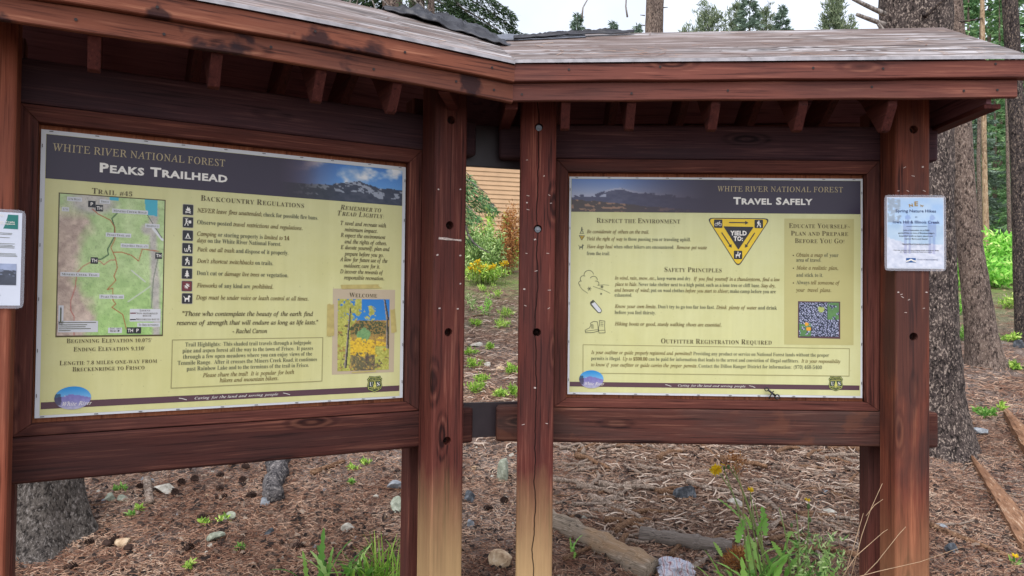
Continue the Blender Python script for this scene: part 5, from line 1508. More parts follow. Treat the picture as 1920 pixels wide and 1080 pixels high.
for i in range(26):
    px, py = qs.uniform(1755, 1915), 610 + 440 * qs.random()
    p = on_ground(px, py)
    put_stick(p.x, p.y, qs.uniform(.14, .4), qs.gauss(-.1, .5), 'twig lying on the slope to the right of the kiosk', 'twigs right of the kiosk', thick=.6)
for i in range(16):
    px, py = qs.uniform(876, 966), 560 + 195 * qs.random()
    p = on_ground(px, py)
    put_stick(p.x, p.y, qs.uniform(.12, .4), qs.gauss(0, .5), 'pale twig on the ground seen between the two bays', 'twigs between the two bays', thick=.55)
def seg_stick(name, pa, pb, r_, label, cat='stick', mat='stick', wob=.03, taper=None, zoff=0.0, n_=14, seg=9, lift=None):
    """A branch lying on the ground from one photo pixel to another (both on the ground)."""
    A, B = on_ground(*pa), on_ground(*pb); C_ = (A + B) / 2; bm = bmesh.new(); pts = []
    q = random.Random(int(pa[0] * 7 + pb[1])); d = (B - A); s_ = Vector((-d.y, d.x, 0)).normalized(); L_ = d.length
    ph = q.uniform(0, 6)
    for i in range(n_):
        t = i / (n_ - 1); p = A + d * t + s_ * L_ * wob * (math.sin(t * 3.2 + ph) + .4 * math.sin(t * 9 + ph)); p.z = G(p.x, p.y) + r_ * .7 + zoff + (lift(t) if lift else 0); pts.append(p - C_)
    tube(bm, pts, r_, seg, taper=taper or (lambda t: 1.1 - .5 * t))
    bmesh.ops.recalc_face_normals(bm, faces=bm.faces)
    # grain axis = object X along the branch
    rz = math.atan2(d.y, d.x); rot = Matrix.Rotation(-rz, 4, 'Z')
    for v in bm.verts: v.co = rot @ v.co
    me = bpy.data.meshes.new(name); bm.to_mesh(me); bm.free()
    o = link_mesh(name, me, M[mat], smooth=True); o.location = C_; o.rotation_euler = (0, 0, rz)
    return tag(o, label, cat)
rough_t = lambda t: 1 + .12 * math.sin(t * 23) + .08 * math.sin(t * 51 + 1)
seg_stick('fallen_log', (1000, 966), (1225, 1082), .064, 'thick split grey-brown log lying behind the cracked post', 'log', 'weathered', .01, lambda t: rough_t(t) * (.8 + .35 * t), -.02, 30, 16)
seg_stick('fallen_log', (1200, 1012), (1372, 1042), .045, 'thin dark grey log between the split log and the flowering weed', 'log', 'weathered_dark', .01, lambda t: rough_t(t), 0, 20, 12)
seg_stick('fallen_log', (545, 868), (497, 945), .075, 'short grey bark-covered log on the needles under the left bay', 'log', 'log_bark', .09, lambda t: rough_t(t) * (1 - .25 * t), -.02, 16, 14)
seg_stick('fallen_branch', (1735, 985), (1905, 1050), .020, 'long bent bare branch lying right of the rightmost post', 'branch', 'stick_b', .05)
seg_stick('fallen_branch', (1290, 1075), (1362, 1035), .018, 'pale straight stick in front of the flowering weed', 'branch', 'stick', .01)
seg_stick('fallen_branch', (1180, 920), (1320, 882), .022, 'longest curved grey branch under the right bay', 'branch', 'stick', .05)
seg_stick('fallen_branch', (585, 893), (645, 868), .022, 'short dark brown branch beside the grey bark log', 'branch', 'stick_b', .01)
seg_stick('fallen_branch', (1100, 940), (1215, 985), .024, 'forked pale branch behind the split log', 'branch', 'stick', .06)
seg_stick('fallen_branch', (282, 950), (276, 905), .026, 'stubby grey piece of wood near the left tree', 'branch', 'stick', .01, lambda t: 1.0)
# split timber at the right edge
def splint(name, pa, pb, w0, w1, th, label, seed):
    A, B = on_ground(*pa), on_ground(*pb); C_ = (A + B) / 2; d = B - A; L_ = d.length; rz = math.atan2(d.y, d.x); q = random.Random(seed)
    bm = bmesh.new(); rows = []; N = 22
    for i in range(N + 1):
        t = i / N; x = L_ * (t - .5); w = w0 + (w1 - w0) * t; w *= 1 + q.uniform(-.06, .06)
        if t > .85: w *= 1
        zc = (G(*(A + d * t).xy) - C_.z) + th * .6
        prof = [(-w / 2, -th * .5), (-w / 2 * .95, th * .3), (-w * .2, th * (.5 + q.uniform(-.12, .12))), (w * .15, th * (.42 + q.uniform(-.15, .15))), (w / 2 * .95, th * .28), (w / 2, -th * .5)]
        rows.append([bm.verts.new((x, p[0] + q.uniform(-1, 1) * w * .015, zc + p[1])) for p in prof])
    for i in range(N):
        for j in range(6): bm.faces.new((rows[i][j], rows[i][(j + 1) % 6], rows[i + 1][(j + 1) % 6], rows[i + 1][j]))
    bm.faces.new(rows[0]); bm.faces.new(rows[-1]); bmesh.ops.recalc_face_normals(bm, faces=bm.faces)
    me = bpy.data.meshes.new(name); bm.to_mesh(me); bm.free()
    o = link_mesh(name, me, M['split']); o.location = C_; o.rotation_euler = (0, 0, rz); return tag(o, label, 'timber')
splint('split_timber', (1822, 866), (1945, 1040), .02, .17, .05, 'long tapering strip of split orange timber lying right of the kiosk', 3)
splint('split_timber', (1888, 785), (1962, 880), .05, .2, .07, 'broad splintered timber piece at the picture\'s right edge', 5)

# ---------------------------------------------------------------- stones and cones
def stone_mat(name, a, b_, c_): 
    m, n, l, b = new_mat(name, .85, .25); t = n.new('ShaderNodeTexCoord')
    x = n.new('ShaderNodeTexNoise'); x.inputs['Scale'].default_value = 22; x.inputs['Detail'].default_value = 7; x.inputs['Roughness'].default_value = .7; l.new(t.outputs['Object'], x.inputs['Vector'])
    l.new(ramp_out(n, l, x.outputs['Fac'], [(.32, a), (.5, b_), (.7, c_)]), b.inputs['Base Color'])
    bp = n.new('ShaderNodeBump'); bp.inputs['Strength'].default_value = .5; bp.inputs['Distance'].default_value = .01; l.new(x.outputs['Fac'], bp.inputs['Height']); l.new(bp.outputs[0], b.inputs['Normal']); return m
STN = {'green': stone_mat('lichen_stone', lin(96, 98, 86), lin(146, 150, 132), lin(190, 192, 176)), 'tan': stone_mat('tan_stone', lin(140, 112, 86), lin(186, 160, 130), lin(214, 194, 168)),
       'dark': stone_mat('dark_stone', lin(40, 41, 44), lin(72, 75, 80), lin(126, 129, 134)), 'blue': stone_mat('blue_grey_stone', lin(92, 95, 100), lin(134, 138, 143), lin(176, 179, 182)), 'pale': stone_mat('pale_stone', lin(128, 122, 112), lin(172, 166, 154), lin(206, 200, 190))}
def stone(px, py, wpx, hpx, kind, label, seed, group=None, rot=0, facets=9):
    p = on_ground(px, py + hpx * .4); q = random.Random(seed); w = .88 * wpx / FPX * p.y; h = hpx / FPX * p.y * 1.1
    bm = bmesh.new(); bmesh.ops.create_icosphere(bm, subdivisions=3, radius=1)
    pl = []
    for i in range(facets):
        a = Vector((q.gauss(0, 1), q.gauss(0, 1), q.gauss(0, 1))).normalized(); pl.append((a, q.uniform(.42, .78)))
    for v in bm.verts:
        for a, d in pl:
            k = v.co.dot(a)
            if k > d: v.co -= a * (k - d) * .97
        v.co = Vector((v.co.x * w * .66, v.co.y * w * .55, v.co.z * h * .66))
    me = bpy.data.meshes.new('stone'); bm.to_mesh(me); bm.free()
    o = link_mesh('stone', me, STN[kind]); o.location = (p.x, p.y, p.z + h * .2); o.rotation_euler = (0, 0, rot or q.uniform(0, 3)); tag(o, label, 'stone', group); return o
stone(941, 878, 42, 42, 'green', 'upright grey-green lichen stone between the two middle posts', 1)
stone(938, 1051, 52, 32, 'tan', 'tan flat-topped stone between the two middle posts, nearest', 2)
stone(1284, 924, 40, 32, 'dark', 'blackish blocky stone under the right bay', 3)
stone(746, 946, 34, 28, 'green', 'grey-green stone half hidden behind the left bay\'s right rear post', 4)
stone(740, 908, 40, 20, 'blue', 'flat blue-grey stone near the left bay\'s right rear post', 5)
stone(494, 941, 22, 16, 'blue', 'small blue-grey stone at the end of the bark-covered log', 6)
stone(430, 968, 26, 14, 'green', 'pale green stone below the middle of the left panel', 7)
stone(405, 1004, 36, 18, 'green', 'flat green stone below the left panel, nearer one', 8)
stone(504, 997, 18, 16, 'dark', 'small dark round stone under the left bay', 9)
stone(234, 1015, 36, 15, 'tan', 'flat orange-tan stone under the left bay', 10)
stone(208, 934, 22, 17, 'green', 'left one of two touching greenish stones by the left tree', 11)
stone(230, 936, 26, 12, 'green', 'right one of two touching greenish stones by the left tree', 12)
stone(310, 915, 44, 16, 'pale', 'pale angular stone right of the left tree base', 13)
stone(284, 900, 14, 9, 'blue', 'tiny grey stone at the foot of the left lower rail', 14)
stone(654, 990, 26, 14, 'pale', 'dusty pale stone under the left bay above the grass tufts', 15)
stone(880, 984, 20, 18, 'blue', 'pale blue stone just right of the second post', 16)
stone(880, 930, 24, 22, 'dark', 'dark rough stone just right of the second post', 17)
stone(888, 878, 14, 9, 'tan', 'small tan stone under the dark lower tie plate', 18)
stone(1376, 942, 30, 18, 'pale', 'pale tan stone behind the yellow flowers', 19)
stone(1556, 958, 32, 11, 'pale', 'flat white stone behind the weed\'s small right bud', 20)
stone(1210, 996, 22, 18, 'pale', 'pale grey stone on the split log\'s far side', 21)
stone(1079, 980, 16, 9, 'blue', 'small bright grey stone behind the split log', 22)
stone(1785, 1030, 28, 20, 'dark', 'dark grey stone right of the rightmost post', 23)
stone(1838, 808, 40, 12, 'blue', 'flat grey stone near the big tree\'s root', 24)
stone(892, 646, 26, 9, 'pale', 'pale flat stone in the gap between the bays, farther one', 25)
stone(940, 689, 22, 11, 'tan', 'pinkish stone in the gap between the bays, nearer one', 26)
stone(915, 683, 14, 10, 'pale', 'small whitish stone beside the pinkish one in the gap', 27)
stone(1912, 645, 30, 16, 'dark', 'dark stone below the green plants at the right edge', 28)
stone(1765, 985, 26, 7, 'blue', 'flat blue-grey stone at the start of the bent bare branch', 29)
for i in range(46):
    px, py = (qs.uniform(140, 770), 860 + 215 * qs.random()) if i < 26 else ((qs.uniform(876, 966), 830 + 240 * qs.random()) if i < 36 else (qs.uniform(1050, 1600), 845 + 200 * qs.random()))
    stone(px, py, qs.uniform(6, 13), qs.uniform(4, 8), qs.choice(('pale', 'tan', 'blue', 'pale')), 'pebble among the pine needles behind the kiosk', 500 + i, 'pebbles among the needles', facets=5)
# cones
def cone_mesh():
    bm = bmesh.new()
    for k in range(52):
        t = k / 51; a = k * 2.4; rr = .022 * math.sin(math.pi * (.12 + .83 * t)) ; z = -.03 + .06 * t
        c = Vector((rr * math.cos(a), rr * math.sin(a), z)); o_ = Vector((math.cos(a), math.sin(a), .35)).normalized(); s_ = Vector((-math.sin(a), math.cos(a), 0)); sz = .011 * (1.1 - .5 * t)
        vs = [bm.verts.new(c - s_ * sz * .5 - o_ * sz), bm.verts.new(c + s_ * sz * .5 - o_ * sz), bm.verts.new(c + s_ * sz * .6 + o_ * sz * .2), bm.verts.new(c + o_ * sz), bm.verts.new(c - s_ * sz * .6 + o_ * sz * .2)]
        bm.faces.new(vs)
    bmesh.ops.create_icosphere(bm, subdivisions=1, radius=.017)
    me = bpy.data.meshes.new('pine_cone'); bm.to_mesh(me); bm.free(); return me
M['cone'] = flat_mat('pine_cone', lin(66, 50, 44), .85, .2, .4, 60)
CM = cone_mesh(); CM.materials.append(M['cone'])
CP = [(217, 878), (262, 918), (435, 876), (460, 880), (498, 905), (455, 905), (365, 905), (340, 912), (328, 930), (412, 922), (418, 938), (200, 1030), (216, 1022), (236, 1023), (168, 1023), (352, 1035), (380, 975), (240, 1036), (412, 896), (520, 880), (915, 960), (945, 945), (1094, 840), (1145, 915), (1100, 865), (470, 935), (132, 1070), (560, 1030)]
for x, y in CP:
    p = on_ground(x, y); o = bpy.data.objects.new('pine_cone', CM); COL.objects.link(o)
    k = qs.uniform(.75, 1.15); o.scale = (k, k, k); o.location = (p.x, p.y, p.z + .018); o.rotation_euler = (qs.uniform(1.2, 1.9), qs.uniform(-.4, .4), qs.uniform(0, 6))
    tag(o, 'small dark pine cone lying on the needles behind the kiosk', 'pine cone', 'pine cones on the needles')

# ---------------------------------------------------------------- foliage helpers
def leafcards(C, D, Wd, ln, seed, fold=0.0):
    """Pointed leaf blades: C bases (n,3), D unit directions (n,3)."""
    r_ = np.random.RandomState(seed); n_ = len(C)
    s = np.cross(D, r_.normal(0, 1, (n_, 3))); s /= np.linalg.norm(s, axis=1)[:, None] + 1e-9
    L_ = (ln * np.ones(n_))[:, None]; w = (Wd * np.ones(n_))[:, None]
    return np.stack([C, C + D * L_ * .45 - s * w / 2, C + D * L_, C + D * L_ * .45 + s * w / 2], 1)
def unit(v): return v / (np.linalg.norm(v, axis=-1, keepdims=True) + 1e-9)

BARK = {'grey': bark_mat('grey_pine_bark', lin(52, 44, 41), lin(112, 97, 88), lin(168, 150, 136), 26, .5), 'dark': bark_mat('dark_spruce_bark', lin(32, 28, 28), lin(74, 66, 64), lin(150, 132, 116), 28, .5, 1.2),
        'big': bark_mat('flaky_dark_bark', lin(34, 30, 29), lin(84, 74, 70), lin(182, 164, 150), 30, .6, 1.2), 'root': bark_mat('grey_root_bark', lin(44, 40, 38), lin(92, 86, 81), lin(144, 136, 130), 30, .55, 1.2), 'tan': bark_mat('tan_young_bark', lin(118, 96, 74), lin(164, 138, 112), lin(194, 172, 146), 12, .3, .5)}
def trunk_mesh(path, seg=28, step=.08, rough_=.035, seed=0, flare=None):
    """path: list of (Vector, radius)."""
    pts = []; n_ = len(path)
    for (a, ra), (b_, rb) in zip(path[:-1], path[1:]):
        k = max(1, int((b_ - a).length / step))
        for i in range(k): t = i / k; pts.append((a.lerp(b_, t), ra + (rb - ra) * t))
    pts.append(path[-1]); r_ = np.random.RandomState(seed)
    V = []; 
    for j, (p, rd) in enumerate(pts):
        a = np.arange(seg) * 2 * math.pi / seg
        nn = fbm(np.cos(a) * 3 + 7 + seed, np.sin(a) * 3 + p.z * 5, 3, seed) - .5
        n2 = vnoise(a / (2 * math.pi) * seg * .9 + seed, np.full(seg, p.z * 14), seed + 3) - .5
        rr = rd * (1 + rough_ * 2.2 * nn + rough_ * n2)
        if flare is not None:
            h = p.z - pts[0][0].z; fk = math.exp(-h / flare[0]); rr = rr * (1 + fk * flare[1] * (.55 + .6 * np.cos(a * flare[2] + seed) ** 2))
        V.append(np.stack([p.x + rr * np.cos(a), p.y + rr * np.sin(a), np.full(seg, p.z)], -1))
    V = np.array(V); m_ = len(V); idx = np.arange(m_ * seg).reshape(m_, seg); nx_ = np.roll(idx, -1, 1)
    Fc = np.stack([idx[:-1], nx_[:-1], nx_[1:], idx[1:]], -1).reshape(-1, 4)
    return V.reshape(-1, 3), Fc.tolist() + [idx[-1].tolist()]
def trunk_obj(name, path, bark, parent, origin, **k):
    V, Fc = trunk_mesh(path, **k); V = V - np.array(origin)
    me = mesh_np(name, V, Fc); return link_mesh(name, me, bark, parent, smooth=True)

def near_tree(label, px_path, y, bark, top=11.0, flare=(.18, .5, 3), seed=1, seg=36, step=.05, cat='tree', stubs=()):
    """px_path: [(px x, px y, width px)] from the foot upwards, at depth y."""
    pts = []
    for x, yy, wd_ in px_path:
        p = on_y(x, yy, y); pts.append((p, wd_ / 2 / FPX * y))
    foot = pts[0][0].copy(); g = G(foot.x, y) - .08
    d = (pts[1][0] - pts[0][0]); pts[0] = (Vector((foot.x, y, g)), pts[0][1])
    a, b_ = pts[-2], pts[-1]; s_ = (b_[0] - a[0]); s_ = s_ / s_.z
    pts.append((b_[0] + s_ * max(.5, top - b_[0].z), max(.03, b_[1] * .45)))
    root = empty('pine_tree', (foot.x, y, g + .08), label, cat)
    trunk_obj('trunk', pts, bark, root, root.location, seg=seg, step=step, seed=seed, flare=flare)
    return root, pts
# ---------------------------------------------------------------- trees close behind the kiosk
def stub(parent, p, d, L_, r_, mat, name='broken_branch', bend_=0.0, taper=.55):
    o_ = parent.location
    def f(b):
        pts = []
        for i in range(7):
            t = i / 6; q = p - o_ + d * (L_ * t) + Vector((0, 0, bend_ * L_ * t * t)); pts.append(q)
        tube(b, pts, r_, 8, taper=lambda t: 1 - taper * t)
    return mk(name, fn=f, mat=mat, parent=parent)
M['deadwood'] = bark_mat('dead_branch_wood', lin(84, 76, 72), lin(134, 126, 120), lin(182, 176, 170), 26, .3, .5)

tA, pA = near_tree('thick dark flaky pine trunk directly behind the rightmost post', [(1745, 835, 128), (1736, 740, 122), (1728, 600, 120), (1722, 400, 120), (1722, 0, 124)], 5.85, BARK['big'], 14, (.22, .42, 2), 3, 56, .035)
for x, y, L_, dx, dz in ((1664, 22, .30, -1, .28), (1664, 42, .26, -1, .18), (1664, 58, .09, -.8, .8)):
    p = on_y(x, y, 5.72); stub(tA, p, Vector((dx, -.25, dz)).normalized(), L_, .020, M['deadwood'], bend_=.03, taper=.3)
p = on_y(1738, 26, 5.58); stub(tA, p, Vector((.8, -.35, .75)).normalized(), .22, .022, BARK['dark'])
tB, pB = near_tree('slim grey-brown leaning pine trunk right of the thick one', [(1849, 672, 62), (1836, 600, 52), (1828, 525, 47), (1811, 400, 41), (1803, 233, 40), (1790, 0, 38)], 8.4, BARK['grey'], 15, (.16, .35, 3), 5, 40, .05)
p = on_y(1800, 38, 8.3); stub(tB, p, Vector((1, -.2, .1)), .26, .014, BARK['dark'])
tC, pC = near_tree('dark pine trunk cut by the right picture edge', [(1922, 660, 32), (1918, 560, 30), (1914, 300, 27), (1901, 0, 26)], 9.8, BARK['dark'], 15, (.15, .3, 3), 7, 32, .06)
tE, pE = near_tree('grey rooted tree base behind the leftmost post', [(72, 985, 150), (74, 900, 138), (68, 760, 132), (62, 300, 128)], 4.25, BARK['root'], 10, (.20, .75, 3), 9, 56, .03)
tD, pD = near_tree('single straight pine trunk rising above the right roof', [(1224, 560, 40), (1226, 300, 37), (1228, 70, 34.5), (1230, 0, 33)], 14.0, BARK['grey'], 18, (.15, .3, 3), 11, 28, .08)
for x, y, s_ in ((1211, 25, -1), (1211, 44, -1), (1246, 10, 1)):
    stub(tD, on_y(x, y, 13.95), Vector((s_, 0, .1)), .09, .012, BARK['dark'])
for k, (x, dep, wd_, top, bk, base, lab) in enumerate(((1849, 23, 9, 15, 'tan', 470, 'thin tan young trunk in front of the green wood, between two dark trunks'), (1893, 24, 6, 16, 'grey', 470, 'thinnest pale trunk, just left of the dark edge trunk'), (1838, 25, 7, 17, 'grey', 470, 'thin grey trunk showing above the right roof corner'))):
    xt = x if k != 2 else 1848
    root, _ = near_tree(lab, [(x + 2, base, wd_ + 2), (x, 300, wd_), (xt, 0, wd_ * .85)], dep, BARK[bk], top, (.1, .2, 3), 20 + k, 12, .4)

# ---- conifers
def spruce_sprays(rs, base, tip, density, ln, droop=.0, hang=.5):
    """Needle tufts along a drooping bough: returns bases and directions."""
    n_ = density; t = rs.uniform(.12, 1, n_) ** .8
    ax = tip - base; L_ = np.linalg.norm(ax); C = base + ax * t[:, None]; C[:, 2] -= droop * L_ * t * t
    side = np.cross(ax / L_, np.array([0, 0, 1.0])); sgn = rs.choice([-1, 1], n_)[:, None]
    off = rs.uniform(0, 1, n_) * (1 - t * .75) * L_ * .38
    C = C + side * sgn * off[:, None]; C[:, 2] -= hang * off + rs.uniform(0, .06, n_) * L_
    D = unit(ax / L_ * .7 + side * sgn * rs.uniform(.2, 1.2, n_)[:, None] + rs.normal(0, .35, (n_, 3)) + np.array([0, 0, -.25]))
    return C, D

def conifer_mesh(h, rad, base_frac, boughs, density, ln, wd_, seed, kind='spruce'):
    rs = np.random.RandomState(seed); Cs, Ds = [], []
    for i in range(boughs):
        t = base_frac + (1 - base_frac) * (i + rs.uniform(0, .8)) / boughs; z = h * t
        k = 1 - (t - base_frac) / (1 - base_frac)
        if kind == 'spruce': r_ = rad * (k ** .85) * rs.uniform(.65, 1.1) + .05
        else: r_ = rad * (k ** .75) * rs.uniform(.45, 1.1) + .05
        a = rs.uniform(0, 2 * math.pi); rise = rs.uniform(-.15, .2) if kind == 'spruce' else rs.uniform(.1, .7)
        b0 = np.array([0, 0, z]); tp = np.array([r_ * math.cos(a), r_ * math.sin(a), z + rise * r_])
        m_ = max(4, int(density * (r_ / rad + .25)))
        if kind == 'spruce': C, D = spruce_sprays(rs, b0, tp, m_, ln, .12)
        else:
            nb = max(3, m_ // 14); cen = b0 + (tp - b0) * rs.uniform(.3, 1.08, nb)[:, None] + rs.normal(0, .07 * rad, (nb, 3))
            C = cen[rs.randint(0, nb, m_)] + rs.normal(0, .035 * rad, (m_, 3)); D = unit(rs.normal(0, .6, (m_, 3)) + np.array([0, 0, .75]) + (tp - b0) / np.linalg.norm(tp - b0) * .5)
        Cs.append(C); Ds.append(D)
    C = np.concatenate(Cs); D = np.concatenate(Ds)
    return quads_mesh('crown', leafcards(C, D, wd_, ln, seed))
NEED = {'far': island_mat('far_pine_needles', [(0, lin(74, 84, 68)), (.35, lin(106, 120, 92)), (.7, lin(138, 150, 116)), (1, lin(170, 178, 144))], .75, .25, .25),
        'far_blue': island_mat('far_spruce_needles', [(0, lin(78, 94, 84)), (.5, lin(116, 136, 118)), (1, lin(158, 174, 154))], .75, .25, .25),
        'dark': island_mat('dark_spruce_needles', [(0, lin(26, 38, 28)), (.4, lin(50, 70, 46)), (.75, lin(82, 104, 66)), (1, lin(112, 130, 90))], .75, .25, .2, 1.2),
        'wood': island_mat('wood_needles', [(0, lin(60, 90, 62)), (.4, lin(98, 134, 90)), (.75, lin(138, 170, 116)), (1, lin(178, 202, 148))], .75, .25, .25, .5),
        'bough': island_mat('bough_needles', [(0, lin(46, 80, 50)), (.4, lin(84, 126, 76)), (.75, lin(124, 164, 104)), (1, lin(162, 194, 138))], .7, .25, .2)}
proto = {}
def conifer(key, x, y, h, label, group, scale_seed=0, pl_=None):
    """Copies one of a few grown trees, scaled to the height asked."""
    if key not in proto:
        H0, rad, bf, bo, den, ln, wd_, sd_, kd, nm, cat = {
            'spruce_a': (12, 3.2, .10, 170, 90, .34, .075, 1, 'spruce', 'far_blue', 'spruce'), 'spruce_b': (12, 1.7, .12, 80, 70, .30, .08, 2, 'spruce', 'wood', 'spruce'), 'spruce_c': (13, 2.6, .05, 100, 90, .40, .10, 3, 'spruce', 'wood', 'spruce'),
            'pine_a': (12, 3.3, .35, 130, 150, .28, .055, 4, 'pine', 'far', 'pine'), 'pine_b': (12, 2.3, .38, 120, 140, .28, .055, 5, 'pine', 'far', 'pine'), 'pine_c': (12, 1.7, .38, 100, 120, .26, .05, 6, 'pine', 'far', 'pine')}[key]
        root = empty('conifer_tree', (0, 0, -50), 'x', 'tree')
        me = conifer_mesh(H0, rad, bf, bo, den, ln, wd_, sd_, kd); link_mesh('crown', me, NEED[nm], root)
        trunk_obj('trunk', [(Vector((0, 0, -.3)), .17), (Vector((0.05, 0, H0 * .5)), .11), (Vector((0, .05, H0 * .98)), .015)], BARK['grey'], root, (0, 0, 0), seg=9, step=.6, seed=sd_)
        proto[key] = [root, H0, True]
    root, H0, fresh = proto[key]
    k = h / H0
    o = root if fresh else dup(root)
    proto[key][2] = False
    o.location = (x, y, G(x, y) - .05); o.scale = (k * qs.uniform(.9, 1.1), k * qs.uniform(.9, 1.1), k); o.rotation_euler = (0, 0, qs.uniform(0, 6.28))
    o['label'] = label
    if group: o['group'] = group
    elif 'group' in o: del o['group']
    return o
def by_top(key, px, pytop, y, label, group=None):
    p = on_y(px, pytop, y); return conifer(key, p.x, y, p.z - G(p.x, y), label, group)
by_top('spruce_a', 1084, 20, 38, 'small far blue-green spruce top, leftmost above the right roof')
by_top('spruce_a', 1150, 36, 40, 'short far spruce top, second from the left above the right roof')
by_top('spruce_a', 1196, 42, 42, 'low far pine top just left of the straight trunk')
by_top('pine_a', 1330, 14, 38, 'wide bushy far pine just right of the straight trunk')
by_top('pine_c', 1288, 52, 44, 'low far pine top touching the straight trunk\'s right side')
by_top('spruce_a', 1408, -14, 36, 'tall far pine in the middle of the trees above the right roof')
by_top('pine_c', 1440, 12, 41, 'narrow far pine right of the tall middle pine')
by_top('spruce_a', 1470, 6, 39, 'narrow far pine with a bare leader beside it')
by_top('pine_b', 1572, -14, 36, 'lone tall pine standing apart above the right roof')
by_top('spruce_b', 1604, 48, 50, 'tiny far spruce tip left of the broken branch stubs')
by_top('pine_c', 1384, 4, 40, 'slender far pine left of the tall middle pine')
wood = [(1790, -160, 40, 'spruce_c'), (1825, -60, 34, 'spruce_b'), (1862, -120, 36, 'spruce_c'), (1880, -20, 33, 'spruce_b'), (1905, -90, 44, 'spruce_c'), (1945, -60, 38, 'spruce_c'), (1840, 40, 46, 'spruce_c'), (1885, 60, 50, 'spruce_a'), (1980, -80, 42, 'spruce_c'), (1760, 20, 50, 'spruce_b'), (1870, 90, 29, 'spruce_c'), (1800, 110, 31, 'spruce_c'), (1925, 120, 30, 'spruce_c'), (1840, 150, 27, 'spruce_a'), (2010, 60, 32, 'spruce_c'), (1905, 200, 26, 'spruce_b')]
for x, yt, d, k in wood: by_top(k, x, yt, d, 'green conifer in the wood right of the kiosk', 'conifers in the wood at the right')

for i in range(22):
    left = i < 12
    x, y_ = (qs.uniform(-22, -5), qs.uniform(12, 30)) if left else (qs.uniform(1.0, 9.0), qs.uniform(24, 46))
    hh = qs.uniform(7, 13) if left else max(1.5, (on_y(1200, 98 + 30 * qs.random(), y_).z - G(x, y_)))
    conifer(qs.choice(('spruce_a', 'spruce_b', 'spruce_c')), x, y_, hh, 'conifer standing on the slope behind the kiosk boards', 'conifers hidden behind the kiosk')
# ---- the dark spruce behind the left roof and its hanging bough
def bough_tree():
    y = 9.0
    root, pts = near_tree('dark drooping spruce with two bare stems behind the left roof', [(740, 640, 46), (738, 300, 42), (735, 20, 39), (733, -60, 36)], y, BARK['grey'], 13, (.15, .3, 3), 31, 28, .07, 'tree')
    o_ = np.array(root.location)
    st = [on_y(786, 620, y + .3), on_y(784, 300, y + .3), on_y(780, 20, y + .3)]
    st[0].z = G(st[0].x, y + .3) - .05
    trunk_obj('trunk', [(st[0], .13), (st[1], .115), (st[2], .10), (st[2] + Vector((0, 0, 8)), .04)], BARK['grey'], root, root.location, seg=24, step=.08, seed=33)
    rs = np.random.RandomState(5); Cs, Ds = [], []; tips = []
    def bough(b0, tp, n_, droop=.18, hang=.6):
        C, D = spruce_sprays(rs, np.array(b0), np.array(tp), n_, .05, droop, hang); Cs.append(C); Ds.append(D); tips.append((b0, tp, droop))
    T = lambda px, py, dy=0.0: tuple(on_y(px, py, y + dy))
    for b0, tp, n_ in (((745, -70), (985, 20), 900), ((745, -30), (975, 42), 900), ((790, -60), (940, 62), 800), ((790, -10), (900, 66), 700), ((740, -40), (850, 60), 500), ((790, -80), (965, -10), 700), ((800, -20), (985, 55), 500),
                       ((735, -40), (600, 8), 700), ((735, -20), (640, 22), 700), ((730, -70), (520, -12), 700), ((735, 5), (660, 40), 400), ((740, -30), (700, 40), 350), ((730, -50), (480, -25), 400), ((785, 0), (840, 70), 350), ((780, 20), (880, 80), 400)):
        bough(T(b0[0], b0[1], rs.uniform(-.2, .2)), T(tp[0], tp[1], rs.uniform(-.6, .5)), int(n_ * 2.2))
    for k in range(36):
        a = rs.uniform(0, 6.28); z = rs.uniform(4.6, 12.5); r_ = 1.9 * (1 - (z - 4) / 11) * rs.uniform(.6, 1); c = on_y(750, 0, y)
        bough((c.x, y, z), (c.x + r_ * math.cos(a), y + r_ * math.sin(a), z - .1 * r_), 260)
    for k in range(18):
        a = rs.uniform(1.3, 5.2); z = rs.uniform(2.6, 4.4); r_ = rs.uniform(.7, 1.5); c = on_y(750, 0, y)
        bough((c.x, y, z), (c.x + r_ * math.cos(a), y + r_ * math.sin(a), z - .25 * r_), 220)
    C = np.concatenate(Cs) - o_; D = np.concatenate(Ds)
    V = leafcards(C, D, .013, rs.uniform(.04, .10, len(C)), 6)
    link_mesh('crown', quads_mesh('crown', V), NEED['dark'], root)
    for b0, tp, dr in tips[:30]:
        b0, tp = Vector(b0), Vector(tp); L_ = (tp - b0).length; pp = []
        for i in range(8):
            t = i / 7; p = b0.lerp(tp, t); p.z -= dr * L_ * t * t; pp.append(p - root.location)
        mk('bough', lambda b: tube(b, pp, .016, 6, taper=lambda t: 1 - .8 * t), M['deadwood'], root)
    # bare grey stems sticking up just behind the ridge
    if True:
        for pa in (((718, 36), (702, 12), (692, -14)), ((750, 30), (728, 8), (712, -8)), ((651, 20), (653, 6), (656, -12)), ((668, 22), (666, 5), (670, -10)), ((800, 32), (830, 34), (838, 36)), ((1092, 30), (1094, 10), (1103, -6)), ((1178, 28), (1175, 8), (1176, -10))):
            mk('bare_twig', lambda b: tube(b, [on_y(x, yy, y - .4) - root.location for x, yy in pa], .011, 6, taper=lambda t: 1 - .35 * t), M['deadwood'], root)
bough_tree()
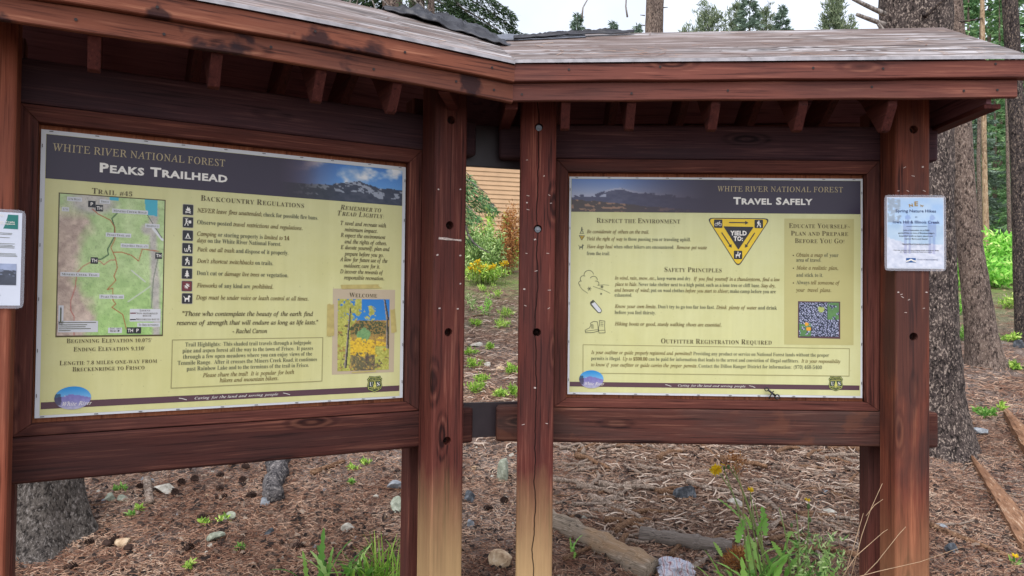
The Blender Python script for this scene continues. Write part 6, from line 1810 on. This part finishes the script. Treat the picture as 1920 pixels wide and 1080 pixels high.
def hanging():
    y = 8.2; fo = on_y(800, 640, y); root = empty('spruce_tree', (fo.x, y, G(fo.x, y)), 'green spruce whose hanging boughs show at the left of the gap', 'tree'); o_ = root.location
    trunk_obj('trunk', [(Vector((fo.x, y, o_.z - .1)), .10), (Vector((fo.x, y, o_.z + 3)), .06), (Vector((fo.x, y, o_.z + 5)), .02)], BARK['grey'], root, o_, seg=16, step=.1, seed=4)
    rs = np.random.RandomState(8); Cs, Ds = [], []; B = []
    for b0, tp, n_ in (((800, 300), (930, 372), 900), ((800, 290), (915, 350), 800), ((800, 330), (900, 392), 700), ((800, 270), (890, 325), 600), ((800, 340), (905, 372), 500), ((800, 400), (888, 440), 420), ((800, 430), (880, 400), 300)):
        b0, tp = np.array(on_y(*b0, y)), np.array(on_y(*tp, y + rs.uniform(-.3, .3)))
        C, D = spruce_sprays(rs, b0, tp, int(n_ * .62), .05, .10, .95); Cs.append(C); Ds.append(D); B.append((Vector(b0), Vector(tp)))
    for k in range(26):
        a = rs.uniform(0, 6.28); z = o_.z + rs.uniform(.8, 4.6); r_ = .95 * (1 - (z - o_.z) / 6) * rs.uniform(.6, 1)
        if math.cos(a) > .2: continue
        C, D = spruce_sprays(rs, np.array([fo.x, y, z]), np.array([fo.x + r_ * math.cos(a), y + r_ * math.sin(a), z - .2 * r_]), 90, .05, .2, .5); Cs.append(C); Ds.append(D)
    C = np.concatenate(Cs) - np.array(o_); D = np.concatenate(Ds)
    link_mesh('crown', quads_mesh('crown', leafcards(C, D, .012, rs.uniform(.04, .09, len(C)), 9)), NEED['bough'], root)
    for b0, tp in B:
        L_ = (tp - b0).length
        mk('bough', lambda b: tube(b, [b0.lerp(tp, t) - o_ - Vector((0, 0, .1 * L_ * t * t)) for t in (0, .2, .4, .6, .8, 1)], .012, 6, taper=lambda t: 1 - .8 * t), M['deadwood'], root)
    mk('bough', lambda b: tube(b, [on_y(*q, y) - o_ for q in ((872, 420), (878, 440), (888, 455), (902, 466), (918, 474))], .014, 6, taper=lambda t: 1 - .6 * t), M['deadwood'], root)
hanging()

# ---------------------------------------------------------------- the tan clad building beyond the gap
def building():
    c = on_y(925, 480, 19.5); yaw = R(-14)
    d = Vector((math.cos(-yaw), math.sin(-yaw), 0))
    gz0 = c.z - .05
    root = empty('building', (c.x, 19.5, gz0), 'tan timber-clad building seen through the gap between the two bays', 'building', rz=-yaw)
    x0, x1, hh = -5.0, 2.6, 3.6; lap = .118; bm = bmesh.new(); k = int(hh / lap)
    for i in range(k):
        z0, z1 = .28 + i * lap, .28 + (i + 1) * lap + .012
        vs = [bm.verts.new(p) for p in ((x0, -.028, z0), (x1, -.028, z0), (x1, -.004, z1), (x0, -.004, z1), (x0, 0, z0), (x1, 0, z0))]
        bm.faces.new(vs[:4]); bm.faces.new((vs[0], vs[4], vs[5], vs[1]))
    me = bpy.data.meshes.new('wall_cladding'); bm.to_mesh(me); bm.free()
    link_mesh('wall_cladding', me, flat_mat('tan_cladding', lin(192, 156, 122), .7, .3, .08, 3), root)
    bm = bmesh.new()
    def bx_(a, b):
        r_ = bmesh.ops.create_cube(bm, size=1)
        for v in r_['verts']: v.co = Vector([(a[i] + b[i]) / 2 + v.co[i] * (b[i] - a[i]) for i in range(3)])
    bx_((x0 + .01, .002, .1), (x1 - .01, 6, .28 + hh))
    me = bpy.data.meshes.new('wall'); bm.to_mesh(me); bm.free(); link_mesh('wall', me, flat_mat('tan_wall', lin(190, 148, 110), .75, .3, .08, 3), root)
    bm = bmesh.new(); bx_((x0, -.03, -.6), (x1, 6, .26)); me = bpy.data.meshes.new('foundation'); bm.to_mesh(me); bm.free(); link_mesh('foundation', me, flat_mat('dark_foundation', lin(84, 76, 70), .9, .2, .2, 6), root)
    bm = bmesh.new(); vs = [bm.verts.new(p) for p in ((x0 - .3, -.5, hh + .1), (x1 + .3, -.5, hh + .1), (x1 + .3, 3, hh + 1.3), (x0 - .3, 3, hh + 1.3), (x0 - .3, 6.5, hh + .1), (x1 + .3, 6.5, hh + .1))]
    bm.faces.new((vs[0], vs[1], vs[2], vs[3])); bm.faces.new((vs[3], vs[2], vs[5], vs[4])); bm.faces.new((vs[0], vs[3], vs[4])); bm.faces.new((vs[1], vs[5], vs[2])); bm.faces.new((vs[0], vs[4], vs[5], vs[1]))
    bmesh.ops.recalc_face_normals(bm, faces=bm.faces)
    me = bpy.data.meshes.new('roof'); bm.to_mesh(me); bm.free(); link_mesh('roof', me, flat_mat('brown_shingles', lin(96, 80, 70), .85, .2, .2, 10), root)
    # small box lamp on the wall
    p = on_y(918, 386, 19.45) - root.location; q = Matrix.Rotation(yaw, 3, 'Z') @ p
    bm = bmesh.new(); bx_((q.x - .10, -.16, q.z - .05), (q.x + .10, -.029, q.z + .05)); bx_((q.x - .075, -.13, q.z - .085), (q.x + .075, -.04, q.z - .05)); bx_((q.x - .085, -.032, q.z - .2), (q.x + .085, -.026, q.z - .06))
    bmesh.ops.bevel(bm, geom=bm.edges[:], offset=.008, segments=1, affect='EDGES')
    me = bpy.data.meshes.new('wall_lamp'); bm.to_mesh(me); bm.free(); link_mesh('wall_lamp', me, flat_mat('lamp_housing', lin(96, 92, 92), .5, .4, .15, 20), root)
building()

# ---------------------------------------------------------------- shrubs, herbs, grass
LEAF = {'sage': island_mat('sage_leaves', [(0, lin(85, 112, 65)), (.4, lin(141, 173, 102)), (.75, lin(192, 219, 141)), (1, lin(239, 252, 190))], .7, .25, .3), 'lime': island_mat('lime_leaves', [(0, lin(96, 132, 52)), (.4, lin(148, 189, 79)), (.8, lin(201, 232, 110)), (1, lin(242, 252, 156))], .65, .25, .35),
        'weed': island_mat('weed_leaves', [(0, lin(78, 125, 53)), (.4, lin(120, 172, 76)), (.75, lin(159, 203, 100)), (1, lin(197, 228, 143))], .55, .35, .42), 'grass': island_mat('grass_blades', [(0, lin(99, 140, 49)), (.5, lin(151, 196, 73)), (1, lin(203, 228, 116))], .55, .3, .45),
        'rust': island_mat('rusty_needles', [(0, lin(112, 66, 36)), (.5, lin(176, 116, 66)), (1, lin(212, 162, 104))], .8, .2, .2), 'yellow': island_mat('yellow_petals', [(0, lin(222, 186, 26)), (.5, lin(240, 208, 40)), (1, lin(250, 228, 80))], .6, .2, .3),
        'fern': island_mat('fern_leaves', [(0, lin(98, 156, 65)), (.4, lin(145, 210, 91)), (.75, lin(195, 252, 124)), (1, lin(247, 252, 171))], .65, .25, .4)}
M['stem'] = flat_mat('green_stem', lin(128, 142, 84), .6, .3, .2, 20)
M['stem_dry'] = flat_mat('dry_stem', lin(168, 140, 112), .7, .2, .2, 20)
def shrub(px, py, wpx, hpx, mat, n_, lf, wf, label, group=None, seed=1, cat='shrub', dep=None, name='shrub', upright=.6):
    p = on_ground(px, py) if dep is None else Vector((on_y(px, py, dep).x, dep, G(on_y(px, py, dep).x, dep)))
    w = wpx / FPX * p.y / 2; h = hpx / FPX * p.y; rs = np.random.RandomState(seed)
    root = empty(name, p, label, cat, group)
    ns = max(5, int(n_ ** .5 / 2.2)); stems = []; Cs, Ds = [], []
    for i in range(ns):
        a = rs.uniform(0, 6.28); rr = rs.uniform(0, 1) ** .6; tip = np.array([w * rr * math.cos(a), w * rr * math.sin(a), h * (1 - .45 * rr * rr) * rs.uniform(.6, 1.05)]); b0 = tip * np.array([.25, .25, 0])
        stems.append((b0, tip)); m_ = n_ // ns; t = rs.uniform(.15, 1.03, m_) ** .75
        C = b0 + (tip - b0) * t[:, None] + rs.normal(0, 1, (m_, 3)) * np.array([w, w, h * .6]) * .11
        Cs.append(C); Ds.append(unit(rs.normal(0, 1, (m_, 3)) + np.array([0, 0, upright])))
    link_mesh('foliage', quads_mesh('foliage', leafcards(np.concatenate(Cs), np.concatenate(Ds), wf, lf * rs.uniform(.6, 1.3, sum(len(c) for c in Cs)), seed)), mat, root)
    def f(b):
        for b0, tp in stems: tube(b, [Vector(b0), (Vector(b0) + Vector(tp)) / 2 + Vector((0, 0, h * .05)), Vector(tp)], max(.003, w * .012), 5, taper=lambda t: 1 - .7 * t)
    mk('stems', f, M['stem'] if mat is not LEAF['rust'] else M['stem_dry'], root)
    return root
shrub(884, 520, 60, 135, LEAF['sage'], 1900, .085, .03, 'tall pale green shrub at the left of the gap, below the hanging bough', seed=41)
shrub(918, 522, 62, 110, LEAF['sage'], 1900, .085, .03, 'pale green shrub in the middle of the gap', seed=42)
shrub(912, 508, 46, 118, LEAF['lime'], 1300, .09, .035, 'yellow-green shrub behind the middle shrub, under the wall lamp', seed=43)
shrub(950, 500, 56, 92, LEAF['lime'], 1400, .09, .035, 'yellow-green shrub at the right of the gap', seed=44)
shrub(900, 512, 56, 70, LEAF['sage'], 1100, .09, .035, 'small shrub with drooping leaves left of the yellow flowers', seed=45)
shrub(905, 530, 110, 36, LEAF['lime'], 1300, .08, .03, 'low green herbs at the foot of the yellow flowers', seed=46, cat='herb')
shrub(957, 514, 50, 142, LEAF['rust'], 2600, .085, .022, 'rust-brown dying young conifer in the gap', seed=47, cat='sapling', name='dead_sapling', upright=1.0)
shrub(936, 520, 34, 100, LEAF['rust'], 1000, .075, .018, 'smaller rust-brown dying conifer in front of the other', seed=48, cat='sapling', name='dead_sapling', upright=1.0)
# yellow flowers in the gap
for i, (x, y) in enumerate(((886, 497), (893, 494), (901, 501), (909, 505), (918, 506), (921, 501), (941, 494), (948, 493), (912, 499), (899, 508), (882, 504), (890, 507), (897, 489), (927, 499))):
    p = on_y(x, y, 13.9); root = empty('wild_flower', (p.x, 13.9, G(p.x, 13.9)), 'small yellow wildflower among the green herbs in the gap', 'flower', 'yellow wildflowers in the gap')
    rs = np.random.RandomState(i); n_ = 40; D = unit(rs.normal(0, 1, (n_, 3)) * np.array([1, 1, .5])); C = np.tile(np.array([0, 0, p.z - root.location.z]), (n_, 1)) + rs.normal(0, .02, (n_, 3))
    link_mesh('flower_head', quads_mesh('flower_head', leafcards(C, D, .028, .055, i)), LEAF['yellow'], root)
    mk('stem', lambda b: tube(b, [Vector((0, 0, 0)), Vector((0, 0, p.z - root.location.z))], .006, 5), M['stem'], root)
# small plants on the slope, seen through the gap
for i, (x, y, w, h, k, lab) in enumerate(((886, 584, 36, 36, 'sage', 'feathery grey-green plant at the left of the gap'), (916, 592, 36, 34, 'fern', 'feathery bright green plant in the middle of the gap'), (912, 548, 40, 16, 'lime', 'low yellow-green tuft farther up the gap'), (946, 596, 30, 16, 'lime', 'low yellow tuft right of the feathery plants'),
        (884, 668, 26, 16, 'grass', 'small grass tuft by the flat stone in the gap'), (888, 692, 34, 20, 'grass', 'leafy tuft left of the pinkish stone'), (957, 702, 32, 18, 'grass', 'grass tuft right of the pinkish stone'), (898, 738, 46, 24, 'grass', 'wide grass tuft just above the lower tie plate'), (937, 748, 40, 14, 'lime', 'thin low tuft beside the lower tie plate'), (918, 655, 16, 9, 'lime', 'tiny tuft beside the pale flat stone'), (962, 745, 14, 22, 'grass', 'narrow grass tuft against the cracked post'), (930, 560, 44, 14, 'lime', 'flat yellow-green patch just above the feathery plants'), (890, 612, 30, 10, 'grass', 'thin grass patch below the left feathery plant'), (940, 616, 36, 14, 'lime', 'small yellow-flecked tuft below the low yellow tuft'), (903, 715, 30, 12, 'grass', 'sparse tuft between the leafy tuft and the wide grass tuft'), (930, 532, 50, 14, 'grass', 'grassy fringe at the foot of the rust-brown conifers'))):
    shrub(x, y, w, h, LEAF[k], 170, .05 if y > 620 else .07, .011, lab, seed=60 + i, cat='plant', name='small_plant', upright=1.0)
for i, (x, y, w, h) in enumerate(((226, 922, 28, 12), (264, 960, 20, 12), (87, 1000, 22, 14), (245, 970, 20, 8), (418, 978, 18, 14), (384, 986, 16, 9), (449, 1034, 16, 9), (688, 872, 20, 12), (664, 882, 26, 10), (658, 910, 10, 8), (355, 1072, 22, 16))):
    shrub(x, y, w, h, LEAF['lime' if i % 3 else 'weed'], 60, .032, .012, 'tiny green seedling among the needles under the left bay', 'seedlings under the left bay', seed=80 + i, cat='seedling', name='seedling', upright=.7)
# undergrowth at the right
for i, (x, y, w, h, k, n_, lab) in enumerate(((1880, 520, 90, 110, 'fern', 1600, 'large bright green leafy bush right of the leaning trunk'), (1862, 540, 90, 50, 'fern', 900, 'low spreading bright green bush in front of the large one'), (1905, 535, 40, 60, 'fern', 600, 'bright green bush at the foot of the dark edge trunk'), (1795, 545, 40, 130, 'fern', 1100, 'bright green growth between the thick and the leaning trunks'),
        (1790, 470, 40, 110, 'lime', 900, 'yellow-green growth behind the gap between two trunks'), (1830, 455, 70, 60, 'fern', 800, 'pale green bush behind the leaning trunk'), (1812, 640, 50, 24, 'weed', 260, 'low dark green plant between the two trunk bases'), (1845, 780, 44, 14, 'weed', 200, 'small green patch right of the thick trunk\'s base'), (1897, 690, 40, 10, 'lime', 160, 'flat green patch at the right edge'), (1880, 772, 16, 12, 'lime', 60, 'tiny bright tuft above the split timber'), (1890, 640, 60, 16, 'lime', 240, 'yellow-green sprigs beside the dark stone at the right edge'), (1835, 615, 30, 20, 'fern', 200, 'bright sprig left of the leaning trunk\'s foot'), (1800, 590, 26, 34, 'fern', 260, 'pale green herbs just right of the thick trunk'), (1895, 580, 50, 30, 'lime', 300, 'thin yellow-green herbs on the slope at the right'), (1900, 420, 60, 90, 'sage', 900, 'grey-green young conifers behind the bright bushes'))):
    shrub(x, y, w, h, LEAF[k], n_, .15 if y < 560 else .06, .05 if y < 560 else .02, lab, seed=100 + i, cat='bush', name='bush', upright=.35)

# grass and dandelion-like weeds close to the camera
def blade(base, az, L_, w, lean, curl_, rs, toothed=False):
    """A strap leaf as a strip of quads."""
    n_ = 13 if toothed else 9; P = []; d = np.array([math.cos(az), math.sin(az)]); p = np.array(base, float); th = lean
    for i in range(n_):
        t = i / (n_ - 1); ww = w * (math.sin(math.pi * min(1, .12 + t * .86)) ** .7) * (1 - .25 * t)
        if toothed and i % 2 and i < 11: ww *= .5
        s = np.array([-d[1], d[0], 0]); P.append((p - s * ww / 2 + np.array([0, 0, ww * .18]), p.copy(), p + s * ww / 2 + np.array([0, 0, ww * .18])))
        p = p + np.array([d[0] * math.sin(th), d[1] * math.sin(th), math.cos(th)]) * L_ / n_; th += curl_ / n_
    return P
def blades_obj(name, L, mat, parent):
    V, Fc = [], []
    for P in L:
        b = len(V)
        for r_ in P: V += [tuple(q) for q in r_]
        for i in range(len(P) - 1):
            o_ = b + i * 3; Fc += [(o_, o_ + 1, o_ + 4, o_ + 3), (o_ + 1, o_ + 2, o_ + 5, o_ + 4)]
    return link_mesh(name, mesh_np(name, V, Fc), mat, parent, smooth=True)
def tuft(px, py, hpx, n_, w, label, seed, toothed=True, y=None, spread=.06, group=None):
    dep = y or 3.75; q = on_y(px, py, dep); z0 = G(q.x, dep); root = empty('grass_tuft' if not toothed else 'leafy_weed', (q.x, dep, z0), label, 'weed' if toothed else 'grass', group); rs = random.Random(seed)
    top = on_y(px, py - hpx, dep).z - z0
    Ls = [blade((rs.gauss(0, spread), rs.gauss(0, spread * .7), 0), rs.uniform(0, 6.28), top * rs.uniform(.8, 1.4), w * rs.uniform(.6, 1.2), rs.uniform(.0, .6), rs.uniform(.2, 1.5), None, toothed) for i in range(n_)]
    blades_obj('leaves', Ls, LEAF['grass' if not toothed else 'weed'], root); return root
tuft(640, 1090, 74, 16, .044, 'broad-leaved green weed at the bottom edge under the left bay', 1, True, spread=.07)
tuft(668, 1090, 62, 12, .036, 'second broad-leaved weed just right of the first at the bottom edge', 2, True)
tuft(716, 1090, 86, 42, .010, 'bright green grass tuft beside the left bay\'s rear post', 3, False, spread=.06)
tuft(738, 1090, 76, 26, .010, 'grass tuft touching the left bay\'s rear post', 4, False, spread=.04)
tuft(692, 1090, 50, 16, .020, 'short green sprouts between the weed and the grass tuft', 5, False)
def flower_head(parent, c, r_, nrm, name='flower_head', n_=46):
    rs = np.random.RandomState(int(abs(c[0]) * 1000) % 999); nrm = np.array(nrm) / np.linalg.norm(nrm); D = []
    for i in range(n_):
        v = rs.normal(0, 1, 3); v = v - nrm * (v @ nrm); v /= np.linalg.norm(v); k = rs.uniform(.05, .75); D.append(v + nrm * k)
    D = unit(np.array(D)); C = np.tile(np.array(c), (n_, 1))
    return link_mesh(name, quads_mesh(name, leafcards(C, D, r_ * .34, r_ * rs.uniform(.75, 1.1, n_), 3)), LEAF['yellow'], parent)
def big_weed():
    dep = 3.62; q = on_y(1450, 1078, dep); z0 = G(q.x, dep); root = empty('flowering_weed', (q.x, dep, z0), 'tall green weed with yellow dandelion-like flowers in front of the right bay\'s litter', 'weed'); o_ = Vector(root.location); rs = random.Random(4)
    P = lambda x, y, dy=0.0: on_y(x, y, dep + dy) - o_
    L = []
    for x in (1370, 1385, 1400, 1410, 1425, 1440, 1455, 1470, 1490, 1510, 1530, 1545):
        for k in range(5):
            b = P(x + rs.uniform(-12, 12), 1100, rs.uniform(-.08, .12)); b.z = 0
            L.append(blade(b, rs.choice((rs.uniform(2.6, 3.7), rs.uniform(-.5, .5), rs.uniform(0, 6.28))), rs.uniform(.16, .34) * (1.1 if x < 1470 else .8), rs.uniform(.036, .068), rs.uniform(0, .7), rs.uniform(.2, 1.3), None, True))
    for x, y in ((1390, 935), (1405, 950), (1418, 960), (1432, 962), (1475, 965), (1490, 985), (1380, 975), (1350, 1000), (1560, 1040), (1540, 1030), (1460, 1000), (1425, 1000), (1400, 1010), (1412, 985)):
        c = P(x, y + 40, rs.uniform(-.05, .08)); L.append(blade(c, rs.uniform(0, 6.28), rs.uniform(.11, .19), rs.uniform(.034, .06), rs.uniform(.2, 1.0), rs.uniform(.1, .9), None, True))
    blades_obj('leaves', L, LEAF['weed'], root)
    def st(b):
        for pts in (((1418, 1090), (1398, 985), (1370, 920), (1348, 886)), ((1428, 1090), (1404, 960), (1385, 905), (1366, 876)), ((1440, 1090), (1412, 980), (1404, 918)), ((1448, 1090), (1420, 1000), (1395, 930), (1372, 872)), ((1500, 1090), (1512, 1000), (1513, 940)),
                    ((1405, 1090), (1392, 1000), (1378, 940), (1356, 880)), ((1480, 1090), (1470, 1000), (1458, 950)), ((1430, 1090), (1425, 1000), (1412, 940)), ((1490, 1090), (1495, 1010), (1490, 960))):
            tube(b, [P(x, y, rs.uniform(-.01, .02)) for x, y in pts], .0042, 6, taper=lambda t: 1 - .45 * t)
    mk('stems', st, M['stem'], root)
    flower_head(root, P(1341, 880), .033, (-.25, -.9, .35), n_=90); flower_head(root, P(1405, 917), .020, (.1, -.5, .85)); flower_head(root, P(1511, 936), .017, (.1, -.4, .9), n_=30); flower_head(root, P(1353, 870), .012, (.2, -.3, .8), n_=16)
    bm_ = flat_mat('green_bud', lin(88, 112, 62), .6, .3, .2, 60)
    if True:
        for x, y, r_ in ((1364, 874, .011), (1513, 947, .012), (1515, 972, .011), (1514, 1000, .010), (1481, 982, .010), (1356, 876, .009)):
            c = P(x, y); mk('bud', lambda b: tube(b, [c + Vector((0, 0, k * r_)) for k in (-1, -.5, 0, .6, 1)], r_ * .7, 8, taper=lambda t: .35 + .7 * math.sin(math.pi * (.15 + .75 * t))), bm_, root)
    pass
    # grey-green feathery leaves
    rs2 = np.random.RandomState(3); C = np.array([list(P(rs2.uniform(1480, 1580), rs2.uniform(1000, 1088), rs2.uniform(-.05, .1))) for i in range(260)]); D = unit(rs2.normal(0, 1, (260, 3)) + np.array([0, 0, .8]))
    link_mesh('side_leaves', quads_mesh('side_leaves', leafcards(C, D, .010, rs2.uniform(.03, .06, 260), 4)), LEAF['sage'], root)
big_weed()
# a dry brown seed head standing behind the flowers
def seedhead():
    dep = 3.75; c = on_y(1378, 862, dep); g0 = on_y(1400, 1000, dep); root = empty('dry_weed', (g0.x, dep, G(g0.x, dep)), 'dry rust-brown seed head standing behind the largest yellow flower', 'weed'); o_ = np.array(root.location); rs = np.random.RandomState(3)
    C = np.array([list(on_y(rs.normal(1378, 11), rs.uniform(848, 885), dep + rs.uniform(-.05, .05))) for i in range(240)]) - o_
    link_mesh('seed_head', quads_mesh('seed_head', leafcards(C, unit(rs.normal(0, 1, (240, 3))), .006, .020, 2)), LEAF['rust'], root)
    mk('stem', lambda b: tube(b, [Vector((0, 0, 0)), Vector((on_y(1390, 920, dep) - Vector(o_))), Vector(c) - Vector(o_)], .004, 6), M['stem_dry'], root)
seedhead()
# dry bent grass stalks by the rightmost post
def stalks():
    dep = 3.0; root = empty('dry_stalks', (1.3, dep, 0), 'bundle of dry bent stalks leaning in front of the rightmost post', 'stalks'); o_ = Vector(root.location)
    for k, pts in enumerate((((1585, 1100), (1612, 1000), (1630, 950), (1651, 905)), ((1560, 1100), (1600, 1040), (1652, 995), (1660, 990)), ((1590, 1100), (1640, 1050), (1680, 1000), (1694, 985)), ((1560, 1090), (1640, 1068), (1720, 1050), (1800, 1022)), ((1575, 1090), (1600, 1010), (1615, 960)), ((1620, 965), (1636, 945), (1652, 934)), ((1600, 1090), (1545, 1040), (1535, 960)), ((1590, 1090), (1565, 1000), (1572, 940), (1586, 905)), ((1605, 1095), (1585, 1020), (1600, 920)))):
        dd = 2.86 if k < 6 else 3.6
        mk('stalk', lambda b: tube(b, [on_y(x, y, dd) - o_ for x, y in pts], .0016 if k < 6 else .0013, 6, taper=lambda t: 1 - .5 * t), M['stem_dry'], root)
stalks()
# orange fuzzy clump and crumpled wrapper
def clump():
    p = on_ground(1385, 1068); root = empty('needle_clump', p, 'round fuzzy clump of orange-brown needles at the weed\'s left foot', 'clump'); rs = np.random.RandomState(6); n_ = 900; a = unit(rs.normal(0, 1, (n_, 3))); a[:, 2] = np.abs(a[:, 2])
    C = a * np.array([.075, .06, .10]) * rs.uniform(.5, .95, n_)[:, None]
    link_mesh('needles', quads_mesh('needles', leafcards(C, unit(a + rs.normal(0, .6, (n_, 3))), .004, .05, 5)), LEAF['rust'], root)
    mk('core', lambda b: [bmesh.ops.create_icosphere(b, subdivisions=2, radius=.062, matrix=Matrix.Diagonal((1, .8, 1.2, 1)))], M['stick_b'], root)
clump()
def wrapper():
    p = on_ground(1264, 1084); bm = bmesh.new(); bmesh.ops.create_icosphere(bm, subdivisions=5, radius=1); 
    for v in bm.verts:
        q = v.co.copy(); n_ = float(fbm(q.x * 2.2 + 5, q.y * 2.2 + q.z * 1.7 + 3, 4, 131)) - .5; r2 = abs(float(vnoise(q.x * 4 + q.z * 3 + 9, q.y * 4 - q.z * 2 + 9, 133)) - .5)
        k = 1 + .75 * n_ - .5 * r2; v.co = Vector((q.x * .105 * k, q.y * .075 * k, max(-.02, q.z * .068 * k)))
    me = bpy.data.meshes.new('crumpled_wrapper'); bm.to_mesh(me); bm.free()
    m, n, l, b = new_mat('striped_wrapper', .5, .3); t = n.new('ShaderNodeTexCoord'); w = n.new('ShaderNodeTexWave'); w.inputs['Scale'].default_value = 9; w.inputs['Distortion'].default_value = 9; w.inputs['Detail'].default_value = 2; w.inputs['Detail Scale'].default_value = 1.4
    l.new(t.outputs['Object'], w.inputs['Vector']); l.new(ramp_out(n, l, w.outputs['Fac'], [(.0, lin(150, 104, 108)), (.06, lin(190, 180, 186)), (.78, lin(196, 194, 204)), (.90, lin(128, 138, 164)), (1, lin(190, 190, 200))]), b.inputs['Base Color'])
    o = link_mesh('crumpled_wrapper', me, m); o.location = (p.x, p.y, p.z + .03); tag(o, 'crumpled white wrapper with thin red and blue lines at the bottom edge', 'wrapper')
wrapper()
# a few single leaves and a yellow flower at the far right edge
tuft(968, 1010, 24, 5, .022, 'few green leaves beside the cracked post\'s left side', 8, True, 4.4, .015)
tuft(1075, 1025, 28, 5, .022, 'green leaf sprig lying over the split log', 9, True, 4.05, .02)
def edge_flower():
    q = on_ground(1903, 1062); root = empty('wild_flower', q, 'small yellow flower at the lower right corner', 'flower'); flower_head(root, (0, 0, .05), .022, (0, -.5, .8), n_=36); mk('stem', lambda b: tube(b, [Vector((0, 0, 0)), Vector((0, 0, .05))], .003, 5), M['stem'], root)
    link_mesh('leaves', quads_mesh('leaves', leafcards(np.random.RandomState(1).normal(0, .01, (14, 3)) * np.array([1, 1, 0]), unit(np.random.RandomState(2).normal(0, 1, (14, 3)) + np.array([0, 0, .5])), .014, .06, 3)), LEAF['weed'], root)
edge_flower()

# ---------------------------------------------------------------- torn roofing felt on the ridge
def felt(name, fr, n_lo, us, label, mat, seed, amp, thick, edge_rough, n_hi=lambda t: -0.13):
    q = np.random.RandomState(seed); N1, N2 = 70, 22; o = FRM[fr]
    rows = []
    for j in range(N2 + 1):
        s_ = j / N2; row = []
        for i in range(N1 + 1):
            t = i / N1; u = us[0] + (us[1] - us[0]) * t
            lo = n_lo(t) + edge_rough * (float(fbm(t * 6 + seed, 3.3, 4, seed)) - .5)
            n_ = n_hi(t) + (lo - n_hi(t)) * s_
            rid = RID[fr](u); ev = .349 + SAG[fr](u)
            w = (rid + .013 + (ev - rid) * (n_ + .06) / .49) if n_ > -.06 else (rid + .013 + (ev - rid) * (-.06 - n_) / .49)
            f = float(fbm(t * 5 + seed + s_ * 1.5, s_ * 2.2, 3, seed + 1)); rg = abs(float(fbm(t * 4.5 - s_ * 3.5, s_ * 3.2 + t * 2 + 2, 3, seed + 2)) - .5) * 2
            hgt = amp(t) * (max(0, f - .30) * 1.7 + .75 * (1 - rg) ** 5) * (.35 + .65 * math.sin(math.pi * min(1, .1 + s_ * .85)))
            row.append(fpos(fr, u, n_ , w + thick + hgt))
        rows.append(row)
    c = rows[N2 // 2][N1 // 2].copy(); bm = bmesh.new()
    vs = [[bm.verts.new(p - c) for p in r_] for r_ in rows]
    for j in range(N2):
        for i in range(N1): bm.faces.new((vs[j][i], vs[j][i + 1], vs[j + 1][i + 1], vs[j + 1][i]))
    me = bpy.data.meshes.new(name); bm.to_mesh(me); bm.free()
    ob = link_mesh(name, me, mat, smooth=True); ob.location = c
    sm_ = ob.modifiers.new('thickness', 'SOLIDIFY'); sm_.thickness = .004; sm_.offset = 1
    return tag(ob, label, 'roofing felt')
felt('roofing_felt', 'L', lambda t: -.03 + .24 * t ** 1.2, (1.14, 1.59), 'crumpled black roofing felt torn loose over the left bay\'s ridge end', M['felt'], 3, lambda t: .030 * math.sin(math.pi * (.12 + .8 * t)) + .012, .002, .10)
felt('roofing_felt', 'R', lambda t: .09 - .05 * t, (-.345, .06), 'flat grey strip of roofing felt on the right bay\'s ridge', M['felt_light'], 5, lambda t: .004, .002, .03)
felt('roofing_felt', 'R', lambda t: .085 - .10 * t, (-.24, .27), 'folded black edge of roofing felt lying along the right bay\'s ridge', M['felt'], 7, lambda t: .010 + .012 * math.sin(math.pi * t), .010, .015, lambda t: .035 - .075 * t)

# fallen needles caught on the roof boards
def roof_needles():
    r_ = np.random.RandomState(77); V = []
    for i in range(150):
        fr = 'R' if i % 3 else 'L'
        t = 1 - abs(r_.normal(0, .22)) if i % 4 else r_.uniform(0, 1); t = min(.985, max(.05, t)); n_ = NR + (NE - NR) * t; u = r_.uniform(-.2, 1.55) if fr == 'R' else r_.uniform(.1, 1.42)
        w = RID[fr](u) * (1 - t) + (.337 + SAG[fr](u)) * t + .016; a = r_.normal(0, .5); L_ = r_.uniform(.02, .06); q = .0016
        du, dn = math.cos(a) * L_ / 2, math.sin(a) * L_ / 2; sl = -(.27 / .49)
        V.append([tuple(fpos(fr, u + s1 * du - s2 * q * math.sin(a), n_ + s1 * dn + s2 * q * math.cos(a), w + sl * (s1 * dn + s2 * q * math.cos(a)))) for s1, s2 in ((-1, -1), (1, -1), (1, 1), (-1, 1))])
    tag(link_mesh('roof_needles', quads_mesh('roof_needles', np.array(V)), M['needle']), 'brown fallen pine needles caught along the edge of the roof boards', 'litter', kind='stuff')
roof_needles()
